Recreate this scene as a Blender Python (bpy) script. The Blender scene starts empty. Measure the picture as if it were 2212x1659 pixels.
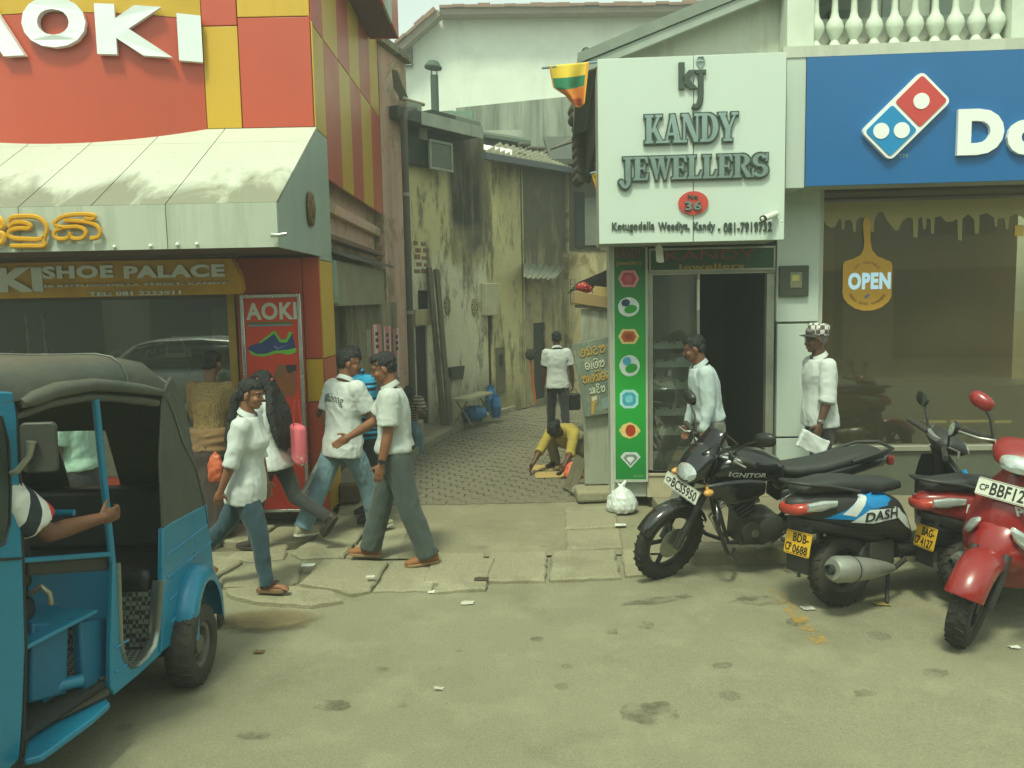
import bpy, bmesh, math, random
import numpy as np
from mathutils import Vector, Matrix, Euler, noise
random.seed(7)
SC = bpy.context.scene
COL = SC.collection
# ---------------------------------------------------------------- camera
FPX, CXP, CYP = 1790.0, 1106.0, 829.5          # photograph measured on a 2212 x 1659 grid
CAM = Vector((0, 0, 2.1))
PITCH, ROLL = math.atan(184.5 / FPX), 0.020
FWD = Vector((0, math.cos(PITCH), -math.sin(PITCH)))
_U0 = Vector((0, math.sin(PITCH), math.cos(PITCH))); _R0 = Vector((1, 0, 0))
RGT = math.cos(ROLL) * _R0 - math.sin(ROLL) * _U0
UPV = math.sin(ROLL) * _R0 + math.cos(ROLL) * _U0
cd = bpy.data.cameras.new('camera'); cam = bpy.data.objects.new('camera', cd); COL.objects.link(cam)
cd.sensor_width = 36; cd.lens = FPX / 2212 * 36; cd.clip_start = 0.05; cd.clip_end = 2000
cam.matrix_world = Matrix(((RGT.x, UPV.x, -FWD.x, CAM.x), (RGT.y, UPV.y, -FWD.y, CAM.y), (RGT.z, UPV.z, -FWD.z, CAM.z), (0, 0, 0, 1)))
SC.camera = cam
# ---------------------------------------------------------------- sky, sun, exposure
W = bpy.data.worlds.new('World'); SC.world = W; W.use_nodes = True
nt = W.node_tree; nt.nodes.clear()
sky = nt.nodes.new('ShaderNodeTexSky'); sky.sky_type = 'NISHITA'; sky.sun_disc = False
SUN_EL, SUN_AZ = math.radians(62), math.radians(200)      # azimuth: direction the sun stands in, from +Y clockwise
sky.sun_elevation = SUN_EL; sky.sun_rotation = SUN_AZ; sky.dust_density = 1.5; sky.air_density = 1.0; sky.ozone_density = 1.0
hs = nt.nodes.new('ShaderNodeHueSaturation'); hs.inputs['Saturation'].default_value = 0.16
tint = nt.nodes.new('ShaderNodeMix'); tint.data_type = 'RGBA'; tint.blend_type = 'MULTIPLY'; tint.inputs[0].default_value = 1
tint.inputs[7].default_value = (0.86, 1.0, 0.84, 1)
bg = nt.nodes.new('ShaderNodeBackground'); bg.inputs[1].default_value = 0.115
out = nt.nodes.new('ShaderNodeOutputWorld')
nt.links.new(sky.outputs[0], hs.inputs['Color']); nt.links.new(hs.outputs[0], tint.inputs[6])
nt.links.new(tint.outputs[2], bg.inputs[0]); nt.links.new(bg.outputs[0], out.inputs[0])
sd = bpy.data.lights.new('sun', 'SUN'); sun = bpy.data.objects.new('sun', sd); COL.objects.link(sun)
sd.energy = 1.5; sd.angle = math.radians(10); sd.color = (0.93, 1.0, 0.74)
_sdir = Vector((math.sin(SUN_AZ) * math.cos(SUN_EL), math.cos(SUN_AZ) * math.cos(SUN_EL), math.sin(SUN_EL)))
sun.rotation_euler = _sdir.to_track_quat('Z', 'Y').to_euler(); sun.location = _sdir * 40
vs = SC.view_settings; vs.view_transform = 'Standard'; vs.look = 'None'; vs.gamma = 1; vs.use_curve_mapping = False; vs.exposure = 1.2
HAZE = 0.008
SC.render.engine = 'CYCLES'; SC.cycles.use_denoising = True
SC.cycles.max_bounces = 6; SC.cycles.diffuse_bounces = 3; SC.cycles.glossy_bounces = 3; SC.cycles.transparent_max_bounces = 12
SC.cycles.sample_clamp_indirect = 4; SC.cycles.caustics_reflective = False; SC.cycles.caustics_refractive = False
# ---------------------------------------------------------------- pixel helpers (a pixel is only a direction)
def ray(x, y): return (FPX * FWD + (x - CXP) * RGT - (y - CYP) * UPV).normalized()
def onz(x, y, z=0.0):
    d = ray(x, y); return CAM + d * ((z - CAM.z) / d.z)
def ony(x, y, Y):
    d = ray(x, y); return CAM + d * ((Y - CAM.y) / d.y)
def onx(x, y, X):
    d = ray(x, y); return CAM + d * ((X - CAM.x) / d.x)
class Frame:
    """a wall plane: u runs along it, z is up, n comes out of it towards the street"""
    def __init__(s, O, U):
        s.O = Vector(O); s.U = Vector((U[0], U[1], 0)).normalized(); s.N = Vector((s.U.y, -s.U.x, 0)); s.Z = Vector((0, 0, 1))
    def p(s, u, z, n=0): return s.O + s.U * u + s.N * n + Vector((0, 0, z))
    def px(s, x, y, n=0):
        d = ray(x, y); o = s.O + s.N * n; t = (o - CAM).dot(s.N) / d.dot(s.N); q = CAM + d * t - s.O
        return q.dot(s.U), q.z
    def box(s, mb, u0, u1, z0, z1, n0, n1):
        mb.hexa([s.p(u0, z0, n1), s.p(u1, z0, n1), s.p(u1, z0, n0), s.p(u0, z0, n0), s.p(u0, z1, n1), s.p(u1, z1, n1), s.p(u1, z1, n0), s.p(u0, z1, n0)])
    def mat(s, u=0, z=0, n=0):                      # local x = U, y = Z, z = N
        o = s.p(u, z, n)
        return Matrix(((s.U.x, 0, s.N.x, o.x), (s.U.y, 0, s.N.y, o.y), (0, 1, 0, o.z), (0, 0, 0, 1)))
# ---------------------------------------------------------------- mesh builder
class MB:
    def __init__(s, M=None): s.v = []; s.f = []; s.mi = []; s.cur = 0; s.M = M
    def add(s, vs, fs):
        n = len(s.v)
        if s.M is not None: s.v += [tuple(s.M @ Vector(p)) for p in vs]
        else: s.v += [tuple(p) for p in vs]
        s.f += [tuple(n + i for i in f) for f in fs]; s.mi += [s.cur] * len(fs); return s
    def hexa(s, p): return s.add(p, [(3, 2, 1, 0), (4, 5, 6, 7), (0, 1, 5, 4), (1, 2, 6, 5), (2, 3, 7, 6), (3, 0, 4, 7)])
    def box(s, x0, x1, y0, y1, z0, z1):
        return s.hexa([(x0, y0, z0), (x1, y0, z0), (x1, y1, z0), (x0, y1, z0), (x0, y0, z1), (x1, y0, z1), (x1, y1, z1), (x0, y1, z1)])
    def cbox(s, c, size, rot=(0, 0, 0)):
        R = Euler(rot).to_matrix(); c = Vector(c); a, b, d = size[0] / 2, size[1] / 2, size[2] / 2
        return s.hexa([c + R @ Vector(q) for q in ((-a, -b, -d), (a, -b, -d), (a, b, -d), (-a, b, -d), (-a, -b, d), (a, -b, d), (a, b, d), (-a, b, d))])
    def bar(s, a, b, w, h, up=(0, 0, 1)):
        a = Vector(a); b = Vector(b); t = (b - a).normalized(); sd = t.cross(Vector(up)).normalized(); u = sd.cross(t)
        q = [sd * i * w / 2 + u * j * h / 2 for i, j in ((-1, -1), (1, -1), (1, 1), (-1, 1))]
        return s.hexa([a + q[0], b + q[0], b + q[1], a + q[1], a + q[3], b + q[3], b + q[2], a + q[2]])
    def prism(s, pts, d0, d1):                      # 2D outline in local xy (counter-clockwise), extruded along z; set M
        n = len(pts)
        return s.add([(x, y, d0) for x, y in pts] + [(x, y, d1) for x, y in pts],
                     [tuple(range(n - 1, -1, -1)), tuple(range(n, 2 * n))] + [(i, (i + 1) % n, n + (i + 1) % n, n + i) for i in range(n)])
    def loft(s, rings, cap=True, close=False):
        n = len(rings[0]); vs = [p for r in rings for p in r]; fs = []; m = len(rings)
        for k in range(m if close else m - 1):
            a, b = k * n, ((k + 1) % m) * n
            fs += [(a + i, a + (i + 1) % n, b + (i + 1) % n, b + i) for i in range(n)]
        if cap and not close: fs += [tuple(range(n - 1, -1, -1)), tuple(range((m - 1) * n, m * n))]
        return s.add(vs, fs)
    def tube(s, path, r, seg=10, cap=True, flat=None, up=None, close=False):
        P = [Vector(p) for p in path]; m = len(P); rings = []; ref = None
        for i in range(m):
            if close: t = (P[(i + 1) % m] - P[i - 1]).normalized()
            else: t = (P[min(i + 1, m - 1)] - P[max(i - 1, 0)]).normalized()
            if up is not None: ref = Vector(up)
            elif ref is None: ref = Vector((0, 0, 1)) if abs(t.z) < 0.9 else Vector((1, 0, 0))
            a = t.cross(ref)
            if a.length < 1e-4: a = t.cross(Vector((0.3, 0.9, 0.2)))
            a.normalize(); b = a.cross(t).normalized()
            if up is None: ref = b
            rr = r[i] if hasattr(r, '__len__') else r
            ra, rb = rr if hasattr(rr, '__len__') else (rr, rr * (flat or 1))
            rings.append([P[i] + a * ra * math.cos(k * 2 * math.pi / seg) + b * rb * math.sin(k * 2 * math.pi / seg) for k in range(seg)])
        rings = [rg[::-1] for rg in rings]
        return s.loft(rings, cap, close)
    def capsule(s, a, b, ra, rb, seg=12, hemi=4):
        a = Vector(a); b = Vector(b); t = (b - a).normalized() if (b - a).length > 1e-6 else Vector((0, 0, 1)); path = []; rad = []
        for k in range(hemi):
            q = math.pi / 2 * (1 - k / hemi); path.append(a - t * ra * math.sin(q)); rad.append(max(ra * math.cos(q), 1e-4))
        path += [a, b]; rad += [ra, rb]
        for k in range(1, hemi + 1):
            q = math.pi / 2 * k / hemi; path.append(b + t * rb * math.sin(q)); rad.append(max(rb * math.cos(q), 1e-4))
        return s.tube(path, rad, seg)
    def lathe(s, prof, O=(0, 0, 0), axis=(0, 0, 1), seg=20, cap=True):
        O = Vector(O); ax = Vector(axis).normalized(); a = ax.orthogonal().normalized(); b = ax.cross(a)
        return s.loft([[O + ax * h + (a * math.cos(2 * math.pi * k / seg) + b * math.sin(2 * math.pi * k / seg)) * max(r, 1e-4) for k in range(seg)] for r, h in prof], cap)
    def ell(s, c, r, R=None, nu=14, nv=9):
        c = Vector(c); R = R or Matrix.Identity(3); rings = []
        for j in range(1, nv):
            t = math.pi * j / nv
            rings.append([c + R @ Vector((r[0] * math.sin(t) * math.cos(2 * math.pi * i / nu), r[1] * math.sin(t) * math.sin(2 * math.pi * i / nu), -r[2] * math.cos(t))) for i in range(nu)])
        n = len(s.v); s.loft(rings, False); 
        bot, top = c + R @ Vector((0, 0, -r[2])), c + R @ Vector((0, 0, r[2])); m = (nv - 2) * nu
        return s.add(rings[0] + rings[-1] + [bot, top], [(2 * nu, (i + 1) % nu, i) for i in range(nu)] + [(2 * nu + 1, nu + i, nu + (i + 1) % nu) for i in range(nu)])
    def torus(s, c, axis, R, r, seg=36, sec=10, flat=1.0):
        c = Vector(c); ax = Vector(axis).normalized(); a = ax.orthogonal().normalized(); b = ax.cross(a); rings = []
        for k in range(seg):
            d = a * math.cos(2 * math.pi * k / seg) + b * math.sin(2 * math.pi * k / seg)
            rings.append([c + d * (R + r * math.cos(2 * math.pi * i / sec)) + ax * r * flat * math.sin(2 * math.pi * i / sec) for i in range(sec)])
        return s.loft(rings, False, True)
    def sheet(s, g):
        m, n = len(g), len(g[0]); return s.add([p for r in g for p in r], [(i * n + j, i * n + j + 1, (i + 1) * n + j + 1, (i + 1) * n + j) for i in range(m - 1) for j in range(n - 1)])
    def slab(s, g, th):                              # closed sheet of thickness th (vector)
        m, n = len(g), len(g[0]); th = Vector(th); N = m * n
        v = [Vector(p) for r in g for p in r]; fs = []
        for i in range(m - 1):
            for j in range(n - 1):
                q = (i * n + j, i * n + j + 1, (i + 1) * n + j + 1, (i + 1) * n + j); fs += [q, tuple(N + k for k in q[::-1])]
        rim = [j for j in range(n)] + [i * n + n - 1 for i in range(1, m)] + [(m - 1) * n + j for j in range(n - 2, -1, -1)] + [i * n for i in range(m - 2, 0, -1)]
        for k in range(len(rim)):
            a, b = rim[k], rim[(k + 1) % len(rim)]; fs.append((b, a, N + a, N + b))
        return s.add(v + [p + th for p in v], fs)
    def build(s, name, mats=None, parent=None, smooth=None, bevel=0, seg=2, fix=True):
        me = bpy.data.meshes.new(name); me.from_pydata(s.v, [], s.f)
        if fix:
            bm = bmesh.new(); bm.from_mesh(me); bmesh.ops.recalc_face_normals(bm, faces=bm.faces); bm.to_mesh(me); bm.free()
        for m in (mats if isinstance(mats, (list, tuple)) else [mats]):
            if m: me.materials.append(m)
        if isinstance(mats, (list, tuple)): me.polygons.foreach_set('material_index', s.mi)
        return link(name, me, parent, smooth, bevel, seg)
def link(name, me, parent=None, smooth=None, bevel=0, seg=2):
    if smooth is not None:
        me.shade_smooth()
        if smooth < 3: me.set_sharp_from_angle(angle=smooth)
    o = bpy.data.objects.new(name, me); COL.objects.link(o)
    if parent is not None: attach(o, parent)
    if bevel:
        b = o.modifiers.new('bevel', 'BEVEL'); b.width = bevel; b.segments = seg; b.limit_method = 'ANGLE'; b.angle_limit = 0.6
        b.harden_normals = False
        if smooth is None:
            me.shade_smooth(); me.set_sharp_from_angle(angle=0.9)
    return o
WORLDT = set()
def attach(o, parent):
    """parts of a thing without a turn of its own are given in world coordinates, else in the thing's own space"""
    o.parent = parent
    if parent.name in WORLDT: o.matrix_parent_inverse = Matrix.Translation(-Vector(parent.location))
def thing(name, label, cat, loc=(0, 0, 0), group=None, rz=None, rot=None, scale=None):
    """Empty at the thing's base. rz/rot None: parts are given in world coordinates; else in local ones."""
    o = bpy.data.objects.new(name, None); COL.objects.link(o); o.location = loc; o.empty_display_size = 0.1
    o['label'] = label; o['category'] = cat
    if group: o['group'] = group
    if rz is None and rot is None:
        WORLDT.add(o.name)
    else:
        o.rotation_euler = rot if rot is not None else (0, 0, rz)
        if scale: o.scale = (scale,) * 3
    return o
def tag(o, label=None, cat=None, group=None, kind=None):
    if label: o['label'] = label
    if cat: o['category'] = cat
    if group: o['group'] = group
    if kind: o['kind'] = kind
    return o
# ---------------------------------------------------------------- materials
def S(r, g, b): return tuple(((c / 255) / 12.92 if c / 255 <= 0.04045 else ((c / 255 + 0.055) / 1.055) ** 2.4) for c in (r, g, b))
class NT:
    def __init__(s, name):
        s.m = bpy.data.materials.new(name); s.m.use_nodes = True; s.t = s.m.node_tree; s.b = s.t.nodes['Principled BSDF']; s.out = s.t.nodes['Material Output']
    def n(s, typ, **k):
        o = s.t.nodes.new('ShaderNode' + typ)
        for a, v in k.items():
            if a.startswith('_'): setattr(o, a[1:], v)
            else:
                key = int(a[1:]) if a[0] == 'i' and a[1:].isdigit() else a.replace('__', ' ')
                s.set(o.inputs[key], v)
        return o
    def set(s, sock, v):
        if isinstance(v, bpy.types.NodeSocket): s.t.links.new(v, sock)
        elif isinstance(v, bpy.types.Node): s.t.links.new(v.outputs[0], sock)
        else:
            if hasattr(sock.default_value, '__len__') and hasattr(v, '__len__') and len(v) == 3 and len(sock.default_value) == 4: v = (*v, 1)
            sock.default_value = v
    def coord(s, scale=(1, 1, 1), rot=(0, 0, 0), loc=(0, 0, 0), which='Object'):
        tc = s.n('TexCoord'); mp = s.n('Mapping'); s.t.links.new(tc.outputs[which], mp.inputs[0])
        mp.inputs['Scale'].default_value = scale; mp.inputs['Rotation'].default_value = rot; mp.inputs['Location'].default_value = loc; return mp.outputs[0]
    def noise(s, scale, detail=4, rough=0.55, vec=None, dist=0.0):
        o = s.n('TexNoise'); o.inputs['Scale'].default_value = scale; o.inputs['Detail'].default_value = detail; o.inputs['Roughness'].default_value = rough; o.inputs['Distortion'].default_value = dist
        s.t.links.new(vec if vec is not None else s.coord(), o.inputs['Vector']); return o.outputs[0]
    def ramp(s, fac, stops):
        o = s.n('ValToRGB'); s.t.links.new(fac, o.inputs[0]); e = o.color_ramp.elements
        while len(e) > len(stops): e.remove(e[-1])
        while len(e) < len(stops): e.new(1)
        for k, (p, c) in enumerate(stops):
            e[k].position = p; c = (c, c, c) if not hasattr(c, '__len__') else c; e[k].color = (*c, 1)
        return o.outputs[0]
    def mix(s, fac, a, b, blend='MIX'):
        o = s.n('Mix', _data_type='RGBA', _blend_type=blend); s.set(o.inputs[0], fac); s.set(o.inputs[6], a); s.set(o.inputs[7], b); return o.outputs[2]
    def math(s, op, a, b=0.0, c=None):
        o = s.n('Math', _operation=op); s.set(o.inputs[0], a); s.set(o.inputs[1], b)
        if c is not None: s.set(o.inputs[2], c)
        return o.outputs[0]
    def sep(s, vec):
        o = s.n('SeparateXYZ'); s.t.links.new(vec, o.inputs[0]); return o.outputs
    def bump(s, h, strength=0.3, dist=0.01):
        o = s.n('Bump'); o.inputs['Strength'].default_value = strength; o.inputs['Distance'].default_value = dist; s.t.links.new(h, o.inputs['Height']); s.t.links.new(o.outputs[0], s.b.inputs['Normal'])
    def done(s, col=None, rough=0.6, metal=0.0, **k):
        if col is not None: s.set(s.b.inputs['Base Color'], col)
        s.set(s.b.inputs['Roughness'], rough); s.set(s.b.inputs['Metallic'], metal)
        for a, v in k.items(): s.set(s.b.inputs[a.replace('__', ' ')], v)
        return s.m
_MC = {}
def pm(name, col, rough=0.6, metal=0.0, var=0.25, scale=6.0, bump=0.0, bscale=40.0, dirt=None, dirt_amt=0.5, dirt_scale=2.5, coat=0.0, **k):
    """plain surface: colour with uneven tone, optional blotchy dirt and fine relief"""
    if name in _MC: return _MC[name]
    t = NT(name); c = t.mix(t.noise(scale, 5), tuple(x * (1 - var) for x in col), tuple(min(1, x * (1 + var)) for x in col))
    if dirt is not None: c = t.mix(t.ramp(t.noise(dirt_scale, 6, 0.65), [(0.5 - 0.12, 0), (0.5 + 0.25, dirt_amt)]), c, dirt)
    if bump: t.bump(t.noise(bscale, 5, 0.6), bump, 0.02)
    r = t.math('ADD', t.math('MULTIPLY', t.noise(scale * 2.3, 3), 0.2), rough - 0.1)
    if coat: k['Coat__Weight'] = coat; k['Coat__Roughness'] = 0.08
    _MC[name] = t.done(c, r, metal, **k); return _MC[name]
def stained(name, base, dark, amt=0.8, streak=(5, 5, 0.5), lo=0.42, hi=0.62, under=None, under_amt=0.6, patch=None, rough=0.85, bump=0.35, zfade=None):
    """plaster with vertical streaks of black mould; zfade=(z0,z1): streaks grow from z0 up to z1 (they start at the eaves)"""
    if name in _MC: return _MC[name]
    t = NT(name)
    c = t.mix(t.noise(1.7, 6, 0.6), tuple(x * 0.8 for x in base), tuple(min(1, x * 1.12) for x in base))
    if patch is not None: c = t.mix(t.ramp(t.noise(1.1, 8, 0.7, dist=0.6), [(0.52, 0), (0.56, 1)]), c, patch)
    if under is not None: c = t.mix(t.ramp(t.noise(3.1, 8, 0.7), [(0.5, 0), (0.64, under_amt)]), c, under)
    st = t.noise(1.0, 7, 0.68, t.coord(streak), 0.3)
    f = t.ramp(st, [(lo, 0), (hi, amt)])
    if zfade:
        z = t.sep(t.coord())[2]; g = t.n('MapRange', Value=z); g.inputs[1].default_value = zfade[0]; g.inputs[2].default_value = zfade[1]
        f = t.ramp(t.math('ADD', st, t.math('MULTIPLY', t.math('SUBTRACT', g.outputs[0], 0.5), 0.5)), [(lo, 0), (hi, amt)])
    c = t.mix(f, c, dark)
    t.bump(t.noise(14, 8, 0.65), bump, 0.03)
    _MC[name] = t.done(c, rough); return _MC[name]
def glass_mat(name, tintc=(0.9, 0.95, 0.9), refl=0.10, rough=0.02, dust=0.06, veil_col=(.5, .5, .4)):
    if name in _MC: return _MC[name]
    t = NT(name); tr = t.n('BsdfTransparent'); tr.inputs[0].default_value = (*tintc, 1); gl = t.n('BsdfGlossy'); gl.inputs['Roughness'].default_value = rough
    fr = t.n('Fresnel'); fr.inputs[0].default_value = 1.5; mx = t.n('MixShader')
    t.t.links.new(t.math('ADD', t.math('MULTIPLY', fr.outputs[0], 0.7), refl), mx.inputs[0]); t.t.links.new(tr.outputs[0], mx.inputs[1]); t.t.links.new(gl.outputs[0], mx.inputs[2])
    df = t.n('BsdfDiffuse'); df.inputs[0].default_value = (*veil_col, 1); m2 = t.n('MixShader'); t.t.links.new(t.math('MULTIPLY', t.ramp(t.noise(1.6, 6, .6), [(.3, .6), (.7, 1.2)]), dust), m2.inputs[0]); t.t.links.new(mx.outputs[0], m2.inputs[1]); t.t.links.new(df.outputs[0], m2.inputs[2])  # uneven diffuse veil mixed in to lift the blacks behind the panes
    t.t.links.new(m2.outputs[0], t.out.inputs[0]); _MC[name] = t.m; return t.m
def emit_mat(name, col, strength):
    if name in _MC: return _MC[name]
    t = NT(name); _MC[name] = t.done(col, 0.5, **{'Emission__Color': col, 'Emission__Strength': strength}); return _MC[name]
# ---------------------------------------------------------------- lettering
_TC = {}
def glyphs(s, bold=0.0, shear=0.0, res=4):
    """flat, extruded lettering normalised to a unit box: verts (u 0..1, v 0..1, d -1..1), faces, aspect"""
    key = (s, bold, shear)
    if key in _TC: return _TC[key]
    cu = bpy.data.curves.new('t', 'FONT'); cu.body = s; cu.offset = bold; cu.shear = shear; cu.extrude = 0.1; cu.resolution_u = res; cu.space_character = 1 + bold * 2.2
    ob = bpy.data.objects.new('t', cu); me = bpy.data.meshes.new_from_object(ob)
    v = np.array([p.co[:] for p in me.vertices]); f = [tuple(p.vertices) for p in me.polygons]
    bpy.data.objects.remove(ob); bpy.data.curves.remove(cu); bpy.data.meshes.remove(me)
    lo, hi = v.min(0), v.max(0); w = hi - lo
    v = (v - lo) / np.maximum(w, 1e-6); v[:, 2] = v[:, 2] * 2 - 1
    _TC[key] = (v, f, w[0] / w[1]); return _TC[key]
def text(mb, s, M, x0, x1, y0, y1, d0=0.0, d1=0.01, bold=0.0, shear=0.0, fn=None):
    """lettering filling the box x0..x1, y0..y1 of the local plane M, between depths d0 and d1"""
    v, f, _ = glyphs(s, bold, shear)
    pts = [(x0 + a * (x1 - x0), y0 + b * (y1 - y0), d0 + (c + 1) / 2 * (d1 - d0)) for a, b, c in v]
    if fn: pts = [fn(*p) for p in pts]
    old = mb.M; mb.M = M; mb.add(pts, f); mb.M = old
def ribbon(mb, M, strokes, w, d0, d1, x0, x1, y0, y1):
    """brush lettering: strokes are polylines in a unit box, smoothed and given a flat section"""
    old = mb.M; mb.M = M
    for st in strokes:
        P = [Vector((x0 + a * (x1 - x0), y0 + b * (y1 - y0), (d0 + d1) / 2)) for a, b in st]
        Q = []
        for i in range(len(P) - 1):
            p0, p1, p2, p3 = P[max(i - 1, 0)], P[i], P[i + 1], P[min(i + 2, len(P) - 1)]
            for k in range(5):
                t = k / 5; Q.append(0.5 * ((2 * p1) + (p2 - p0) * t + (2 * p0 - 5 * p1 + 4 * p2 - p3) * t * t + (3 * p1 - p0 - 3 * p2 + p3) * t ** 3))
        Q.append(P[-1]); mb.tube(Q, [(w / 2, (d1 - d0) / 2)] * len(Q), 6, up=(0, 0, 1))
    mb.M = old
# ================================================================ GROUND
def struct(name, mb, mats, **k): return tag(mb.build(name, mats, None, **k), kind='structure')
def ground_mat(name, base, dark, light, scale, spots=0.0, crack=0.0, bump=0.5):
    t = NT(name)
    c = t.mix(t.noise(0.7, 6, 0.6), tuple(x * 0.82 for x in base), tuple(x * 1.15 for x in base))
    c = t.mix(t.ramp(t.noise(2.3, 7, 0.65), [(0.5, 0), (0.72, 0.55)]), c, light)
    c = t.mix(t.ramp(t.noise(1.3, 8, 0.7, t.coord((1, 1, 1), loc=(7, 3, 0))), [(0.53, 0), (0.70, 0.6)]), c, dark)
    if spots:
        vo = t.n('TexVoronoi'); vo.inputs['Scale'].default_value = 3.6; t.set(vo.inputs['Vector'], t.coord((1, 1.0, 1)))
        sz = t.noise(1.7, 3); rad = t.math('MULTIPLY', t.math('POWER', t.n('SeparateColor', Color=vo.outputs['Color']).outputs[0], 3.0), 0.30)
        c = t.mix(t.math('MULTIPLY', t.math('SMOOTH_MIN', t.math('MAXIMUM', t.math('MULTIPLY', t.math('SUBTRACT', rad, t.math('ADD', vo.outputs['Distance'], t.math('MULTIPLY', t.noise(14, 3), 0.06))), 40.0), 0.0), 1.0, 0.1), spots), c, tuple(x * 0.35 for x in base))
    g = t.noise(scale, 3, 0.7); c = t.mix(t.ramp(g, [(.36, 0), (.66, .4)]), c, tuple(x * 0.5 for x in base))
    c = t.mix(t.ramp(t.noise(scale * 1.7, 2, 0.5), [(0.55, 0), (0.68, 0.5)]), c, light)
    if crack:
        v2 = t.n('TexVoronoi', _feature='DISTANCE_TO_EDGE'); v2.inputs['Scale'].default_value = 0.9; t.set(v2.inputs['Vector'], t.mix(0.12, t.coord(), t.n('TexNoise', Scale=3.0).outputs[1]))
        c = t.mix(t.math('MULTIPLY', t.ramp(v2.outputs['Distance'], [(0, 1), (0.012, 0)]), crack), c, dark)
    t.bump(t.math('ADD', g, t.math('MULTIPLY', t.noise(9, 6), 1.5)), bump, 0.006)
    return t.done(c, 0.88)
M_ROAD = ground_mat('asphalt', S(134, 130, 104), S(104, 100, 80), S(162, 158, 128), 70, spots=0.45)
M_EARTH = pm('earth', S(110, 95, 70), 0.95, var=0.3)
M_SLAB = ground_mat('slab_concrete', S(146, 140, 112), S(92, 88, 68), S(180, 174, 144), 60, crack=0.0, bump=0.7)
M_CONC = ground_mat('mouth_concrete', S(136, 130, 102), S(98, 94, 74), S(164, 156, 128), 70, spots=0.4)
M_PAVE = ground_mat('pavement', S(132, 124, 100), S(86, 80, 62), S(164, 156, 130), 60, spots=0.5)
M_PAVER = ground_mat('paver', S(116, 110, 90), S(80, 76, 62), S(142, 136, 112), 70)
M_GAP = pm('joint_dirt', S(98, 92, 72), 0.95, var=0.4, scale=12, bump=0.5)
mb = MB(); mb.add([(-60, -40, -0.1), (60, -40, -0.1), (60, 80, -0.1), (-60, 80, -0.1)], [(0, 1, 2, 3)]); struct('ground', mb, M_EARTH)
# road: one sheet, gently uneven near the kerb
xs = [-40, -15] + [-8 + 0.25 * k for k in range(65)] + [15, 40]; ys = [-25, -8, 0] + [1.5 + 0.18 * k for k in range(31)]
def hroad(x, y):
    return 0.012 * noise.noise(Vector((x * 0.6, y * 0.6, 0))) if y > 0 else 0
mb = MB(); mb.sheet([[(x, y, hroad(x, y)) for x in xs] for y in ys]); struct('road', mb, M_ROAD, smooth=3.2)
# alley mouth and alley bed
KERB_L, KERB_R = 6.02, 6.28
ALX = [(-1.95, 8.0), (-1.45, 10.2), (-1.14, 11.9), (-0.79, 13.35), (-0.05, 15.05), (0.68, 16.45), (1.6, 18.2)]      # left kerb of the alley
def alley_left(y):
    for (x0, y0), (x1, y1) in zip(ALX, ALX[1:]):
        if y <= y1: return x0 + (x1 - x0) * (y - y0) / (y1 - y0)
    return ALX[-1][0]
mb = MB(); g = []
for k in range(24):
    y = 6.55 + k * 0.09; g.append([(-1.25 + 3.35 * i / 24 + (0 if y < 7.6 else 0), y, 0.018 + 0.01 * noise.noise(Vector((i * 0.5, k * 0.5, 2)))) for i in range(25)])
mb.sheet(g); struct('alley_mouth', mb, M_CONC, smooth=3.2)
mb = MB(); mb.add([(-2.3, 8.3, 0.012), (2.2, 8.3, 0.012), (3.4, 19, 0.012), (-0.5, 19, 0.012)], [(0, 1, 2, 3)])
path = struct('alley_path', mb, M_GAP)
# interlocking pavers
pv = MB(); pw, pl = 0.092, 0.192
zig = [(-pl / 2, -pw / 2), (-pl / 6, -pw / 2 + 0.012), (pl / 6, -pw / 2 - 0.006), (pl / 2, -pw / 2), (pl / 2 - 0.01, 0), (pl / 2, pw / 2), (pl / 6, pw / 2 - 0.006), (-pl / 6, pw / 2 + 0.012), (-pl / 2, pw / 2), (-pl / 2 - 0.01, 0)]
n = len(zig); c9 = 0.95
pv.add([(x, y, -0.03) for x, y in zig] + [(x, y, 0.0) for x, y in zig] + [(x * .975, y * .95, 0.004) for x, y in zig],
       [(i, (i + 1) % n, n + (i + 1) % n, n + i) for i in range(n)] + [(n + i, n + (i + 1) % n, 2 * n + (i + 1) % n, 2 * n + i) for i in range(n)] + [tuple(range(2 * n, 3 * n))])
pme = bpy.data.meshes.new('paver'); pme.from_pydata(pv.v, [], pv.f); pme.materials.append(M_PAVER)
cnt = 0; far = MB()
row = 0; y = 8.34
while y < 17.6:
    x = alley_left(y) + 0.06 + (0.1 if row % 2 else 0)
    while x < (1.15 if y < 10 else 1.15 + (y - 10) * 0.17):
        dz = 0.014 + random.uniform(-0.004, 0.005); rr = random.uniform(-0.02, 0.02)
        if cnt < 299:
            o = bpy.data.objects.new('paver', pme); COL.objects.link(o); o.parent = path; o.location = (x, y, dz + 0.012); o.rotation_euler = (random.uniform(-.015, .015), random.uniform(-.01, .01), rr); cnt += 1
        else:
            far.M = Matrix.Translation((x, y, dz + 0.012)) @ Matrix.Rotation(rr, 4, 'Z'); far.add(pv.v, pv.f)
        x += 0.204
    y += 0.1035; row += 1
far.M = None; o = far.build('pavers', M_PAVER, path, fix=False); tag(o, kind='stuff')
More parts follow.
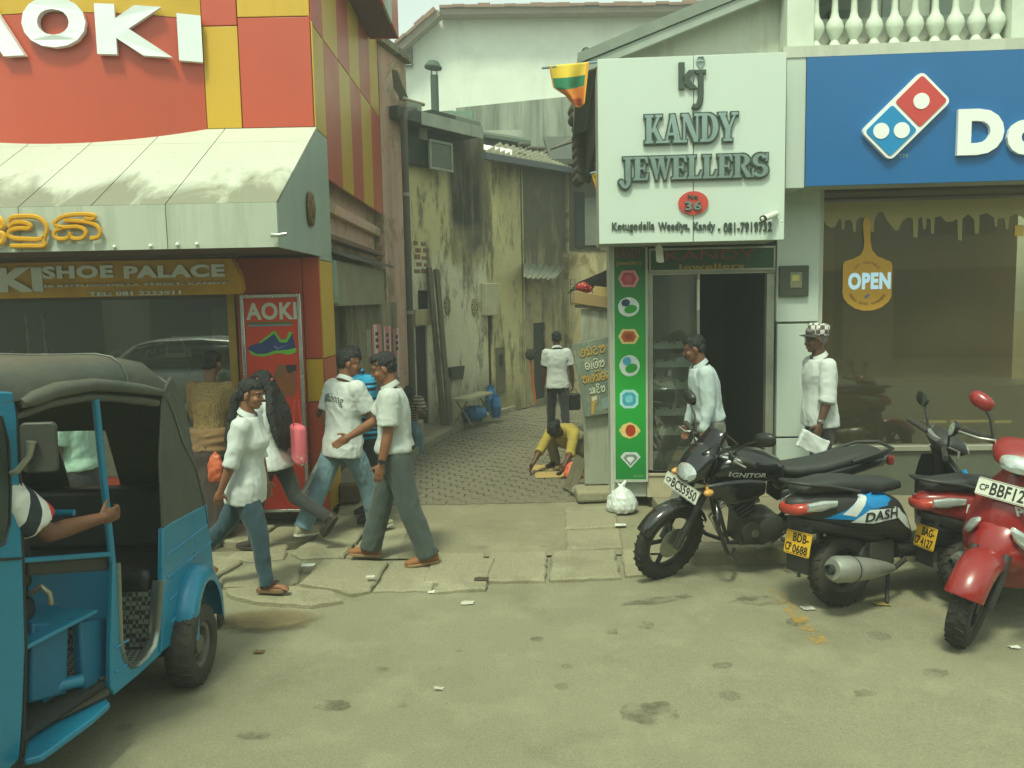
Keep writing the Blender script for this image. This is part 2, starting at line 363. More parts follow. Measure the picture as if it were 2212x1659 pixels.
# alley footpath with kerb stones on the left
mb = MB()
for i in range(len(ALX) - 1):
    (x0, y0), (x1, y1) = ALX[i], ALX[i + 1]
    w0 = [0.0, 0.35, 0.55, 0.62, 0.62, 0.6, 0.6][i]; w1 = [0.0, 0.35, 0.55, 0.62, 0.62, 0.6, 0.6][i + 1]
    mb.hexa([(x0, y0, -0.05), (x1, y1, -0.05), (x1 - 1.6, y1 + 0.6, -0.05), (x0 - 1.6, y0 + 0.6, -0.05), (x0, y0, 0.12), (x1, y1, 0.12), (x1 - 1.6, y1 + 0.6, 0.12), (x0 - 1.6, y0 + 0.6, 0.12)])
fp = struct('alley_footpath', mb, M_PAVE)
pts = []
for (x0, y0), (x1, y1) in zip(ALX[1:], ALX[2:]):
    L = math.hypot(x1 - x0, y1 - y0); k = max(1, round(L / 0.62))
    pts += [((x0 + (x1 - x0) * i / k, y0 + (y1 - y0) * i / k), (x0 + (x1 - x0) * (i + 1) / k, y0 + (y1 - y0) * (i + 1) / k)) for i in range(k)]
for (a, b) in pts:
    d = Vector((b[0] - a[0], b[1] - a[1], 0)); L = d.length; d.normalize(); nrm = Vector((-d.y, d.x, 0)); a3 = Vector((a[0], a[1], 0)) + nrm * 0.06 + d * 0.008; b3 = Vector((b[0], b[1], 0)) + nrm * 0.06 - d * 0.008
    m = MB(); j = random.uniform(-0.008, 0.008); m.bar(a3 + Vector((0, 0, 0.05)), b3 + Vector((0, 0, 0.05 + j)), 0.15, 0.16 + abs(j)); m.build('kerb_stone', M_SLAB, fp, bevel=0.015)
# broken pavement slabs in front of the shoe shop
mb = MB(); mb.add([(-14, 5.97, -0.03), (-1.0, 5.97, -0.03), (-1.0, 8.6, -0.03), (-14, 8.6, -0.03)], [(0, 1, 2, 3)])
mb.add([(-14, 5.97, 0.004), (-3.9, 6.0, 0.004), (-3.9, 8.6, 0.004), (-14, 8.6, 0.004)], [(0, 1, 2, 3)])
pav = struct('pavement_left', mb, M_GAP)
def z7(x, y): return (480 + x * 0.38578) / 1.15733, (880 + y * 0.38578) / 1.15733
def slab(pts, z=0.065, th=0.12, tilt=0.0, seed=0):
    rnd = random.Random(seed); P = [onz(*p, z) for p in pts]; c = sum(P, Vector()) / len(P); Q = []
    for i in range(len(P)):
        a, b = P[i], P[(i + 1) % len(P)]; k = max(2, int((b - a).length / 0.07))
        for j in range(k):
            p = a.lerp(b, j / k); o = Vector((rnd.uniform(-1, 1), rnd.uniform(-1, 1), 0)) * (0.010 if 0 < j else 0.004)
            Q.append(p + o)
    ax = Vector((rnd.uniform(-1, 1), rnd.uniform(-1, 1), 0))
    def h(p): return z + tilt * (p - c).dot(ax) + rnd.uniform(-0.003, 0.003)
    n = len(Q); m = MB(); inner = [c + (p - c) * (1 - 0.016 / max((p - c).length, .05)) for p in Q]
    v = [(p.x, p.y, z - th) for p in Q] + [(p.x, p.y, h(p) - 0.014) for p in Q] + [(p.x, p.y, h(p)) for p in inner] + [(c.x, c.y, z)]
    m.add(v, [(i, (i + 1) % n, n + (i + 1) % n, n + i) for i in range(n)] + [(n + i, n + (i + 1) % n, 2 * n + (i + 1) % n, 2 * n + i) for i in range(n)] + [(2 * n + i, 2 * n + (i + 1) % n, 3 * n) for i in range(n)])
    o = m.build('paving_slab', M_SLAB, pav, smooth=0.5); return o
SL = [[(185, 1455), (410, 1365), (712, 1368), (685, 1478), (640, 1496), (205, 1518)],
      [(725, 1465), (850, 1338), (1275, 1352), (1158, 1532), (1030, 1560), (940, 1530), (700, 1490)],
      [(1296, 1352), (1625, 1342), (1555, 1535), (1172, 1545)], [(1640, 1342), (1960, 1335), (1900, 1520), (1570, 1535)],
      [(640, 1292), (762, 1218), (1052, 1228), (985, 1318), (700, 1330)], [(875, 1122), (1138, 1132), (1062, 1222), (782, 1210)],
      [(215, 1535), (440, 1512), (640, 1508), (925, 1545), (975, 1596), (765, 1630), (440, 1612), (250, 1570)],
      [(1080, 1225), (1155, 1140), (1420, 1140), (1330, 1330), (1000, 1322)], [(915, 1080), (985, 960), (1160, 975), (1140, 1120), (890, 1112)],
      [(-140, 1440), (130, 1300), (330, 1345), (160, 1450)], [(230, 1318), (380, 1232), (620, 1240), (600, 1330), (360, 1350)],
      [(-700, 1430), (-160, 1300), (-160, 1440), (-700, 1560)], [(-500, 1280), (100, 1180), (200, 1210), (80, 1290), (-160, 1330)],
      [(400, 1225), (560, 1130), (860, 1122), (760, 1208), (620, 1230)], [(130, 1180), (250, 1110), (540, 1120), (380, 1222), (220, 1222)]]
for k, s in enumerate(SL): slab([z7(*p) for p in s], 0.034 + 0.010 * math.sin(k * 2.4), 0.1, 0.02 * (k % 3 == 0), k)
# flat slabs along the alley mouth
for k, s in enumerate([[(1060, 1192), (1180, 1190), (1178, 1250), (1046, 1252)], [(1192, 1190), (1328, 1186), (1342, 1244), (1188, 1250)], [(938, 1192), (1048, 1193), (1034, 1254), (915, 1256)],
          [(1222, 1147), (1338, 1141), (1346, 1180), (1222, 1184)], [(1220, 1095), (1330, 1090), (1336, 1135), (1221, 1140)], [(1352, 1240), (1342, 1186), (1400, 1180), (1420, 1235)]]):
    o = slab(s, 0.036, 0.08, 0.0, 40 + k)
# pavement on the right, raised behind a kerb
mb = MB(); mb.box(1.36, 16, 6.46, 9.6, -0.05, 0.13); pr = struct('pavement_right', mb, M_PAVE)
x = 1.36
while x < 9:
    L = 0.9 + random.uniform(-0.05, 0.05); m = MB(); m.box(x + 0.006, x + L - 0.006, 6.27 + random.uniform(-.01, .01), 6.455, -0.05, 0.125 + random.uniform(-0.012, 0.012)); m.build('kerb_stone', M_SLAB, pr, bevel=0.025); x += L
# bare earth where the kerb is broken, by the three-wheeler
mb = MB(); C0 = onz(575, 1345, 0); rings = []
for k, (sc, hh) in enumerate(((1.0, -0.002), (0.82, 0.016), (0.5, 0.028), (0.2, 0.024))):
    rings.append([(C0.x + sc * (0.62 + 0.10 * noise.noise(Vector((math.cos(a) * 2, math.sin(a) * 2, 1)))) * math.cos(a), C0.y + sc * (0.33 + 0.1 * noise.noise(Vector((math.cos(a) * 3, math.sin(a) * 3, 5)))) * math.sin(a), hh + 0.006 * noise.noise(Vector((a * 3, sc * 5, 0)))) for a in [2 * math.pi * i / 40 for i in range(40)]])
mb.loft(rings, True); t = NT('dirt'); X, Y, Z = t.sep(t.coord()); rr = t.math('SQRT', t.math('ADD', t.math('POWER', t.math('DIVIDE', t.math('SUBTRACT', X, C0.x), .62), 2.0), t.math('POWER', t.math('DIVIDE', t.math('SUBTRACT', Y, C0.y), .33), 2.0))); t.t.links.new(t.ramp(t.math('ADD', rr, t.math('MULTIPLY', t.noise(7, 8, .75), .7)), [(.7, .85), (1.25, 0)]), t.b.inputs['Alpha']); c = t.mix(t.noise(9, 6, .7), S(104, 92, 62), S(146, 130, 92)); t.bump(t.noise(50, 5), .7, .01); struct('dirt_patch', mb, t.done(c, .95), smooth=3.2)
# oil and water stains on the asphalt
t = NT('oil_stain'); t.t.links.new(t.ramp(t.noise(7, 7, .7), [(.4, .0), (.65, .42)]), t.b.inputs['Alpha']); M_OIL = t.done(S(70, 66, 50), .55)
for k, (x, y, w, h, an) in enumerate(((1425, 1298, 80, 7, -.12), (1398, 1542, 70, 24, 0), (1640, 1300, 60, 10, 0), (1395, 1352, 20, 8, 0), (1320, 1365, 16, 7, 0), (820, 1450, 26, 8, 0), (1560, 1440, 22, 7, 0), (2020, 1455, 30, 9, 0), (720, 1525, 40, 12, 0), (550, 1590, 34, 12, 0), (1160, 1382, 14, 5, 0), (1720, 1345, 24, 8, .1), (1870, 1500, 26, 8, 0))):
    m = MB(); q = []
    for i in range(28):
        a = 2 * math.pi * i / 28; r = 1 + .4 * noise.noise(Vector((math.cos(a) * 1.8, math.sin(a) * 1.8, k * 3.3))); p = onz(x + w * r * math.cos(a), y + h * r * math.sin(a) + an * w * r * math.cos(a)); q.append((p.x, p.y, hroad(p.x, p.y) + .005))
    c = onz(x, y); m.add(q + [(c.x, c.y, hroad(c.x, c.y) + .005)], [(i, (i + 1) % 28, 28) for i in range(28)]); struct('oil_stain', m, M_OIL, fix=False)
# faded yellow bay line
t = NT('faded_yellow_paint'); t.t.links.new(t.ramp(t.noise(9, 8, 0.75), [(0.45, 0), (0.62, .6)]), t.b.inputs['Alpha']); M_YEL = t.done(S(196, 152, 44), 0.8)
mb = MB(); a, b = onz(1672, 1275), onz(1775, 1392); d = (b - a).normalized(); sd_ = Vector((-d.y, d.x, 0)) * 0.05; g = []
for k in range(13):
    p = a.lerp(b, k / 12); g.append([tuple(p - sd_ + Vector((0, 0, hroad(p.x, p.y) + 0.006))), tuple(p + sd_ + Vector((0, 0, hroad(p.x, p.y) + 0.006)))])
mb.sheet(g); struct('road_marking', mb, M_YEL)
# ================================================================ SHOE SHOP (left)
A = Frame((0, 7.9, 0), (1, 0))
def clad(name, col, streak=0.25):
    t = NT(name); c = t.mix(t.noise(0.9, 5), tuple(x * 0.88 for x in col), tuple(min(1, x * 1.1) for x in col))
    c = t.mix(t.ramp(t.noise(1.0, 7, 0.7, t.coord((7, 7, 0.35))), [(0.5, 0), (0.75, streak)]), c, tuple(x * 0.55 + 0.05 for x in col))
    return t.done(c, t.math('ADD', t.math('MULTIPLY', t.noise(3, 4), 0.18), 0.26))
M_RED = clad('red_cladding', S(190, 76, 50)); M_YLW = clad('yellow_cladding', S(204, 162, 34)); M_GREYC = clad('grey_cladding', S(158, 176, 164), 0.5)
def canopy_mat():
    t = NT('canopy_sheet'); c = t.mix(t.noise(0.8, 5), S(178, 184, 168), S(200, 204, 188))
    y = t.sep(t.coord())[1]; g = t.n('MapRange', Value=y); g.inputs[1].default_value = 6.43; g.inputs[2].default_value = 7.35; g.inputs[3].default_value = 0.2; g.inputs[4].default_value = -0.25
    f = t.ramp(t.math('ADD', t.noise(1.0, 8, 0.62, t.coord((2.3, 0.8, 1), loc=(3, 0, 0)), 0.7), g.outputs[0]), [(0.47, 0), (0.64, 0.85)])
    c = t.mix(f, c, S(112, 114, 94)); c = t.mix(t.ramp(t.noise(22, 4), [(0.62, 0), (0.7, 0.3)]), c, S(90, 92, 70)); return t.done(c, 0.55)
M_CANO = canopy_mat()
M_FASC = stained('fascia_sheet', S(184, 192, 174), S(118, 120, 98), 0.5, (7, 7, 0.6), 0.48, 0.75, rough=0.5, bump=0.05)
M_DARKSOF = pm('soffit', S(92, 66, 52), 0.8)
M_GOLD = pm('gold_frame', S(168, 134, 56), 0.4, 0.3)
M_CHROME = pm('mirror_letters', (0.82, 0.86, 0.84), 0.2, 0.3, var=0.1)
M_WHITE_L = pm('white_letters', (0.85, 0.87, 0.83), 0.35, var=0.05)
M_OCHRE = pm('ochre_board', S(212, 160, 34), 0.45, var=0.15, dirt=S(110, 84, 24), dirt_amt=0.4)
M_GLASS = glass_mat('shop_glass', (0.88, 0.92, 0.88), 0.12, dust=.05)
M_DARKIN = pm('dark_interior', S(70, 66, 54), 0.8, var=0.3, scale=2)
M_BRONZE = pm('bronze', S(112, 84, 48), 0.5, 0.5, bump=0.4)
shop = thing('shoe_shop', 'red and yellow checker-clad shoe shop with white sloping canopy and raised chrome letters', 'shop', (-4.5, 8.4, 0))
def panel(fr, u0, u1, z0, z1, mat, n0=-0.03, n1=0.0, parent=shop, name='cladding_panel', gap=0.004, bev=0.004):
    m = MB(); fr.box(m, u0 + gap, u1 - gap, z0 + gap, z1 - gap, n0, n1); return m.build(name, mat, parent, bevel=bev)
TOP = 7.0; ZC = 3.72; ZJ = 4.67
U = lambda x, y=200, n=0: A.px(x, y, n)[0]
uN0, uN1, uW1, uC = U(443), U(520), U(679), -1.79
panel(A, uN0, uN1, ZJ - 0.03, TOP, M_RED); panel(A, uN0, uN1, ZC, ZJ - 0.03, M_YLW)
panel(A, uN1, uW1, ZJ + 0.04, TOP, M_YLW); panel(A, uN1, uW1, ZC, ZJ + 0.04, M_RED)
panel(A, uW1, uC, ZJ, TOP, M_RED); panel(A, uW1, uC, ZC, ZJ, M_YLW)
# side wall along the alley: first the corner return, then five striped panels
SF = Frame((-1.79, 0, 0), (0, 1))                   # u = Y, n towards +X
yb = [7.905, 8.45, 9.18, 9.82, 10.5, 11.24, 11.98]
for k in range(6):
    up, dn = (M_RED, M_YLW) if k % 2 == 0 else (M_YLW, M_RED)
    panel(SF, yb[k], yb[k + 1], ZJ, TOP if k in (0, 5) else TOP, up); panel(SF, yb[k], yb[k + 1], ZC if k == 0 else 3.32, ZJ, dn)
# grey band wrapping the corner, and the column below it
panel(A, uW1, uC, 2.53, ZC, M_GREYC); panel(SF, 7.905, 8.45, 2.50, ZC, M_GREYC)
zs = [2.53, A.px(690, 775)[1], A.px(690, 868)[1], A.px(690, 1020)[1], 0.06]; uc0 = U(661, 800)
cols = [(M_RED, M_YLW), (M_YLW, M_RED), (M_RED, M_RED), (M_RED, M_YLW)]
for k in range(4):
    panel(A, uc0, U(699, 800) if k < 2 else uC, zs[k + 1], zs[k], cols[k][0]); 
    if k < 2: panel(A, U(699, 800), uC, zs[k + 1], zs[k], cols[k][1])
    panel(SF, 7.905, 8.45, zs[k + 1], zs[k] - (0.03 if k == 0 else 0), cols[k][1])
panel(A, U(517, 800), uc0, 0.06, 2.53, M_RED)
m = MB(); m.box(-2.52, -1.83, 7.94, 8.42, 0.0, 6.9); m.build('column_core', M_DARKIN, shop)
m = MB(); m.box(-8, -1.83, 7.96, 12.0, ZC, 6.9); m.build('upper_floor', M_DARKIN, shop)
# curved centre panel
cx0, cx1, sag = -5.28, uN0, 0.27; cc = (cx0 + cx1) / 2; hw = (cx1 - cx0) / 2; RR = (hw * hw + sag * sag) / (2 * sag)
def bow(u, n=0.0):
    a = math.asin(max(-.99, min(.99, (u - cc) / RR))); r = RR + n; return cc + r * math.sin(a), 7.9 - sag + RR - r * math.cos(a)
for zz0, zz1, mt in ((ZC - 0.35, ZJ + 0.02, M_RED), (ZJ + 0.028, TOP, M_YLW)):
    g = [[(*bow(cc - hw * 0.999 + 2 * hw * 0.999 * i / 24, 0), z) for i in range(25)] for z in (zz0, zz1)]
    m = MB(); m.slab(g, (0, 0.035, 0)); m.build('curved_panel', mt, shop, smooth=0.5)
uL = -8.0
panel(A, uL, cx0, ZC, TOP, M_RED)
# big raised AOKI letters, bent to the curve
for ch, xa, xb, ya, yb_ in (('A', -125, 41, 2, 130), ('O', 40, 179, 3, 112), ('K', 199, 362, 14, 122), ('I', 377, 429, 22, 125)):
    zt = (A.px((xa + xb) / 2, ya, sag * 0.8)[1]); zb = A.px((xa + xb) / 2, yb_, sag * 0.8)[1]
    def px2u(x):
        best = None
        for k in range(700):
            u = cx0 + (cx1 - cx0) * k / 640; X, Y = bow(u, 0.06); q = Vector((X, Y, 5.0)) - CAM; xx = CXP + FPX * q.dot(RGT) / q.dot(FWD); d = abs(xx - x)
            if best is None or d < best[0]: best = (d, u)
        return best[1]
    ua, ub = px2u(xa) if xa > 0 else px2u(41) - 0.72, px2u(xb)
    m = MB(); text(m, ch, None, ua, ub, zb, zt, 0.02, 0.075, 0.055, fn=lambda u, v, d: (*bow(u, d), v)); m.build('letter', M_CHROME, shop, fix=False)
# canopy: sloping sheets, fascia boards, end wall, soffit
CY0, CZB, CZT, CXR = 6.43, 2.53, 2.87, -1.765
slz = lambda y: ZC - (7.9 - y) * (ZC - CZT) / (7.9 - CY0)
can = MB().build('canopy', None, shop) if False else None
cxs = [-7.1, -5.98, -4.86, -4.3, -3.736, -3.18, -2.615, CXR]
for a, b in zip(cxs, cxs[1:]):
    for y0, y1 in ((7.9, 7.585), (7.578, CY0)):
        m = MB(); m.slab([[(a + 0.004, y0, slz(y0)), (b - 0.004, y0, slz(y0))], [(a + 0.004, y1, slz(y1)), (b - 0.004, y1, slz(y1))]], (0, 0, -0.03)); m.build('canopy_sheet', M_CANO, shop)
fx = [-7.1, -4.86, -3.736, -2.615, CXR]
for a, b in zip(fx, fx[1:]):
    m = MB(); m.box(a + 0.003, b - 0.003, CY0 - 0.004, CY0 + 0.03, CZB, CZT - 0.004); m.build('fascia_board', M_FASC, shop)
m = MB(); m.M = Matrix(((0, 0, 1, 0), (1, 0, 0, 0), (0, 1, 0, 0), (0, 0, 0, 1))); m.prism([(CY0 + 0.03, CZB), (7.9, CZB), (7.9, ZC - 0.04), (CY0 + 0.03, CZT - 0.02)], CXR - 0.03, CXR); m.build('canopy_end', M_GREYC, shop)
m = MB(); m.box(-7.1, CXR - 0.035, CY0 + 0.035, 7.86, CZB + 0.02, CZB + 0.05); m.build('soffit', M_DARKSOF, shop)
# bronze rosette on the canopy end, bracket and bulbs under the fascia
c = onx(667, 452, CXR); m = MB(); 
for k in range(10):
    a = 2 * math.pi * k / 10; m.ell(c + Vector((0.02, 0.07 * math.cos(a), 0.11 * math.sin(a))), (0.022, 0.05, 0.07), Euler((a, 0, 0)).to_matrix(), 8, 6)
m.ell(c + Vector((0.03, 0, 0)), (0.03, 0.06, 0.09)); m.build('rosette', M_BRONZE, shop, smooth=1.0)
p = ony(600, 508, CY0 - 0.04); m = MB(); m.tube([p + Vector((0.07, 0, 0.01)), p, p + Vector((-0.05, -0.02, 0.0))], [0.012, 0.016, 0.02], 8); m.build('lamp_bracket', pm('galvanised', (0.55, 0.57, 0.54), 0.35, 0.8), shop, smooth=1)
for x, y in ((383, 528), (325, 531), (425, 527), (247, 533)):
    p = ony(x, y, CY0 - 0.015); m = MB(); m.ell(p, (0.014,) * 3, None, 8, 6); m.build('bulb', M_WHITE_L, shop, smooth=2)
# Sinhala letters in gold on the fascia
MF = Frame((0, CY0 - 0.004, 0), (1, 0)); M_GLET = pm('gold_letters', S(214, 158, 28), 0.35, 0.15, var=0.1)
def glyph(strokes, box, px, mat, w, fr, parent, n0=0.02, n1=0.05, name='letter'):
    (xa, ya), (xb, yb) = fr.px(px[0], px[3]), fr.px(px[2], px[1]); x0, y0, x1, y1 = box
    m = MB(); ribbon(m, fr.mat(), [[((a - x0) / (x1 - x0), (y1 - b) / (y1 - y0)) for a, b in st] for st in strokes], w, n0, n1, xa, xb, ya, yb); return m.build(name, mat, parent, smooth=0.9)
G1 = [[(112, 252), (150, 217), (250, 208), (350, 222), (408, 275), (422, 330), (400, 390), (390, 430), (386, 472), (250, 472), (115, 470)], [(112, 300), (150, 268), (230, 262), (288, 290), (270, 316), (190, 314), (122, 332), (108, 372), (150, 402), (260, 412), (340, 416), (395, 395)]]
G2 = [[(492, 275), (560, 218), (660, 196), (780, 196), (842, 212), (815, 236), (760, 226)], [(590, 244), (660, 250), (760, 262), (842, 292), (874, 342), (858, 396), (790, 412)], [(505, 282), (545, 302), (600, 306), (680, 302), (740, 322), (758, 362), (722, 404), (655, 408), (626, 380), (632, 348)], [(565, 312), (512, 332), (492, 372), (522, 405), (582, 408), (626, 382)]]
glyph(G1, (95, 200, 430, 485), (24, 465, 107, 536), M_GLET, 0.038, MF, shop); glyph(G2, (480, 185, 885, 440), (120, 461, 221, 525), M_GLET, 0.034, MF, shop)
glyph([[(440, 200), (490, 240), (500, 300), (450, 330), (495, 360), (490, 430), (420, 440)]], (400, 185, 500, 450), (-22, 462, 10, 530), M_GLET, 0.05, MF, shop)
# ochre name board below the canopy
AB = Frame((0, 7.52, 0), (1, 0)); u0, zb = AB.px(-40, 646); u1, zt = AB.px(512, 559); zt = AB.px(250, 562)[1]
m = MB(); m.M = AB.mat(); m.prism([(-6.5, zb), (u1 + 0.0, zb), (u1 + 0.03, zb + 0.04), (u1 + 0.02, zb + 0.16), (u1 - 0.03, zt - 0.05), (u1 - 0.06, zt), (-6.5, zt)], -0.12, 0.0); nb = m.build('name_board', M_OCHRE, shop, bevel=0.01)
m = MB(); m.box(-6.5, u1 - 0.02, 7.50, 7.64, zt + 0.004, zt + 0.05); m.build('board_rail', M_DARKSOF, shop)
def letters(fr, s, xa, xb, yt, yb, mat, parent, bold=0.03, n0=0.0, n1=0.02, name='lettering', shear=0, split=False):
    (a, z0), (b, z1) = fr.px(xa, yb, n1), fr.px(xb, yt, n1); m = MB(); text(m, s, fr.mat(), a, b, z0, z1, n0, n1, bold, shear); return m.build(name, mat, parent, fix=False)
letters(AB, 'KI', -5, 89, 577, 632, M_CHROME, shop, 0.06, n0=0.005); letters(AB, 'SHOE', 92, 243, 572, 603, M_CHROME, shop, 0.05, n0=0.005); letters(AB, 'PALACE', 268, 484, 570, 602, M_CHROME, shop, 0.05, n0=0.005)
letters(AB, '38 KOTUGODELLA STREET, KANDY.', 92, 495, 608, 622, M_CHROME, shop, 0.03, n0=0.005); letters(AB, 'TEL: 081 2233911', 192, 390, 627, 640, M_CHROME, shop, 0.03, n0=0.005)
# display window and dim interior
zw = 2.16; m = MB(); m.box(-8, U(499, 800), 7.93, 7.94, 0.45, zw); m.build('window_pane', M_GLASS, shop)
m = MB(); A.box(m, U(499, 800), U(516, 800), 0.06, 2.5, -0.06, 0.02); m.build('window_post', M_GOLD, shop, bevel=0.004)
m = MB(); A.box(m, -8, U(499, 800), 0.0, 0.45, -0.06, 0.0); m.build('stall_riser', M_RED, shop)
m = MB(); A.box(m, -8, U(499, 800), zw, 2.5, -0.08, -0.02); m.build('window_header', pm('header', S(96, 88, 70), 0.7), shop)
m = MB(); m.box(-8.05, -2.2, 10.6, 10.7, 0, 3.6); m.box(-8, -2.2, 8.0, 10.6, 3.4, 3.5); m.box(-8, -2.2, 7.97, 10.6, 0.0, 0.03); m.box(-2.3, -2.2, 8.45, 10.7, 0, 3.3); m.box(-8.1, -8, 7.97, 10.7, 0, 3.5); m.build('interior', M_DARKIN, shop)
m = MB(); A.box(m, -2.9, -2.6, 1.3, 2.05, -0.5, -0.15); m.build('window_backboard', pm('backboard', S(120, 112, 90), 0.7), shop)
for zz in (0.75, 1.15, 1.55): 
    m = MB(); A.box(m, -7.5, -2.7, zz, zz + 0.02, -0.95, -0.45); m.build('display_shelf', pm('shelfwood', S(96, 84, 66), 0.6), shop)
for x in (36, 74): 
    u = U(x, 760); m = MB(); m.tube([(u, 8.1, 0.5), (u, 8.1, 2.0)], 0.014, 8); m.ell((u, 8.1, 2.02), (0.025,) * 3, None, 8, 6); m.build('display_pole', pm('brass_pole', S(150, 140, 100), 0.3, 0.8), shop, smooth=1)
# shoes on the shelves
sm = MB(); 
def shoe_rings(L=0.27, w=0.085, hh=0.1, heel=0.03):
    R = []
    for k in range(8):
        t = k / 7; x = (t - 0.5) * L; ww = w * (0.36 + 0.14 * math.sin(t * math.pi * 1.1)) * (0.75 if k in (0, 7) else 1); h = hh * (1 - 0.62 * max(0, (t - 0.3) / 0.7) ** 0.8) * (0.8 if k in (0, 7) else 1)
        R.append([(x, ww * math.cos(a) * 1.0, max(0, h * 0.5 + h * 0.5 * math.sin(a))) for a in [2 * math.pi * i / 10 for i in range(10)]])
    return R
sm.loft(shoe_rings()); shoe_me = []
for nm, c in (('dark', S(40, 36, 32)), ('brown', S(104, 66, 36)), ('pale', S(150, 146, 130)), ('blue', S(44, 62, 110))):
    o = sm.build('display_shoe', pm('shoe_' + nm, c, 0.5), None, smooth=1.2); shoe_me.append(o.data); bpy.data.objects.remove(o)
k = 0
for zz in (0.77, 1.17, 1.57):
    for i in range(11):
        ci = random.randrange(4); o = bpy.data.objects.new('display_shoe', shoe_me[ci]); COL.objects.link(o); o.location = (-6.6 + i * 0.36 + random.uniform(-.04, .04), 8.55, zz + 0.002); o.rotation_euler = (0, 0, -1.2 + random.uniform(-.3, .3))
        lb = '%s shoe on the %s shelf of the shoe shop window' % (('black', 'brown', 'pale grey', 'blue')[ci], {0.77: 'lowest', 1.17: 'middle', 1.57: 'top'}[zz]); tag(o, lb, 'shoe', lb + 's'); k += 1
# handbag hanging in the window
p = A.p(U(370, 775), 1.62, -0.12); m = MB(); m.tube([p + Vector((0.09 * math.cos(a), 0, 0.02 + 0.16 * math.sin(a))) for a in [math.pi * i / 10 for i in range(11)]], 0.008, 6); m.cbox(p + Vector((0, 0, 0.0)), (0.2, 0.05, 0.04)); 
hb = thing('handbag', 'black handbag with pale handle hanging in the shoe shop window', 'handbag', p - Vector((0, 0, 0.2))); m.build('handle', pm('bag_trim', S(150, 148, 130), 0.4), hb, smooth=1); m = MB(); m.cbox(p + Vector((0, 0, -0.16)), (0.24, 0.09, 0.26)); m.build('bag', pm('bag_black', S(30, 30, 28), 0.5), hb, bevel=0.02)
# roof box projecting over the alley
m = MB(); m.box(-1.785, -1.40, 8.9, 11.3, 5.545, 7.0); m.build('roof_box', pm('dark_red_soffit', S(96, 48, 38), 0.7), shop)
for k in range(4):
    panel(Frame((-1.395, 0, 0), (0, 1)), 8.9 + k * 0.6, 9.5 + k * 0.6, 5.52, 7.0, M_RED if k != 2 else M_FASC)
panel(Frame((0, 11.305, 0), (-1, 0)), 1.40, 1.78, 5.52, 7.0, M_RED)
WG = Frame((-1.95, 10.9, 0), (.33, 2.0))
# lower side wall: old plaster, ledges, slate lean-to with pale box under it, doorway, posters
M_PINKP = stained('pink_plaster', S(206, 170, 148), S(130, 116, 92), 0.55, (6, 6, 0.6), 0.5, 0.72, patch=S(160, 142, 110), under=S(184, 116, 66), under_amt=0.35)
M_GREYP = stained('grey_plaster', S(150, 142, 112), S(70, 68, 52), 0.8, (5, 5, 0.7), 0.42, 0.62, patch=S(118, 112, 88))
m = MB(); m.box(-2.1, -1.93, 8.46, 12.05, 2.5, 3.72); m.build('side_wall', M_PINKP, shop)
m = MB(); m.box(-2.1, -1.95, 8.46, 9.05, 0.0, 2.5); m.box(-2.1, -1.95, 9.85, 11.2, 0.0, 2.5); m.hexa([WG.p(u, z, n) for z in (0.0, 2.08) for u, n in ((0, 0), (2.05, 0), (2.05, -.2), (0, -.2))]); m.build('side_wall', M_GREYP, shop)
m = MB(); m.box(-2.06, -2.02, 9.05, 9.85, 0, 2.5); m.build('side_door', pm('old_door', S(84, 76, 58), 0.8, var=0.4, scale=3), shop)
m = MB(); m.box(-1.93, -1.84, 8.46, 12.03, 3.02, 3.14); m.build('ledge', M_PINKP, shop, bevel=0.01); m = MB(); m.box(-1.93, -1.82, 8.46, 12.0, 2.74, 2.80); m.build('ledge', pm('brown_ledge', S(112, 84, 66), 0.8), shop, bevel=0.01)
y = 8.46; M_SLATE = pm('slate', S(98, 96, 84), 0.8, var=0.35, scale=7, bump=0.5)
while y < 11.9:
    L = min(0.62, 11.95 - y); m = MB(); j = random.uniform(-0.02, 0.02); m.hexa([(-1.94, y, 2.66), (-1.66 + j, y, 2.56), (-1.66 + j, y + L - 0.01, 2.56 + j * 0.4), (-1.94, y + L - 0.01, 2.66), (-1.94, y, 2.69), (-1.66 + j, y, 2.585), (-1.66 + j, y + L - 0.01, 2.585 + j * 0.4), (-1.94, y + L - 0.01, 2.69)]); m.build('lean_to_slate', M_SLATE, shop); y += L
m = MB(); m.box(-1.98, -1.755, 8.475, 8.50, 2.09, 2.52); m.build('box_end', pm('pale_cyan', S(150, 176, 164), 0.6, dirt=S(110, 100, 76)), shop); m = MB(); m.box(-1.80, -1.76, 8.52, 11.7, 2.06, 2.52); m.build('box_side', pm('grey_green_board', S(142, 140, 112), 0.6, dirt=S(96, 92, 72)), shop)
m = MB(); m.box(-1.97, -1.81, 8.52, 11.7, 2.09, 2.13); m.build('box_floor', M_DARKSOF, shop)
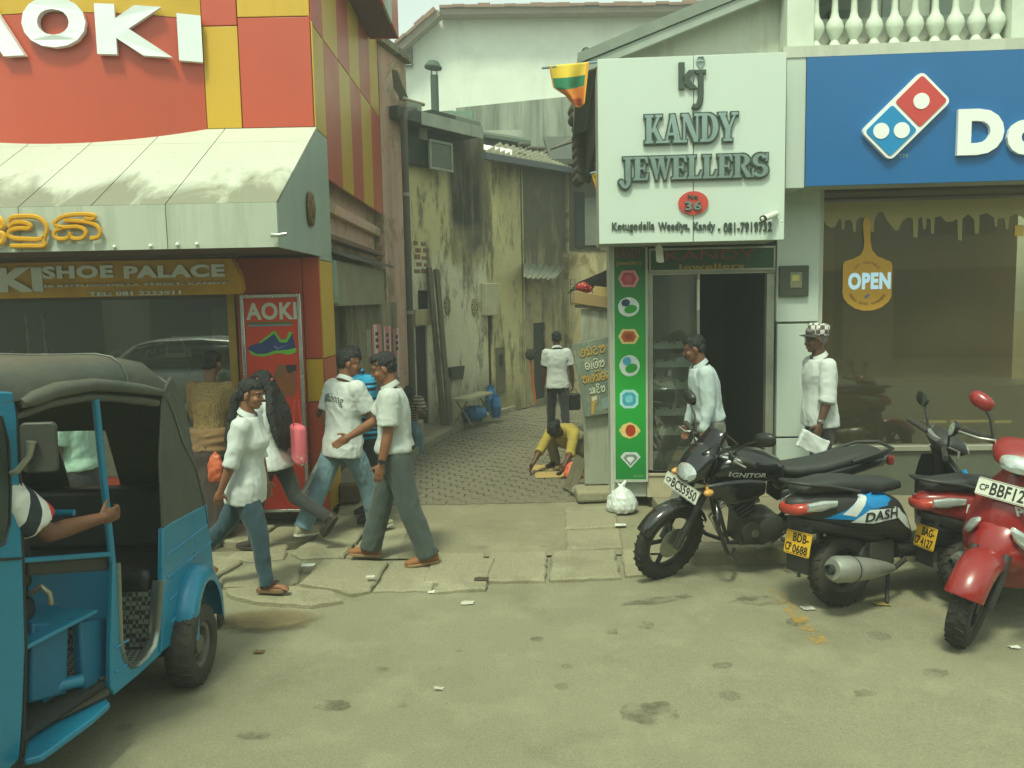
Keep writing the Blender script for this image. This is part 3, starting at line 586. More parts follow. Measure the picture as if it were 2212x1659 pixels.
# posters on the grey wall (print is flat)
def poster_mat():
    t = NT('pink_poster_print'); v = t.coord(); s_ = t.sep(v); c = t.mix(t.noise(1.2, 3), S(206, 96, 116), S(206, 140, 142))
    w = t.n('TexWave', _wave_type='BANDS', _bands_direction='Y'); w.inputs['Scale'].default_value = 0.95; w.inputs['Distortion'].default_value = 1.2; w.inputs['Detail'].default_value = 2; t.set(w.inputs['Vector'], v)
    c = t.mix(t.ramp(w.outputs[0], [(0.72, 0), (0.76, 1)]), c, S(214, 206, 190)); return t.done(c, 0.6)
WGn = .004; M_POST = poster_mat(); M_INK = pm('ink', S(34, 32, 30), 0.6)
for k, (x0, x1, y0, y1) in enumerate(((802, 826, 702, 812), (828, 846, 705, 812), (848, 866, 710, 812), (790, 802, 712, 770))):
    (ua, zt1), (ub_, zb1) = WG.px(x0, y0), WG.px(x1, y1); m = MB(); WG.box(m, ua, ub_, zb1, zt1, .001, .006)
    o = m.build('poster', M_POST if k < 3 else pm('bw_print', S(150, 146, 132), 0.6, var=0.5, scale=10), None); tag(o, ['pink poster with white stripe pasted beside the doorway', 'pink poster with dark blocks pasted between two other posters', 'pink poster with slanted black banner, next to the drainpipe', 'black and white slip pasted next to the pink posters'][k], 'poster')
    if k < 3:
        m = MB(); w = ub_ - ua; h = zt1 - zb1
        for q in range(3): WG.box(m, ua + w * 0.35, ua + w * 0.65, zb1 + h * (0.55 + 0.12 * q), zb1 + h * (0.62 + 0.12 * q), .006, .009)
        m.build('print_block', M_INK, o)
# AOKI flex banner hung in front of the column
ban = thing('shop_banner', 'tall red silver-framed banner printed with white letters, blue sneaker and brown boot', 'banner', (-2.3, 7.78, 0.1))
BF = Frame((0, 7.78, 0), (1, 0)); u0, zt = BF.px(526, 645); u1 = BF.px(648, 800)[0]; zb = 0.14
m = MB(); BF.box(m, u0, u1, zb, zt, -0.02, 0); m.build('print', pm('banner_red', S(212, 60, 34), 0.4, var=0.08), ban)
M_SIL = pm('silver_frame', (0.7, 0.73, 0.7), 0.25, 0.85)
m = MB(); BF.box(m, u0 - 0.035, u0 - 0.003, zb - 0.03, zt + 0.035, -0.025, 0.012); BF.box(m, u1 + 0.003, u1 + 0.035, zb - 0.03, zt + 0.035, -0.025, 0.012); BF.box(m, u0 - 0.003, u1 + 0.003, zt + 0.003, zt + 0.035, -0.025, 0.012); BF.box(m, u0 - 0.003, u1 + 0.003, zb - 0.03, zb - 0.003, -0.025, 0.012); m.build('frame', M_SIL, ban, bevel=0.003)
letters(BF, 'AOKI', 532, 640, 652, 692, pm('banner_white', S(206, 212, 196), 0.5, var=0.05), ban, 0.035, 0.001, 0.003)
def flat(fr, pts, mat, parent, n0=0.001, n1=0.003, name='print_shape'):
    m = MB(); m.M = fr.mat(); q = [fr.px(*p, n1) for p in pts]; m.prism(q, n0, n1); return m.build(name, mat, parent)
flat(BF, [(534, 696), (631, 694), (631, 699), (534, 701)], pm('print_green', S(96, 110, 50), 0.5), ban); flat(BF, [(536, 702), (630, 700), (630, 703), (538, 706)], pm('print_cyan', S(90, 150, 170), 0.5), ban)
def zz6(x, y): return (480 + x * 0.28933) / 1.15733, (480 + y * 0.28933) / 1.15733
flat(BF, [zz6(*p) for p in [(480, 1350), (520, 1320), (580, 1305), (700, 1205), (735, 1215), (760, 1270), (820, 1270), (835, 1210), (865, 1215), (895, 1340), (895, 1395), (760, 1400), (720, 1385), (600, 1420), (520, 1405)]], pm('print_blue', S(34, 60, 120), 0.5), ban)
M_LIME = pm('print_lime', S(112, 190, 50), 0.5)
flat(BF, [zz6(*p) for p in [(488, 1365), (560, 1400), (640, 1398), (720, 1370), (820, 1365), (900, 1345), (900, 1385), (840, 1405), (740, 1392), (610, 1424), (520, 1408)]], M_LIME, ban, 0.003, 0.005); flat(BF, [zz6(*p) for p in [(700, 1205), (725, 1205), (765, 1275), (815, 1272), (835, 1208), (868, 1212), (850, 1250), (820, 1300), (760, 1300), (710, 1225), (590, 1310), (580, 1300)]], M_LIME, ban, 0.003, 0.005)
flat(BF, [zz6(*p) for p in [(705, 1340), (740, 1360), (850, 1310), (745, 1345), (715, 1325)]], pm('print_grey', S(110, 120, 170), 0.5), ban, 0.005, 0.007)
M_BOOT = pm('print_boot', S(150, 84, 44), 0.5, scale=14)
flat(BF, [zz6(*p) for p in [(600, 1690), (665, 1620), (720, 1570), (740, 1490), (800, 1490), (815, 1500), (905, 1490), (905, 1700), (880, 1760), (740, 1790), (640, 1800), (580, 1770)]], M_BOOT, ban); flat(BF, [zz6(*p) for p in [(810, 1495), (905, 1490), (900, 1540), (840, 1570), (815, 1540)]], pm('print_dark', S(50, 46, 50), 0.5), ban, 0.003, 0.005)
flat(BF, [zz6(*p) for p in [(640, 1655), (690, 1600), (790, 1490), (800, 1520), (730, 1600), (690, 1660), (660, 1700)]], pm('print_lace', S(118, 96, 66), 0.5, scale=20, var=0.5), ban, 0.003, 0.005)
# ================================================================ JEWELLER AND PIZZA SHOP (right)
J = Frame((0, 8.1, 0), (1, -0.062))
M_WCLAD = clad('white_cladding', S(190, 202, 190), 0.3)
M_WWALL = stained('white_wall', S(196, 200, 184), S(136, 134, 112), 0.45, (4, 4, 0.6), 0.5, 0.72, rough=0.8, bump=0.15)
M_ALU = pm('aluminium', S(172, 172, 156), 0.4, 0.4, dirt=S(110, 104, 84), dirt_amt=0.4)
M_TILE = pm('beige_tile', S(186, 176, 146), 0.35, var=0.12, dirt=S(140, 128, 98))
M_GREENB = None
jew = thing('jeweller_shop', 'narrow jewellery shop with white gabled upper floor and open dark doorway', 'shop', (1.6, 8.4, 0))
jx = lambda x, y=800, n=0: J.px(x, y, n)[0]
jz = lambda y, x=1500, n=0: J.px(x, y, n)[1]
uJ0, uJ1 = jx(1318), jx(1675)
# upper gable wall and roof
a0 = J.px(1292, 128, -0.1); a1 = J.px(1640, -14, -0.1)
sl = (a1[1] - a0[1]) / (a1[0] - a0[0]); ur = jx(1702, 300)
m = MB(); m.M = J.mat(); m.prism([(a0[0], 2.6), (ur, 2.6), (ur, a0[1] + sl * (ur - a0[0])), (a0[0], a0[1])], -0.3, -0.05); m.build('gable_wall', M_WWALL, jew)
r0 = J.px(1248, 131, 0.15); m = MB(); m.M = J.mat(); L = 3.2
m.prism([(r0[0], r0[1] - 0.03), (r0[0] + L, r0[1] - 0.03 + sl * L), (r0[0] + L, r0[1] + 0.10 + sl * L), (r0[0], r0[1] + 0.06)], -4.6, 0.18); m.build('roof', pm('grey_roof', S(122, 132, 120), 0.7, var=0.25), jew)
m = MB(); m.M = J.mat(); m.prism([(r0[0] + 0.02, r0[1] - 0.12), (r0[0] + L, r0[1] - 0.12 + sl * L), (r0[0] + L, r0[1] - 0.034 + sl * L), (r0[0] + 0.02, r0[1] - 0.034)], 0.10, 0.16); m.build('verge_board', pm('verge', S(150, 160, 148), 0.6), jew)
# dark timber side of the upper floor, edged with roof tiles
us = a0[0]; M_DTIM = pm('dark_timber', S(58, 62, 50), 0.85, var=0.4, scale=4, bump=0.4)
pA, pB = J.p(us, 0, -0.1), J.p(us, 0, -3.3)
for k in range(7):
    za, zb = 3.62 + k * 0.31, 3.62 + k * 0.31 + 0.30
    if za > r0[1] - 0.1: break
    m = MB(); m.bar(Vector((pA.x - 0.0, pA.y, (za + zb) / 2)), Vector((pB.x, pB.y, (za + zb) / 2)), 0.05, zb - za); m.build('weatherboard', M_DTIM, jew)
m = MB()
for k in range(9):
    zc = 3.70 + k * 0.115; m.lathe([(0.075, -0.2), (0.085, 0.0), (0.075, 0.05)], Vector((pB.x - 0.09 - 0.05 * (k > 6), pB.y + 0.05, zc)), (0.2, -1, 0.15), 10)
m.build('edge_tiles', pm('old_tile', S(84, 82, 66), 0.9, var=0.4, bump=0.5), jew)
p = ony(1266, 113, J.p(us, 0, 0.1).y); m = MB(); m.ell(p, (0.045, 0.05, 0.045)); m.build('roof_ball', pm('black_ball', S(40, 42, 40), 0.4), jew, smooth=2)
# white clad pillar between the shops
def jp(x0, x1, y0, y1, mat, n0=-0.04, n1=0.0, name='cladding_panel', parent=None, gap=0.003, bev=0.003):
    u0, za = J.px(x0, y1, n1); u1, zb = J.px(x1, y0, n1); m = MB(); J.box(m, u0 + gap, u1 - gap, za + gap, zb - gap, n0, n1); return m.build(name, mat, parent, bevel=bev)
pil = thing('clad_pillar', 'white panel-clad pillar with meter niche between jeweller and pizza shop', 'pillar', J.p(jx(1725), 0.13, 0))
for ya, yb_ in ((380, 696), (698, 944), (946, 1006)): jp(1676, 1774, ya, yb_, M_WCLAD, 0.0, 0.06, parent=pil)
m = MB(); J.box(m, jx(1676), jx(1774), 0.13, 4.6, -0.4, -0.003); m.build('core', M_WWALL, pil)
zq = jz(1006, 1725); m = MB(); J.box(m, jx(1678), jx(1775), 0.13, zq, 0.0, 0.05); m.build('plinth', M_TILE, pil)
mt = thing('meter_box', 'dark square electricity meter box with yellow sticker on white pillar', 'box', J.p(jx(1715), jz(640, 1715), 0.06))
jp(1683, 1748, 573, 641, pm('meter_dark', S(66, 70, 56), 0.4), 0.062, 0.10, 'case', mt, 0, 0.006); jp(1707, 1733, 588, 622, pm('meter_face', S(120, 120, 96), 0.5), 0.101, 0.108, 'dial', mt, 0, 0.004); jp(1711, 1727, 594, 607, pm('yellow_sticker', S(170, 160, 90), 0.5), 0.109, 0.111, 'sticker', mt, 0, 0)
# doorway and display window
def jbox(name, x0, x1, y0, y1, n0, n1, mat, parent=jew, bev=0.0):
    return jp(x0, x1, y0, y1, mat, n0, n1, name, parent, 0, bev)
ytop, ybot = 592, 1016
zt_, zb_ = jz(ytop, 1530), jz(ybot, 1530)
for nm, xa, xb in (('jamb', 1396, 1410), ('mullion', 1505, 1512), ('jamb', 1652, 1674)):
    jbox(nm, xa, xb, 590, 1016, -0.08, 0.02, M_ALU, bev=0.004)
m = MB(); J.box(m, jx(1396), jx(1674), zt_, zt_ + 0.05, -0.08, 0.02); m.build('door_head', M_ALU, jew)
m = MB(); J.box(m, jx(1318), jx(1397), 0.13, 2.75, -0.5, -0.01); m.build('pier', M_WWALL, jew)
m = MB(); J.box(m, jx(1397), jx(1676), zt_ + 0.05, 2.75, -0.5, -0.02); m.build('lintel', M_DARKIN, jew)
zst = jz(1020, 1530); m = MB(); J.box(m, jx(1396), jx(1674), 0.13, zst, -0.3, 0.02); m.build('step_core', M_GAP, jew)
xx = jx(1396)
while xx < jx(1672):
    w = min(0.3, jx(1674) - xx); m = MB(); J.box(m, xx + 0.002, xx + w - 0.002, 0.132, zst - 0.03, 0.02, 0.032); m.build('step_tile', M_TILE, jew, bevel=0.002); m = MB(); J.box(m, xx + 0.002, xx + w - 0.002, zst - 0.026, zst, -0.3, 0.045); m.build('step_tile', M_TILE, jew, bevel=0.002); xx += w
m = MB(); J.box(m, jx(1410), jx(1505), zst + 0.01, zt_, -0.04, -0.03); m.build('window_pane', M_GLASS, jew)
uu0, uu1 = jx(1397), jx(1674); m = MB()
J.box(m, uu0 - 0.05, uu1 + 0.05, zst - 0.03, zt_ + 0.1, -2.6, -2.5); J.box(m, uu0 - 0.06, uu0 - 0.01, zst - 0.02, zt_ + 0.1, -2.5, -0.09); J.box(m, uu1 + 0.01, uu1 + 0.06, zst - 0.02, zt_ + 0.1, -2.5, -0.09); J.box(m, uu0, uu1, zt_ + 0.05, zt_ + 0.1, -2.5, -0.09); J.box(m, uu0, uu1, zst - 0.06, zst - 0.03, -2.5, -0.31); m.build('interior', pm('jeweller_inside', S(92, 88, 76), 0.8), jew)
m = MB(); J.box(m, jx(1410), jx(1506), zst, zt_, -0.50, -0.46); m.build('display_back', pm('display_back', S(104, 104, 84), 0.8, var=0.2), jew)
# shelves with white trays of rings
M_SHELF = pm('glass_shelf', S(190, 200, 186), 0.3); M_TRAY = pm('tray_white', S(214, 216, 204), 0.5); M_STONEG = pm('gem_dark', S(96, 40, 40), 0.3)
for k, yy in enumerate((742, 782, 829, 886, 928)):
    u0, z = J.px(1411, yy, -0.1); u1 = J.px(1503, yy, -0.1)[0]; m = MB(); J.box(m, u0, u1, z - 0.045, z - 0.03, -0.45, -0.06); m.build('display_shelf', M_SHELF, jew); m = MB(); J.box(m, u0 + .02 * (k % 2), u1 - .03 * (k == 2), z - .05, z - .015, -.058, -.05); m.build('shelf_edge', M_TRAY, jew)
    for q in range(2):
        t_ = thing('jewellery_tray', 'white tray of rings on the %s, nearer the %s' % (['upper shelf', 'second shelf', 'middle shelf', 'fourth shelf', 'lowest shelf'][k], ('gem banner', 'open doorway')[q]), 'tray', J.p(u0 + 0.11 + q * 0.2, z - 0.03, -0.15), 'jewellery trays in the window')
        m = MB(); ua = u0 + 0.015 + q * 0.2; J.box(m, ua, ua + 0.185, z - 0.03, z + 0.005 + 0.01 * q, -0.30, -0.10); m.build('tray', M_TRAY, t_, bevel=0.006)
        for w in range(4):
            m = MB(); m.lathe([(0.011, 0), (0.014, 0.012), (0.004, 0.02)], J.p(ua + 0.03 + w * 0.042, z + 0.005 + 0.01 * q, -0.13), (0, 0, 1), 8); m.build('ring', M_STONEG if (w + k) % 3 == 0 else M_TRAY, t_, smooth=1)
for k, (x, y, r) in enumerate(((1425, 992, 0.075), (1447, 985, 0.085), (1462, 994, 0.06))):
    u, z = J.px(x, y, -0.2); m = MB(); m.ell((0, 0, 0), (r, r * 0.9, r * 1.2), None, 12, 8); m.v = [tuple(Vector(v) * (1 + 0.25 * noise.noise(Vector(v) * 14 + Vector((k * 5, 0, 0))))) for v in m.v]; o = m.build('rough_stone', pm('green_quartz', S(120, 128, 98), 0.6, var=0.35, scale=9), None, smooth=0.4); o.location = J.p(u, zst + r * 1.1, -0.2)
    tag(o, ['rough pale green stone nearest the window jamb', 'largest rough green stone in the middle of the window floor', 'small rough stone on the window floor near the door'][k], 'stone')
u, z = J.px(1508, 670, 0.03); m = MB(); m.tube([J.p(u, z, 0.04), J.p(u, J.px(1508, 604, 0.03)[1], 0.04)], 0.014, 8); m.build('glass_reflection', pm('reflection_white', S(214, 220, 206), 0.3), jew, smooth=1)  # white bar added in place of the bright reflection at the glass edge
# big white sign box
sg = thing('shop_sign', 'big square white sign box with silver serif letters and red oval number 36', 'sign', J.p(1.6, 2.6, 0.4))
NS = 0.72; q = [J.px(1292, 127, NS), J.px(1698, 113, NS), J.px(1695, 521, NS), J.px(1293, 524, NS)]
su0, su1, szb, szt = (q[0][0] + q[3][0]) / 2, (q[1][0] + q[2][0]) / 2, (q[2][1] + q[3][1]) / 2, (q[0][1] + q[1][1]) / 2; sm_ = J.px(1498, 400, NS)[0]
M_SIGNW = pm('sign_white', S(200, 212, 200), 0.35, var=0.04, scale=1.5)
for a, b in ((su0, sm_ - 0.003), (sm_ + 0.003, su1)):
    m = MB(); J.box(m, a, b, szb, szt, NS - 0.02, NS); m.build('face_panel', M_SIGNW, sg, bevel=0.003)
m = MB(); J.box(m, su0 + 0.005, su1 - 0.005, szb + 0.01, szt - 0.01, 0.02, NS - 0.021); m.build('box', pm('sign_box', S(176, 182, 168), 0.5, dirt=S(110, 104, 86)), sg)
M_LDARK = pm('letter_dark', S(62, 76, 66), 0.4); M_LSILV = pm('letter_silver', S(150, 172, 166), 0.2, 0.55, var=0.18, scale=5)
SI = {'K': ([(0, 0), (0, 1)], 1), }
def serif_text(fr, s, xa, xb, yt, yb, parent, drop=None):
    """condensed slab-serif capitals: dark backing outline with a silver face in front; per-letter polygons on a 0..1 grid"""
    st = 0.30; sf = 0.07
    def stem(x, w=st): return [[(x, sf), (x + w, sf), (x + w, 1 - sf), (x, 1 - sf)]]
    def foot(x0, x1): return [[(x0, 0), (x1, 0), (x1, sf + 0.02), (x0, sf + 0.02)]]
    def head(x0, x1): return [[(x0, 1 - sf - 0.02), (x1, 1 - sf - 0.02), (x1, 1), (x0, 1)]]
    arc = lambda cx, cy, rx, ry, a0, a1, n=12: [(cx + rx * math.cos(math.radians(a0 + (a1 - a0) * i / n)), cy + ry * math.sin(math.radians(a0 + (a1 - a0) * i / n))) for i in range(n + 1)]
    G = {'K': stem(0.1) + foot(0, 0.5) + head(0, 0.5) + [[(0.38, 0.42), (0.72, 0.93), (0.9, 0.93), (0.48, 0.36)], [(0.42, 0.52), (0.78, 0.07), (1.06, 0.07), (0.6, 0.64)]] + head(0.62, 1.02) + foot(0.66, 1.12),
         'A': [[(0.12, 0.07), (0.24, 0.07), (0.56, 0.93), (0.42, 0.93)], [(0.66, 0.07), (1.0, 0.07), (0.66, 1), (0.40, 1)], [(0.28, 0.26), (0.8, 0.26), (0.76, 0.36), (0.3, 0.36)]] + foot(0.02, 0.36) + foot(0.58, 1.08),
         'N': stem(0.1, 0.12) + foot(0, 0.32) + head(0, 0.3) + [[(0.1, 0.93), (0.40, 1), (0.95, 0.1), (0.95, 0), (0.74, 0)]] + [[(0.86, 0.1), (0.98, 0.1), (0.98, 0.93), (0.86, 0.93)]] + head(0.74, 1.1),
         'D': stem(0.1) + foot(0, 0.45) + head(0, 0.45) + [arc(0.45, 0.5, 0.6, 0.5, 90, -90) + arc(0.45, 0.5, 0.28, 0.41, -90, 90)],
         'Y': [[(0.06, 0.93), (0.38, 0.93), (0.68, 0.45), (0.40, 0.42)], [(0.9, 0.93), (1.02, 0.93), (0.68, 0.40), (0.56, 0.45)], [(0.4, 0.07), (0.70, 0.07), (0.70, 0.5), (0.40, 0.5)]] + head(0, 0.46) + head(0.76, 1.14) + foot(0.28, 0.82),
         'E': stem(0.1) + [[(0.1, 0), (0.85, 0), (0.92, 0.3), (0.84, 0.3), (0.7, 0.09), (0.1, 0.09)], [(0.1, 1), (0.84, 1), (0.88, 0.72), (0.8, 0.72), (0.68, 0.91), (0.1, 0.91)], [(0.38, 0.46), (0.6, 0.46), (0.66, 0.36), (0.7, 0.36), (0.7, 0.68), (0.66, 0.68), (0.6, 0.55), (0.38, 0.55)]] + foot(0, 0.4) + head(0, 0.4),
         'L': stem(0.1) + head(0, 0.5) + [[(0, 0), (0.82, 0), (0.9, 0.34), (0.82, 0.34), (0.66, 0.09), (0, 0.09)]],
         'W': [[(0.06, 0.93), (0.36, 0.93), (0.56, 0.2), (0.42, 0)], [(0.62, 0.93), (0.72, 0.93), (0.5, 0), (0.42, 0)], [(0.56, 0.93), (0.86, 0.93), (1.06, 0.2), (0.92, 0)], [(1.16, 0.93), (1.28, 0.93), (1.0, 0), (0.92, 0)]] + head(0, 0.92) + head(1.04, 1.4),
         'R': stem(0.1) + foot(0, 0.48) + head(0, 0.45) + [arc(0.45, 0.73, 0.52, 0.27, 90, -90) + arc(0.45, 0.73, 0.22, 0.19, -90, 90), [(0.42, 0.5), (0.66, 0.5), (1.06, 0.07), (1.1, 0), (0.78, 0)]],
         'J': [[(0.35, 0.0), (0.66, 0.0), (0.66, 0.93), (0.35, 0.93)]] + head(0.22, 0.8) + [arc(0.33, 0.0, 0.33, 0.34, 0, -180, 12) + arc(0.33, 0.0, 0.08, 0.2, -180, 0, 10)] + [arc(0.08, -0.06, 0.12, 0.1, 0, 360, 12)],
         'S': [arc(0.5, 0.72, 0.46, 0.28, 20, 270, 14) + arc(0.5, 0.72, 0.16, 0.17, 270, 20, 10), arc(0.48, 0.28, 0.5, 0.28, 90, -160, 14) + arc(0.48, 0.28, 0.2, 0.17, -160, 90, 10), [(0.82, 0.66), (0.92, 0.66), (0.94, 1.0), (0.84, 1.0)], [(0.02, 0.36), (0.12, 0.36), (0.12, 0.0), (0.02, 0.0)]]}
    W_ = {'K': 1.1, 'A': 1.06, 'N': 1.1, 'D': 1.06, 'Y': 1.12, 'E': 0.94, 'L': 0.9, 'W': 1.38, 'R': 1.1, 'J': 0.84, 'S': 0.98}
    tot = sum(W_[c] for c in s); (ua, z0), (ub, z1) = fr.px(xa, yb, NS), fr.px(xb, yt, NS); sx = (ub - ua) / tot; sy = z1 - z0; pos = 0
    for c in s:
        mf = MB(); mb_ = MB(); 
        for poly in G[c]:
            P = [(ua + (pos + x) * sx, z0 + y * sy) for x, y in poly]
            ar = sum(P[i][0] * P[(i + 1) % len(P)][1] - P[(i + 1) % len(P)][0] * P[i][1] for i in range(len(P)))
            if ar < 0: P = P[::-1]
            cu_off = 0.013; n = len(P); O = []
            for i in range(n):
                p0, p1, p2 = Vector(P[i - 1]), Vector(P[i]), Vector(P[(i + 1) % n]); e1 = (p1 - p0).normalized() if (p1 - p0).length > 1e-6 else Vector((1, 0)); e2 = (p2 - p1).normalized() if (p2 - p1).length > 1e-6 else e1
                nn = Vector((e1.y + e2.y, -e1.x - e2.x)); nn = nn.normalized() if nn.length > 1e-3 else Vector((e1.y, -e1.x)); O.append(p1 + nn * cu_off * 1.2)
            mf.M = fr.mat(); mb_.M = fr.mat(); k = len(mf.f) * 0.00004
            mf.prism(P, NS + 0.03, NS + 0.036 + k); mb_.prism([(o.x, o.y) for o in O], NS + 0.004, NS + 0.028 + k)
        o = mb_.build('letter', M_LDARK, parent); f_ = mf.build('letter_face', M_LSILV, None); f_.parent = o; pos += W_[c]
serif_text(J, 'KANDY', 1392, 1592, 244, 312, sg); serif_text(J, 'JEWELLERS', 1338, 1658, 332, 392, sg)
letters(J, 'k', 1466, 1508, 133, 192, M_LDARK, sg, 0.05, NS + 0.002, NS + 0.03, 'logo_letter'); letters(J, 'j', 1492, 1520, 152, 236, M_LDARK, sg, 0.04, NS + 0.002, NS + 0.03, 'logo_letter') if False else None
_g = [[(0.9, 1.0), (0.9, 0.55), (0.86, 0.2), (0.6, 0.02), (0.25, 0.08)]]
(ua, za), (ub, zb2) = J.px(1490, 236, NS), J.px(1522, 152, NS)
m = MB(); ribbon(m, J.mat(), [[(0.72, 1.0), (0.72, 0.6), (0.7, 0.25), (0.5, 0.05), (0.15, 0.08)]], 0.05, NS + 0.002, NS + 0.03, ua, ub, za, zb2); m.M = J.mat(); m.prism([(ua + 0.05, zb2 - 0.03), (ub + 0.01, zb2 - 0.03), (ub + 0.01, zb2), (ua + 0.05, zb2)], NS + 0.002, NS + 0.028); m.build('logo_letter', M_LDARK, sg)
(ua, za), (ub, zb2) = J.px(1503, 152, NS), J.px(1523, 122, NS); m = MB(); m.M = J.mat(); w = ub - ua; h = zb2 - za
for P in ([(0.5, 0), (0.0, 0.62), (0.08, 0.62), (0.5, 0.14)], [(0.5, 0), (0.5, 0.14), (0.92, 0.62), (1, 0.62)], [(0, 0.62), (1, 0.62), (1, 0.70), (0, 0.70)], [(0, 0.70), (0.1, 0.70), (0.28, 0.95), (0.2, 1.0)], [(0.9, 0.70), (1, 0.70), (0.8, 1.0), (0.72, 0.95)], [(0.2, 0.94), (0.8, 0.94), (0.8, 1.0), (0.2, 1.0)], [(0.3, 0.62), (0.36, 0.62), (0.53, 0.1), (0.47, 0.1)], [(0.64, 0.62), (0.7, 0.62), (0.53, 0.1), (0.47, 0.1)]): m.prism([(ua + x * w, za + y * h) for x, y in P], NS + 0.002, NS + 0.014)
m.build('logo_diamond', M_LSILV, sg)
(uc, zc) = J.px(1497, 439, NS); m = MB(); m.M = J.mat(); m.prism([(uc + 0.128 * math.cos(a), zc + 0.1 * math.sin(a)) for a in [2 * math.pi * i / 32 for i in range(32)]], NS, NS + 0.02); m.build('number_oval', pm('oval_red', S(196, 70, 60), 0.4, var=0.06), sg)
letters(J, 'No', 1486, 1508, 420, 430, M_LDARK, sg, 0.03, NS + 0.02, NS + 0.03); letters(J, '36', 1479, 1516, 433, 455, M_LDARK, sg, 0.05, NS + 0.02, NS + 0.034, 'number'); letters(J, '36', 1480, 1515, 434, 454, M_LSILV, sg, 0.02, NS + 0.034, NS + 0.038, 'number')
for s, a, b in (('Kotugodella', 1322, 1414), ('Weediya,', 1422, 1490), ('Kandy', 1498, 1545), ('- 081-7919732', 1551, 1668)): letters(J, s, a, b, 478, 503, M_LDARK, sg, 0.025, NS + 0.001, NS + 0.015)
# camera on the sign, white lamp below it
cc_ = thing('security_camera', 'small white bullet security camera on the corner of the white sign', 'camera', J.p(J.px(1655, 470, NS)[0], J.px(1655, 470, NS)[1], NS))
a, b = J.p(*J.px(1676, 462, NS + 0.03), NS + 0.03), J.p(*J.px(1650, 472, NS + 0.16), NS + 0.16)
m = MB(); m.capsule(a, b, 0.026, 0.028, 12); m.build('body', pm('cam_white', S(216, 220, 206), 0.3), cc_, smooth=1); m = MB(); d = (b - a).normalized(); m.lathe([(0.03, 0), (0.03, 0.02), (0.02, 0.021)], b, d, 12); m.build('lens_hood', pm('black_plastic', S(34, 34, 32), 0.4), cc_, smooth=0.7); m = MB(); m.tube([a, a + Vector((0.03, 0.05, -0.04)), J.p(J.px(1690, 470, NS)[0], J.px(1690, 478, NS)[1], NS)], 0.008, 6); m.build('bracket', _MC['cam_white'], cc_, smooth=1)
u, z = J.px(1427, 545, 0.4); lt = thing('hanging_lamp', 'white pointed lamp hanging under the big white sign', 'lamp', J.p(u, z, 0.4)); m = MB(); m.tube([J.p(u - 0.02, szb + 0.01, 0.4), J.p(u - 0.01, z + 0.05, 0.4)], 0.012, 6); m.build('stem', _MC['cam_white'], lt, smooth=1); m = MB(); m.M = J.mat(); m.prism([(u - 0.045, z + 0.05), (u - 0.04, z - 0.08), (u - 0.01, z - 0.095), (u + 0.03, z - 0.09), (u + 0.015, z + 0.04), (u - 0.01, z + 0.075)][::-1], 0.38, 0.42); m.build('shade', _MC['cam_white'], lt, bevel=0.004)
# green fascia sign over the door
fs_ = thing('door_sign', 'dark green sign board with red and gold letters over the jeweller doorway', 'sign', J.p(jx(1540), 2.5, 0.0))
M_GRD = pm('dark_green_print', S(28, 72, 44), 0.4, var=0.2, scale=3); M_PRED = pm('print_red', S(150, 62, 60), 0.5); M_PGOLD = pm('print_gold', S(178, 140, 40), 0.5)
jp(1405, 1672, 535, 584, M_GRD, 0.025, 0.05, 'panel', fs_); m = MB(); u0, z0 = J.px(1402, 588, 0.05); u1, z1 = J.px(1675, 531, 0.05)
J.box(m, u0, u1, z0, z0 + 0.018, 0.02, 0.06); J.box(m, u0, u1, z1 - 0.018, z1, 0.02, 0.06); J.box(m, u0, u0 + 0.016, z0, z1, 0.021, 0.058); J.box(m, u1 - 0.016, u1, z0, z1, 0.021, 0.058); m.build('frame', M_ALU, fs_)
letters(J, 'KANDY', 1438, 1632, 538, 562, M_PRED, fs_, 0.0, 0.051, 0.054); letters(J, 'Jewellers', 1462, 1608, 568, 586, M_PGOLD, fs_, 0.02, 0.051, 0.054)
# tall green gem banner
gb = thing('gem_banner', 'tall bright green banner printed with rings and gemstones beside the jeweller door', 'banner', J.p(jx(1360), 0.2, 0.05))
NB = 0.06; u0, zb = J.px(1330, 1036, NB); u1, zt = J.px(1394, 534, NB)
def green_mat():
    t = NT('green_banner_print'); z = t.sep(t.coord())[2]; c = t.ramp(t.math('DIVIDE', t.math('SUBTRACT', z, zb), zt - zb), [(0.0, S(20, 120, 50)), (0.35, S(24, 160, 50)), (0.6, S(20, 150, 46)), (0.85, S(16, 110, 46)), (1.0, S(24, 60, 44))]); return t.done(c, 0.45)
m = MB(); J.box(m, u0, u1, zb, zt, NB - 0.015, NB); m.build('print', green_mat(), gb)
m = MB(); J.box(m, u0 - 0.02, u0, zb - 0.02, zt, NB - 0.02, NB + 0.006); J.box(m, u1, u1 + 0.02, zb - 0.02, zt, NB - 0.02, NB + 0.006); J.box(m, u0, u1, zb - 0.025, zb, NB - 0.02, NB + 0.006); m.build('frame', pm('banner_frame', S(176, 182, 166), 0.5), gb)
letters(J, 'KANDY', 1330, 1386, 536, 558, M_PRED, gb, 0.0, NB + 0.001, NB + 0.003); letters(J, 'Jewellers', 1331, 1386, 562, 576, M_PGOLD, gb, 0.0, NB + 0.001, NB + 0.003)
def gem(cx, cy, w, h, shape, c1, c2, c3):
    O = gem_out(shape); cen = (cx, cy); lay = [(1.0, c1), (0.72, c2), (0.4, c3)]
    for k, (s, col) in enumerate(lay):
        flat2([(cx + x * s * w / 2, cy - y * s * h / 2) for x, y in O], pm('gem_%d_%d_%d' % col, S(*col), 0.4, var=0.35, scale=30), gb, NB + 0.001 + k * 0.002, NB + 0.0025 + k * 0.002)
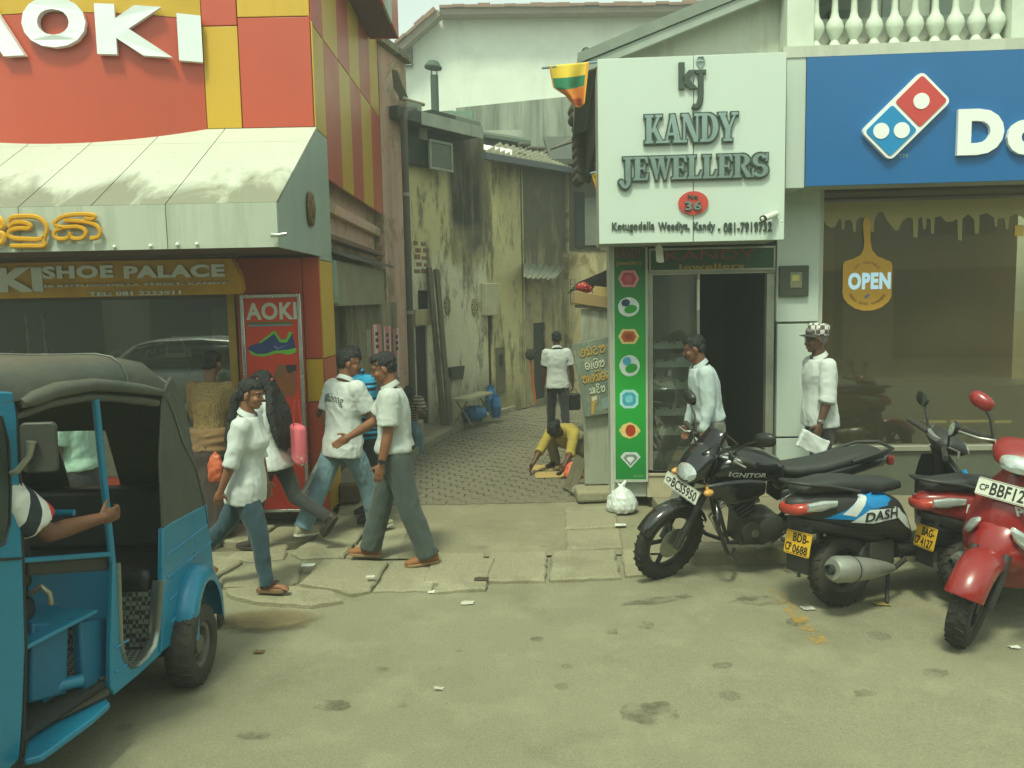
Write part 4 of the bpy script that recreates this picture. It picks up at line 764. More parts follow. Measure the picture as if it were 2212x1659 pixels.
def gem_out(s):
    if s == 'oct': return [(-1, 0), (-0.6, -1), (0.6, -1), (1, 0), (0.6, 1), (-0.6, 1)]
    if s == 'sq': return [(-1, -0.55), (-0.55, -1), (0.55, -1), (1, -0.55), (1, 0.55), (0.55, 1), (-0.55, 1), (-1, 0.55)]
    if s == 'dia': return [(0, -1), (1, 0.4), (0.6, 1), (-0.6, 1), (-1, 0.4)]
    return [(math.cos(2 * math.pi * i / 20), math.sin(2 * math.pi * i / 20)) for i in range(20)]
def flat2(pts, mat, parent, n0, n1, name='print_shape'):
    m = MB(); m.M = J.mat(); P = [J.px(*p, n1) for p in pts]; m.prism(P, n0, n1); return m.build(name, mat, parent)
def ringp(cx, cy, w, h, tilt, band, stone, sc, inner=(24, 150, 50)):
    R = lambda x, y: (cx + (x * math.cos(tilt) - y * math.sin(tilt)) * w / 2, cy - (x * math.sin(tilt) + y * math.cos(tilt)) * h / 2)
    flat2([R(math.cos(a), math.sin(a)) for a in [2 * math.pi * i / 24 for i in range(24)]], pm('band_%d' % band[0], S(*band), 0.4, var=0.3, scale=25), gb, NB + 0.001, NB + 0.0025)
    flat2([R(0.1 + 0.62 * math.cos(a), -0.28 + 0.42 * math.sin(a)) for a in [2 * math.pi * i / 20 for i in range(20)]], pm('inner_g', S(*inner), 0.4, var=0.15), gb, NB + 0.003, NB + 0.0042)
    flat2([R(-0.12 + sc * math.cos(a), 0.5 + sc * 0.9 * math.sin(a)) for a in [2 * math.pi * i / 14 for i in range(14)]], pm('stone_%d_%d' % stone[:2], S(*stone), 0.3, var=0.4, scale=40), gb, NB + 0.005, NB + 0.0062)
gem(1358, 602, 46, 36, 'oct', (206, 130, 136), (160, 50, 66), (190, 70, 86)); ringp(1358, 663, 46, 42, 0.35, (206, 214, 206), (44, 58, 96), 0.42)
gem(1358, 727, 46, 32, 'oct', (222, 196, 130), (176, 84, 24), (150, 60, 20)); ringp(1360, 790, 44, 46, 0.3, (200, 210, 204), (70, 160, 190), 0.42)
gem(1359, 862, 40, 40, 'sq', (170, 214, 216), (60, 160, 180), (120, 196, 206)); 
flat2([(1337, 930), (1345, 918), (1360, 912), (1375, 918), (1384, 930), (1375, 942), (1360, 948), (1345, 942)], pm('ring_gold', S(214, 190, 120), 0.4, var=0.3, scale=30), gb, NB + 0.001, NB + 0.0025); flat2([(1362 + 11 * math.cos(a), 930 + 13 * math.sin(a)) for a in [-2 * math.pi * i / 16 for i in range(16)]], pm('ring_red', S(170, 56, 26), 0.3, var=0.3, scale=40), gb, NB + 0.003, NB + 0.0045)
gem(1362, 994, 44, 34, 'dia', (196, 206, 202), (120, 132, 128), (210, 216, 212)); letters(J, 'KANDY, SRI LANKA', 1368, 1390, 1026, 1031, pm('print_pale', S(150, 190, 150), 0.5), gb, 0, NB + 0.001, NB + 0.002)
# ---------------------------------------------------------------- pizza shop
pz = thing('pizza_shop', 'pizza shop front with wide brown-tinted window below blue sign', 'shop', J.p(jx(2000), 0.13, 0))
ps = thing('pizza_sign', 'long blue sign board with tilted red and blue dotted tile emblem', 'sign', J.p(jx(2000), 3.2, 0.4))
ND = 0.55; (u0, zt), (u1, _), (_, zb) = J.px(1744, 124, ND), J.px(2560, 100, ND), J.px(1744, 402, ND)
M_BLUE = pm('sign_blue', S(22, 98, 158), 0.35, var=0.07, scale=1.5); m = MB(); J.box(m, u0, u1, zb, zt, ND - 0.03, ND); m.build('face_panel', M_BLUE, ps)
m = MB(); J.box(m, J.px(1700, 250, ND)[0], u0 - 0.004, zb - 0.01, zt + 0.05, 0.07, ND - 0.02); m.build('end_panel', M_WCLAD, ps); m = MB(); J.box(m, u0, u1, zb + 0.02, zt, 0.07, ND - 0.032); m.build('box', pm('sign_box', S(150, 150, 140)), ps)
m = MB(); J.box(m, u0 - 0.2, u1, zt + 0.006, zt + 0.10, -0.3, ND - 0.01); m.build('top_ledge', M_WWALL, ps)
def dpx(x, y): return J.px((1920 + x * 0.28933) / 1.15733, (y * 0.28933) / 1.15733, ND)
def rounded(c, hx, hy, r, ang, n=6):
    P = []
    for sx, sy, a0 in ((1, -1, -90), (1, 1, 0), (-1, 1, 90), (-1, -1, 180)):
        for i in range(n + 1):
            a = math.radians(a0 + 90 * i / n); P.append((sx * (hx - r) + r * math.cos(a), sy * (hy - r) + r * math.sin(a)))
    ca, sa = math.cos(ang), math.sin(ang); return [(c[0] + x * ca - y * sa, c[1] + x * sa + y * ca) for x, y in P]
T, Rr, B_, L_ = dpx(1310, 640), dpx(1548, 880), dpx(1040, 1385), dpx(800, 1140)
lc = Vector(((T[0] + Rr[0] + B_[0] + L_[0]) / 4, (T[1] + Rr[1] + B_[1] + L_[1]) / 4)); ax = Vector((T[0] + Rr[0] - B_[0] - L_[0], T[1] + Rr[1] - B_[1] - L_[1])); ang = math.atan2(ax.y, ax.x)
hl = (Vector(T) - Vector(L_)).length / 2 + 0.012; hw_ = (Vector(T) - Vector(Rr)).length / 2 + 0.012
em = MB(); em.M = J.mat(); em.prism(rounded(lc, hl, hw_, 0.05, ang), ND, ND + 0.045); em.build('emblem_tile', M_WHITE_L, ps)
e1 = Vector((math.cos(ang), math.sin(ang))); e2 = Vector((-e1.y, e1.x)); hs_ = hl / 2
for s, mt_, dots in ((1, pm('emblem_red', S(200, 66, 62), 0.4, var=0.05), [(0, 0)]), (-1, pm('emblem_blue', S(10, 132, 190), 0.4, var=0.05), [(0.21, 0.21), (-0.21, -0.21)])):
    c = lc + e1 * s * (hs_ - 0.004); m = MB(); m.M = J.mat(); m.prism(rounded(c, hs_ - 0.02, hw_ - 0.028, 0.025, ang), ND + 0.045, ND + 0.052); m.build('emblem_half', mt_, ps)
    for dx, dy in dots:
        # dots of the two side by side, level with the ground
        dd = c + (Vector((0, 0)) if len(dots) == 1 else Vector((dx * 0.41, 0.0)) + Vector((-0.0, 0.0))); m = MB(); m.M = J.mat(); m.prism([(dd.x + 0.067 * math.cos(a), dd.y + 0.067 * math.sin(a)) for a in [2 * math.pi * i / 24 for i in range(24)]], ND + 0.052, ND + 0.058); m.build('emblem_dot', M_WHITE_L, ps)
for s, xa, xb, ya, yb_ in (('D', 1615, 2030, 940, 1350), ('o', 2042, 2400, 1030, 1350), ('m', 2430, 3000, 1030, 1345)):
    (a, z0), (b, z1) = dpx(xa, yb_), dpx(xb, ya); m = MB(); text(m, s, J.mat(), a, b, z0, z1, ND + 0.002, ND + 0.04, 0.06); m.build('letter', M_WHITE_L, ps, fix=False)
(a, z0), (b, z1) = dpx(1130, 1368), dpx(1205, 1330); m = MB(); text(m, 'TM', J.mat(), a, b, z0, z1, ND + 0.001, ND + 0.004, 0.0); m.build('trademark', pm('print_palegreen', S(130, 170, 170), 0.5), ps, fix=False)
# shop front below the sign
uW0, uW1 = jx(1776), jx(2600); zW0, zW1 = jz(962, 1990), jz(402, 1990, 0.0) + 0.1
m = MB(); J.box(m, uW0, uW1, zW0, zW1, -0.06, -0.05); m.build('window_pane', glass_mat('tinted_glass', (0.76, 0.74, 0.58), 0.10, dust=.07, veil_col=(.42, .38, .22)), pz)
m = MB(); J.box(m, uW0, uW1, zW0 - 0.05, zW0, -0.1, 0.03); m.build('window_sill', M_ALU, pz, bevel=0.004); m = MB(); J.box(m, uW0, uW1, 0.13, zW0 - 0.05, -0.2, 0.0); m.build('stall_riser', pm('grey_tile', S(92, 94, 80), 0.4), pz)
for x in (): m = MB(); J.box(m, jx(x), jx(x) + 0.03, zW0, zW1, -0.09, -0.03); m.build('mullion', pm('dark_alu', S(70, 68, 54), 0.5), pz)
m = MB(); J.box(m, uW0, uW1, zW1, 4.6, -0.3, -0.02); m.build('upper_wall', M_WWALL, pz)
m = MB(); J.box(m, uW0 - 0.1, uW1, 0.1, zW1, -3.4, -3.3); J.box(m, uW0 - 0.1, uW0 - 0.05, 0.1, zW1, -3.3, -0.2); J.box(m, uW0, uW1, zW1 - 0.04, zW1, -3.3, -0.2); J.box(m, uW0, uW1, 0.1, 0.13, -3.3, -0.2); m.build('interior', pm('brown_inside', S(140, 112, 66), 0.8, var=0.2, scale=1.2), pz)
m = MB(); J.box(m, uW0 + 0.01, uW0 + 0.13, zW0, zW1 - 0.05, -0.4, -0.12); m.build('inner_post', pm('ochre_wall', S(172, 134, 70), 0.7), pz)
m = MB(); J.box(m, uW0 + 0.2, uW1, 0.9, 1.0, -2.4, -1.7); J.box(m, uW0 + 0.3, uW1, 0.13, 0.9, -2.3, -1.8); m.build('counter', pm('counter', S(84, 66, 44), 0.5), pz)
for x0, x1, y in ((2000, 2045, 908), (2055, 2140, 907), (2150, 2185, 908)): jbox('counter_light', x0, x1, y, y + 6, -1.5, -1.48, emit_mat('dim_strip', S(150, 140, 80), 0.35), pz)
# cheese-drip film along the top of the window
NF = -0.045; t = NT('cheese_film'); t.b.inputs['Alpha'].default_value = 0.72; M_DRIP = t.done(S(176, 164, 110), 0.5)
def d6(x, y): return J.px((1920 + x * 0.28933) / 1.15733, (480 + y * 0.28933) / 1.15733, NF)
edge = [(470, 240), (510, 290), (540, 310), (580, 300), (610, 235), (630, 240), (640, 325), (658, 325), (664, 250), (700, 240), (728, 260), (738, 345), (756, 345), (762, 250), (800, 218), (850, 225), (880, 260), (890, 345), (912, 345), (918, 240), (950, 175), (990, 170), (1030, 250), (1070, 300), (1100, 335), (1125, 330), (1160, 250), (1210, 220), (1250, 230), (1256, 390), (1290, 395), (1298, 230), (1330, 215), (1340, 320), (1362, 320), (1370, 225), (1405, 240), (1410, 362), (1432, 362), (1440, 220), (1490, 208), (1540, 260), (1590, 255), (1635, 230), (1642, 415), (1672, 420), (1680, 230), (1730, 190), (1780, 240), (1788, 360), (1822, 360), (1828, 200), (1890, 182), (1950, 220), (1962, 300), (1978, 300), (1985, 230), (2040, 225), (2055, 322), (2075, 322), (2085, 215), (2140, 190), (2200, 220), (2260, 300), (2320, 215), (2420, 240), (2440, 400), (2470, 400), (2480, 220), (2560, 220)]
m = MB(); tp = d6(470, 95)[1]; top_v = [J.p(d6(x, y)[0], tp, NF) for x, y in edge]; bot_v = [J.p(*d6(x, y), NF) for x, y in edge]; n = len(edge)
m.add(top_v + bot_v, [(i, i + 1, n + i + 1, n + i) for i in range(n - 1)]); o = m.build('drip_film', M_DRIP, pz); so = o.modifiers.new('s', 'SOLIDIFY'); so.thickness = 0.002
# OPEN sign shaped like a pizza peel
op = thing('open_sign', 'ochre pizza-peel shaped OPEN sign hanging in the pizza shop window', 'sign', J.p(*d6(850, 1030), -0.03))
P = [d6(*p) for p in [(815, 270), (830, 225), (865, 225), (882, 270), (880, 420), (895, 500), (940, 555), (1000, 580), (1060, 605), (1070, 640), (1062, 900), (1035, 950), (970, 1000), (900, 1022), (820, 1026), (750, 1008), (685, 965), (648, 915), (640, 870), (645, 625), (660, 600), (740, 575), (795, 545), (822, 490), (828, 420)]][::-1]
m = MB(); m.M = J.mat(); m.prism(P, -0.042, -0.03); m.build('peel', pm('peel_ochre', S(196, 148, 44), 0.5, var=0.08), op)
def lt6(s, x0, x1, y0, y1, mat, bold=0.02, n0=-0.029, n1=-0.024):
    (a, z0), (b, z1) = d6(x0, y1), d6(x1, y0); m = MB(); text(m, s, J.mat(), a, b, z0, z1, n0, n1, bold); return m.build('lettering', mat, op, fix=False)
lt6('OPEN', 685, 1055, 692, 846, emit_mat('open_light', S(170, 205, 220), 0.25), 0.05); M_PBR = pm('print_brown', S(150, 92, 40), 0.5); 
def arc_text(s, c, r, a0, a1, h, up):
    for i, ch in enumerate(s):
        if ch == ' ': continue
        a = math.radians(a0 + (a1 - a0) * i / (len(s) - 1)); m = MB(); q = (c[0] + r[0] * math.cos(a), c[1] - r[1] * math.sin(a)); u, z = d6(*q); th = (a - math.pi / 2) if up else (a + math.pi / 2)
        Mx = J.mat(u, z, 0) @ Matrix.Rotation(th, 4, 'Z'); text(m, ch, Mx, -h * 0.3, h * 0.3, -h / 2, h / 2, -0.029, -0.026, 0.01); yield m
mm = MB()
for q in arc_text('HOT SERVICE', (852, 690), (110, 80), 155, 25, 0.024, True): mm.add(q.v, q.f)
for q in arc_text('FRESH MADE GOODNESS', (852, 860), (150, 105), 195, 345, 0.024, False): mm.add(q.v, q.f)
mm.build('arc_lettering', M_PBR, op, fix=False); 
m = MB(); m.M = J.mat(); c0 = Vector(d6(850, 900)); m.prism(rounded(c0, 0.024, 0.012, 0.004, 0.8), -0.029, -0.026); m.build('small_emblem', pm('emblem_bluegrey', S(96, 110, 140), 0.5), op)
jbox('price_tag', 2192, 2212, 486, 510, -0.045, -0.04, pm('tag_yellow', S(206, 170, 80), 0.5), pz)
# balustrade above the sign
bal = thing('balustrade', 'white balcony balustrade with bulbous turned balusters above the blue sign', 'balustrade', J.p(jx(2000), 4.5, -0.1))
NBAL = 0.12; zb0 = J.px(1900, 105, NBAL)[1]; prof = [(0.075, 0), (0.075, 0.03), (0.05, 0.055), (0.035, 0.085), (0.05, 0.11), (0.085, 0.165), (0.09, 0.2), (0.075, 0.245), (0.045, 0.285), (0.034, 0.33), (0.03, 0.42), (0.034, 0.5), (0.045, 0.515), (0.06, 0.54), (0.06, 0.58)]
m0 = MB(); m0.lathe(prof, (0, 0, 0), (0, 0, 1), 18); M_BAL = pm('white_paint', S(204, 212, 196), 0.6, var=0.08, dirt=S(150, 150, 126), dirt_amt=0.3); bo = m0.build('baluster', M_BAL, bal, smooth=0.8); bme = bo.data
xs_ = [(1920 + x * 0.28933) / 1.15733 for x in (410, 575, 740, 915, 1090, 1265, 1440, 1615, 1795, 1970)]
for k, x in enumerate(xs_):
    o = bo if k == 0 else bo.copy()
    if k: COL.objects.link(o)
    u = J.px(x, 60, NBAL)[0]; o.location = J.p(u, zb0, NBAL); o.scale = (0.88, 0.88, 1.0)
for x in (1722, 2200): u = J.px(x, 60, NBAL)[0]; m = MB(); J.box(m, u - 0.12, u + 0.12, zb0 - 0.4, zb0 + 0.85, NBAL - 0.12, NBAL + 0.12); m.build('pier', M_BAL, bal, bevel=0.01)
ua, ub = J.px(1722, 60, NBAL)[0] + 0.12, J.px(2200, 60, NBAL)[0] - 0.12
m = MB(); J.box(m, ua, ub, zb0 + 0.58, zb0 + 0.70, NBAL - 0.1, NBAL + 0.1); m.build('handrail', M_BAL, bal, bevel=0.01); m = MB(); J.box(m, ua, ub, zb0 - 0.12, zb0, NBAL - 0.1, NBAL + 0.1); m.build('plinth', M_BAL, bal, bevel=0.01)
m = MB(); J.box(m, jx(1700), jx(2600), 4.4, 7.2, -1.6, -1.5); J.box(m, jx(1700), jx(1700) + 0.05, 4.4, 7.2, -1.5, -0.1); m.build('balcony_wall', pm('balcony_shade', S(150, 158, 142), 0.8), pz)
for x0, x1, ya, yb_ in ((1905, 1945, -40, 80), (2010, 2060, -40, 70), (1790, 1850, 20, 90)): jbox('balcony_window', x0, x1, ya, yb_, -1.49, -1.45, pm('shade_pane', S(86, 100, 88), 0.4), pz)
m = MB(); J.box(m, jx(1700), jx(2600), 4.3, 4.42, -1.6, 0.0); m.build('balcony_floor', M_WWALL, pz)
# wire along the ledge
pts = [J.p(*J.px(x, y, ND - 0.05), ND - 0.05) for x, y in ((1755, 121), (1840, 114), (1872, 104), (1900, 106), (1960, 116), (2000, 114), (2080, 110), (2212, 107))]
m = MB(); m.tube(pts, 0.006, 5); o = m.build('cable', pm('grey_wire', S(96, 98, 90), 0.6), None, smooth=1); tag(o, 'thin grey cable looping along the ledge above the blue sign', 'cable')
# ================================================================ ALLEY AND BACKGROUND BUILDINGS
WA = Frame((-1.79, 12.06, 0), (0.24, 0.94)); WB = Frame((-1.55, 13.0, 0), (1.8, 2.5)); WC = Frame((0.25, 15.5, 0), (0.85, 1.7)); WD = Frame((1.1, 17.2, 0), (1, 0.08))
def wall_mat_b():
    t = NT('alley_plaster'); P = t.coord(); X, Y, Z = t.sep(P)
    u = t.math('ADD', t.math('MULTIPLY', t.math('SUBTRACT', X, -1.55), WB.U.x), t.math('MULTIPLY', t.math('SUBTRACT', Y, 13.0), WB.U.y))
    c = t.mix(t.noise(1.4, 6, 0.6), S(186, 176, 122), S(212, 204, 150))
    nz = t.noise(1.0, 8, 0.65, t.coord((1, 1, 0.8)), 0.5)
    low = t.n('MapRange', Value=t.math('ADD', Z, t.math('MULTIPLY', nz, 1.6))); low.inputs[1].default_value = 3.3; low.inputs[2].default_value = 3.6; low.inputs[3].default_value = 1; low.inputs[4].default_value = 0
    left = t.n('MapRange', Value=t.math('ADD', u, t.math('MULTIPLY', nz, 0.5))); left.inputs[1].default_value = 2.05; left.inputs[2].default_value = 2.2; left.inputs[3].default_value = 1; left.inputs[4].default_value = 0
    c = t.mix(t.math('MULTIPLY', low.outputs[0], left.outputs[0]), c, t.mix(t.noise(3, 7, 0.7), S(190, 188, 156), S(222, 218, 186)))
    # black mould run down the middle bay and under the eaves
    a = t.n('MapRange', Value=t.math('ADD', u, t.math('MULTIPLY', nz, 0.16))); a.inputs[1].default_value = 1.02; a.inputs[2].default_value = 1.16
    b = t.n('MapRange', Value=t.math('ADD', u, t.math('MULTIPLY', nz, 0.3))); b.inputs[1].default_value = 1.95; b.inputs[2].default_value = 2.3; b.inputs[3].default_value = 1; b.inputs[4].default_value = 0
    zf = t.n('MapRange', Value=t.math('ADD', Z, t.math('MULTIPLY', nz, 2.2))); zf.inputs[1].default_value = 3.5; zf.inputs[2].default_value = 4.5
    st = t.ramp(t.noise(1.0, 8, 0.7, t.coord((9, 9, 0.45)), 0.2), [(0.24, 0.3), (0.44, 1)])
    c = t.mix(t.math('MULTIPLY', t.math('MULTIPLY', t.math('MULTIPLY', a.outputs[0], b.outputs[0]), zf.outputs[0]), t.math('MULTIPLY', st, 1.0)), c, S(44, 42, 32))
    tp = t.n('MapRange', Value=t.math('ADD', Z, t.math('MULTIPLY', nz, 1.6))); tp.inputs[1].default_value = 4.7; tp.inputs[2].default_value = 5.6
    c = t.mix(t.math('MULTIPLY', tp.outputs[0], t.math('MULTIPLY', st, 0.8)), c, S(66, 62, 44))
    c = t.mix(t.ramp(t.noise(1.0, 9, 0.75, t.coord((4, 4, 1.1))), [(0.50, 0), (0.60, 0.85)]), c, S(96, 92, 70))
    bs = t.n('MapRange', Value=t.math('ADD', Z, t.math('MULTIPLY', nz, 1.2))); bs.inputs[1].default_value = 0.9; bs.inputs[2].default_value = 1.5; bs.inputs[3].default_value = 0.6; bs.inputs[4].default_value = 0
    c = t.mix(bs.outputs[0], c, S(96, 90, 60)); t.bump(t.noise(12, 9, 0.7), 0.5, 0.03); return t.done(c, 0.88)
M_ALLEY = wall_mat_b()
M_MOULD = stained('mould_plaster', S(178, 166, 126), S(74, 74, 60), 0.85, (2.2, 2.2, 0.7), 0.36, 0.58, under=S(110, 90, 56), rough=0.9, zfade=(0.5, 4.6))
M_PALE = stained('pale_plaster', S(186, 174, 130), S(104, 98, 70), 0.6, (3, 3, 0.8), 0.45, 0.62, patch=S(136, 122, 80))
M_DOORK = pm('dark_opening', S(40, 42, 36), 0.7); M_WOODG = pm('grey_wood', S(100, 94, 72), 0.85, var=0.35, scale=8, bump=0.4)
def wbox(name, fr, x0, x1, y0, y1, n0, n1, mat, parent, bev=0):
    (u0, za), (u1, zb) = fr.px(x0, y1, n1), fr.px(x1, y0, n1); m = MB(); fr.box(m, min(u0, u1), max(u0, u1), za, zb, n0, n1); return m.build(name, mat, parent, bevel=bev)
def wall_open(fr, u0, u1, z0, z1, th, ops):
    us = sorted({u0, u1} | {o[0] for o in ops} | {o[1] for o in ops}); m = MB()
    for a, b in zip(us, us[1:]):
        zc = z0
        for o in sorted([o for o in ops if o[0] <= a + 1e-6 and o[1] >= b - 1e-6], key=lambda o: o[2]):
            if o[2] > zc: fr.box(m, a, b, zc, o[2], -th, 0)
            zc = o[3]
        if z1 > zc: fr.box(m, a, b, zc, z1, -th, 0)
    return m
def op(fr, x0, x1, y0, y1):
    (u0, za), (u1, zb) = fr.px(x0, y1), fr.px(x1, y0); return (min(u0, u1), max(u0, u1), za, zb)
# pink house end with drainpipe
pk = thing('pink_house', 'narrow peeling pink plaster house end at the alley bend', 'house', WA.p(0.5, 0.12, -0.2))
m = MB(); WA.box(m, 0, 1.06, 0.1, 5.7, -0.4, 0); m.build('wall', M_PINKP, pk)
m = MB(); WA.box(m, -0.1, 1.1, 5.7, 5.8, -0.6, 0.1); m.build('coping', M_GREYP, pk)
M_PIPE = pm('pipe_grey', S(84, 82, 70), 0.6, var=0.2); p = ony(877, 415, 12.35); m = MB(); m.tube([(p.x, p.y, 4.72), (p.x, p.y, 0.12)], 0.052, 12); dp = thing('drainpipe', 'dark grey drainpipe running down the pink house end', 'pipe', (p.x, p.y, 0.12)); m.build('pipe', M_PIPE, dp, smooth=1)
for zz in (3.62, 1.9): m = MB(); m.lathe([(0.06, 0), (0.06, 0.05)], (p.x, p.y, zz), (0, 0, 1), 12); m.build('pipe_clip', pm('clip', S(150, 150, 130), 0.5), dp)
m = MB(); m.tube([(p.x, p.y, 4.7), (p.x + 0.02, p.y + 0.1, 4.85), (p.x + 0.12, p.y + 0.4, 4.95)], 0.05, 10); m.build('pipe_elbow', M_PIPE, dp, smooth=1)
# yellow two-storey alley house
yh = thing('alley_house', 'yellow plaster alley house streaked with black mould, dark doors and oval vents', 'house', WB.p(1.5, 0.12, -0.5))
ops = [op(WB, 904, 927, 627, 668), op(WB, 904, 922, 704, 925), op(WB, 1047, 1062, 682, 900)]
ops[1] = (ops[1][0], ops[1][1], 0.0, ops[1][3]); ops[2] = (ops[2][0], ops[2][1], 0.0, ops[2][3]); uB = WB.px(1048, 450)[0]; uE = WB.px(1130, 450)[0]
m = wall_open(WB, -0.05, uB, 0.05, 4.98, 0.3, [o for o in ops if o[1] < uB]); m.build('wall', M_ALLEY, yh)
m = wall_open(WB, uB + 0.002, uE, 0.05, 4.66, 0.3, [o for o in ops if o[1] > uB and o[0] >= uB] + [(max(ops[2][0], uB + 0.002), ops[2][1], 0.0, ops[2][3])]); m.build('wall', M_ALLEY, yh)

for o_ in ops: m = MB(); WB.box(m, max(o_[0], .01), o_[1], max(o_[2], .12), o_[3], -.07, -.04); m.build('door' if o_[2] < .2 else 'niche_back', M_DOORK, yh)
m = MB(); WB.box(m, 0.0, uE, 0.05, 4.6, -0.5, -0.32); m.build('inner_dark', M_DOORK, yh)
wbox('lintel_box', WB, 1052, 1076, 612, 682, 0.0, 0.12, pm('whitewash', S(184, 182, 152), 0.85, dirt=S(130, 124, 92)), yh, 0.01)
wbox('window_ledge', WB, 898, 930, 668, 704, 0.0, 0.06, M_PALE, yh, 0.01)
for x, y in ((967, 660), (1025, 664)):
    u, z = WB.px(x, y, 0.01); hw2, hh2 = 0.075, 0.16; m = MB(); m.M = WB.mat(u, z); m.prism([(hw2 * math.cos(a), hh2 * math.sin(a)) for a in [2 * math.pi * i / 20 for i in range(20)]], 0.002, 0.006); o = m.build('vent', M_DOORK, yh)
    m = MB(); m.M = WB.mat(u, z)
    for k in range(-2, 3):
        s_ = k * 0.085; 
        for dg_ in (1, -1):
            pts = [(t_, s_ + dg_ * t_ * 1.7) for t_ in np.linspace(-hw2, hw2, 15) if (t_ / hw2) ** 2 + ((s_ + dg_ * t_ * 1.7) / hh2) ** 2 < 1]
            if len(pts) > 1: m.tube([(pts[0][0], pts[0][1], 0.012), (pts[-1][0], pts[-1][1], 0.012)], 0.011, 4)
    f = m.build('lattice', M_PALE, None); f.parent = o
# patch of exposed brick
M_BRICK = pm('old_brick', S(132, 96, 66), 0.9, var=0.35, scale=5, bump=0.5, dirt=S(110, 104, 76), dirt_amt=.8, dirt_scale=6)
for r in range(5):
    for q in range(2):
        u, z = WB.px(900, 530 + r * 15, 0.0); m = MB(); u += q * 0.17 - 0.06 + (r % 2) * 0.05 + random.uniform(-.02, .02); WB.box(m, u, u + random.uniform(.09, .155), z, z + random.uniform(.05, .075), -0.02, random.uniform(.003, .015)); m.build('brick', M_BRICK, yh, bevel=0.006)
# eaves: boards, rafters, shutter
zf0, zf1 = WB.px(980, 285, 0.42)[1], WB.px(980, 258, 0.42)[1]; M_FB = pm('fascia_paint', S(150, 160, 144), 0.7, dirt=S(100, 100, 80))
ub = [WB.px(x, 260, 0.42)[0] for x in (912, 944, 971, 1017, 1042)]
for a, b in zip(ub, ub[1:]): m = MB(); WB.box(m, a + 0.004, b - 0.004, zf0, zf1, 0.40, 0.43); m.build('fascia_board', M_FB, yh)
m = MB(); m.M = WB.mat(); 
m2 = MB(); e0, e1_ = ub[0] - 0.5, ub[-1] + 0.02; m2.hexa([WB.p(e0, zf0 + 0.03, 0.39), WB.p(e1_, zf0 + 0.03, 0.39), WB.p(e1_, zf0 + 0.1, -2.5), WB.p(e0, zf0 + 0.1, -2.5), WB.p(e0, zf1 + 0.01, 0.39), WB.p(e1_, zf1 + 0.01, 0.39), WB.p(e1_, zf1 + 0.12, -2.5), WB.p(e0, zf1 + 0.12, -2.5)]); m2.build('roof', pm('dark_roof', S(72, 78, 68), 0.85, var=0.3), yh)
wbox('end_board', WB, 880, 911, 226, 252, 0.30, 0.33, M_FB, yh); wbox('timber_wall', WB, 878, 934, 246, 352, -0.28, 0.10, M_DTIM, yh); wbox('timber_wall', WB, 934, 984, 250, 318, -0.28, 0.03, M_DTIM, yh)
wbox('rafter', WB, 908, 922, 250, 300, 0.101, 0.16, M_FB, yh)
sh = wbox('shutter', WB, 934, 974, 314, 358, 0.22, 0.24, pm('shutter_grey', S(104, 110, 96), 0.7), yh); m = MB(); (u0, z0), (u1, z1) = WB.px(930, 364, 0.26), WB.px(978, 310, 0.26)
for q in ((u0, u0 + 0.04, z0, z1), (u1 - 0.04, u1, z0, z1), (u0 + 0.04, u1 - 0.04, z0, z0 + 0.04), (u0 + 0.04, u1 - 0.04, z1 - 0.04, z1)): WB.box(m, q[0], q[1], q[2], q[3], 0.22, 0.26)
f = m.build('shutter_frame', M_FB, None); f.parent = sh
# planks leaning on the wall
for k, (xa, ya, xb, yb_) in enumerate(((927, 578, 958, 918), (943, 582, 972, 922))):
    u, z = WB.px(xa, ya, 0.05); a = WB.p(u, z, 0.05); b = onz(xb, yb_, 0.12); b = b + Vector((0, 0, 0.0)); m = MB(); m.bar(a, b, 0.09, 0.05, up=tuple(WB.N)); o = m.build('plank', M_WOODG, None, bevel=0.006); tag(o, ['weathered grey plank leaning on the alley wall, nearer the window niche', 'weathered grey plank leaning on the alley wall, nearer the oval vent'][k], 'plank', 'planks leaning on the alley wall')
# hanging bucket lid, latch board
(u0, z0), (u1, z1) = WB.px(972, 822, 0.05), WB.px(1001, 790, 0.05); m = MB(); m.M = WB.mat(); m.prism([(u0, z0 + 0.04), (u1 - 0.06, z0), (u1, z1), (u0, z1)], 0.01, 0.09); o = m.build('letter_box', pm('dark_tin', S(70, 68, 54), 0.6, 0.3), None, bevel=0.01); tag(o, 'small dark tin box hung crooked on the alley wall', 'box')
o = wbox('latch_board', WB, 1076, 1090, 750, 850, 0.0, 0.04, M_WOODG, None); tag(o, 'narrow wooden latch board beside the dark blue alley door', 'board'); m = MB(); u, z = WB.px(1083, 780, 0.05); 
for q in ((-0.04, 0.0), (0.0, -0.03), (0.03, 0.02)): m.tube([WB.p(u + q[0], z + 0.12, 0.05), WB.p(u + q[0], z - 0.08 + q[1], 0.06)], 0.011, 6)
m.build('latch', M_DOORK, o, smooth=1)
# darker house further along, with tin awning
dh = thing('far_alley_house', 'dark mould-stained house beyond the yellow one with corrugated roof', 'house', WC.p(0.9, 0.12, -0.5))
uC1 = WC.px(1221, 500)[0]; o3 = op(WC, 1155, 1177, 696, 880); o3 = (o3[0], o3[1], 0.0, o3[3])
m = wall_open(WC, -0.05, uC1, 0.05, 4.75, 0.3, [o3]); m.build('wall', M_MOULD, dh); m = MB(); WC.box(m, o3[0], o3[1], .12, o3[3], -.07, -.04); m.build('door', M_DOORK, dh); m = MB(); WC.box(m, -0.1, uC1, 0.05, 4.6, -0.5, -0.32); m.build('inner_dark', M_DOORK, dh)
m = MB(); WC.box(m, uC1 - 0.12, uC1 + 0.05, 0.05, 4.7, 0.0, 0.12); m.build('pilaster', M_PALE, dh)
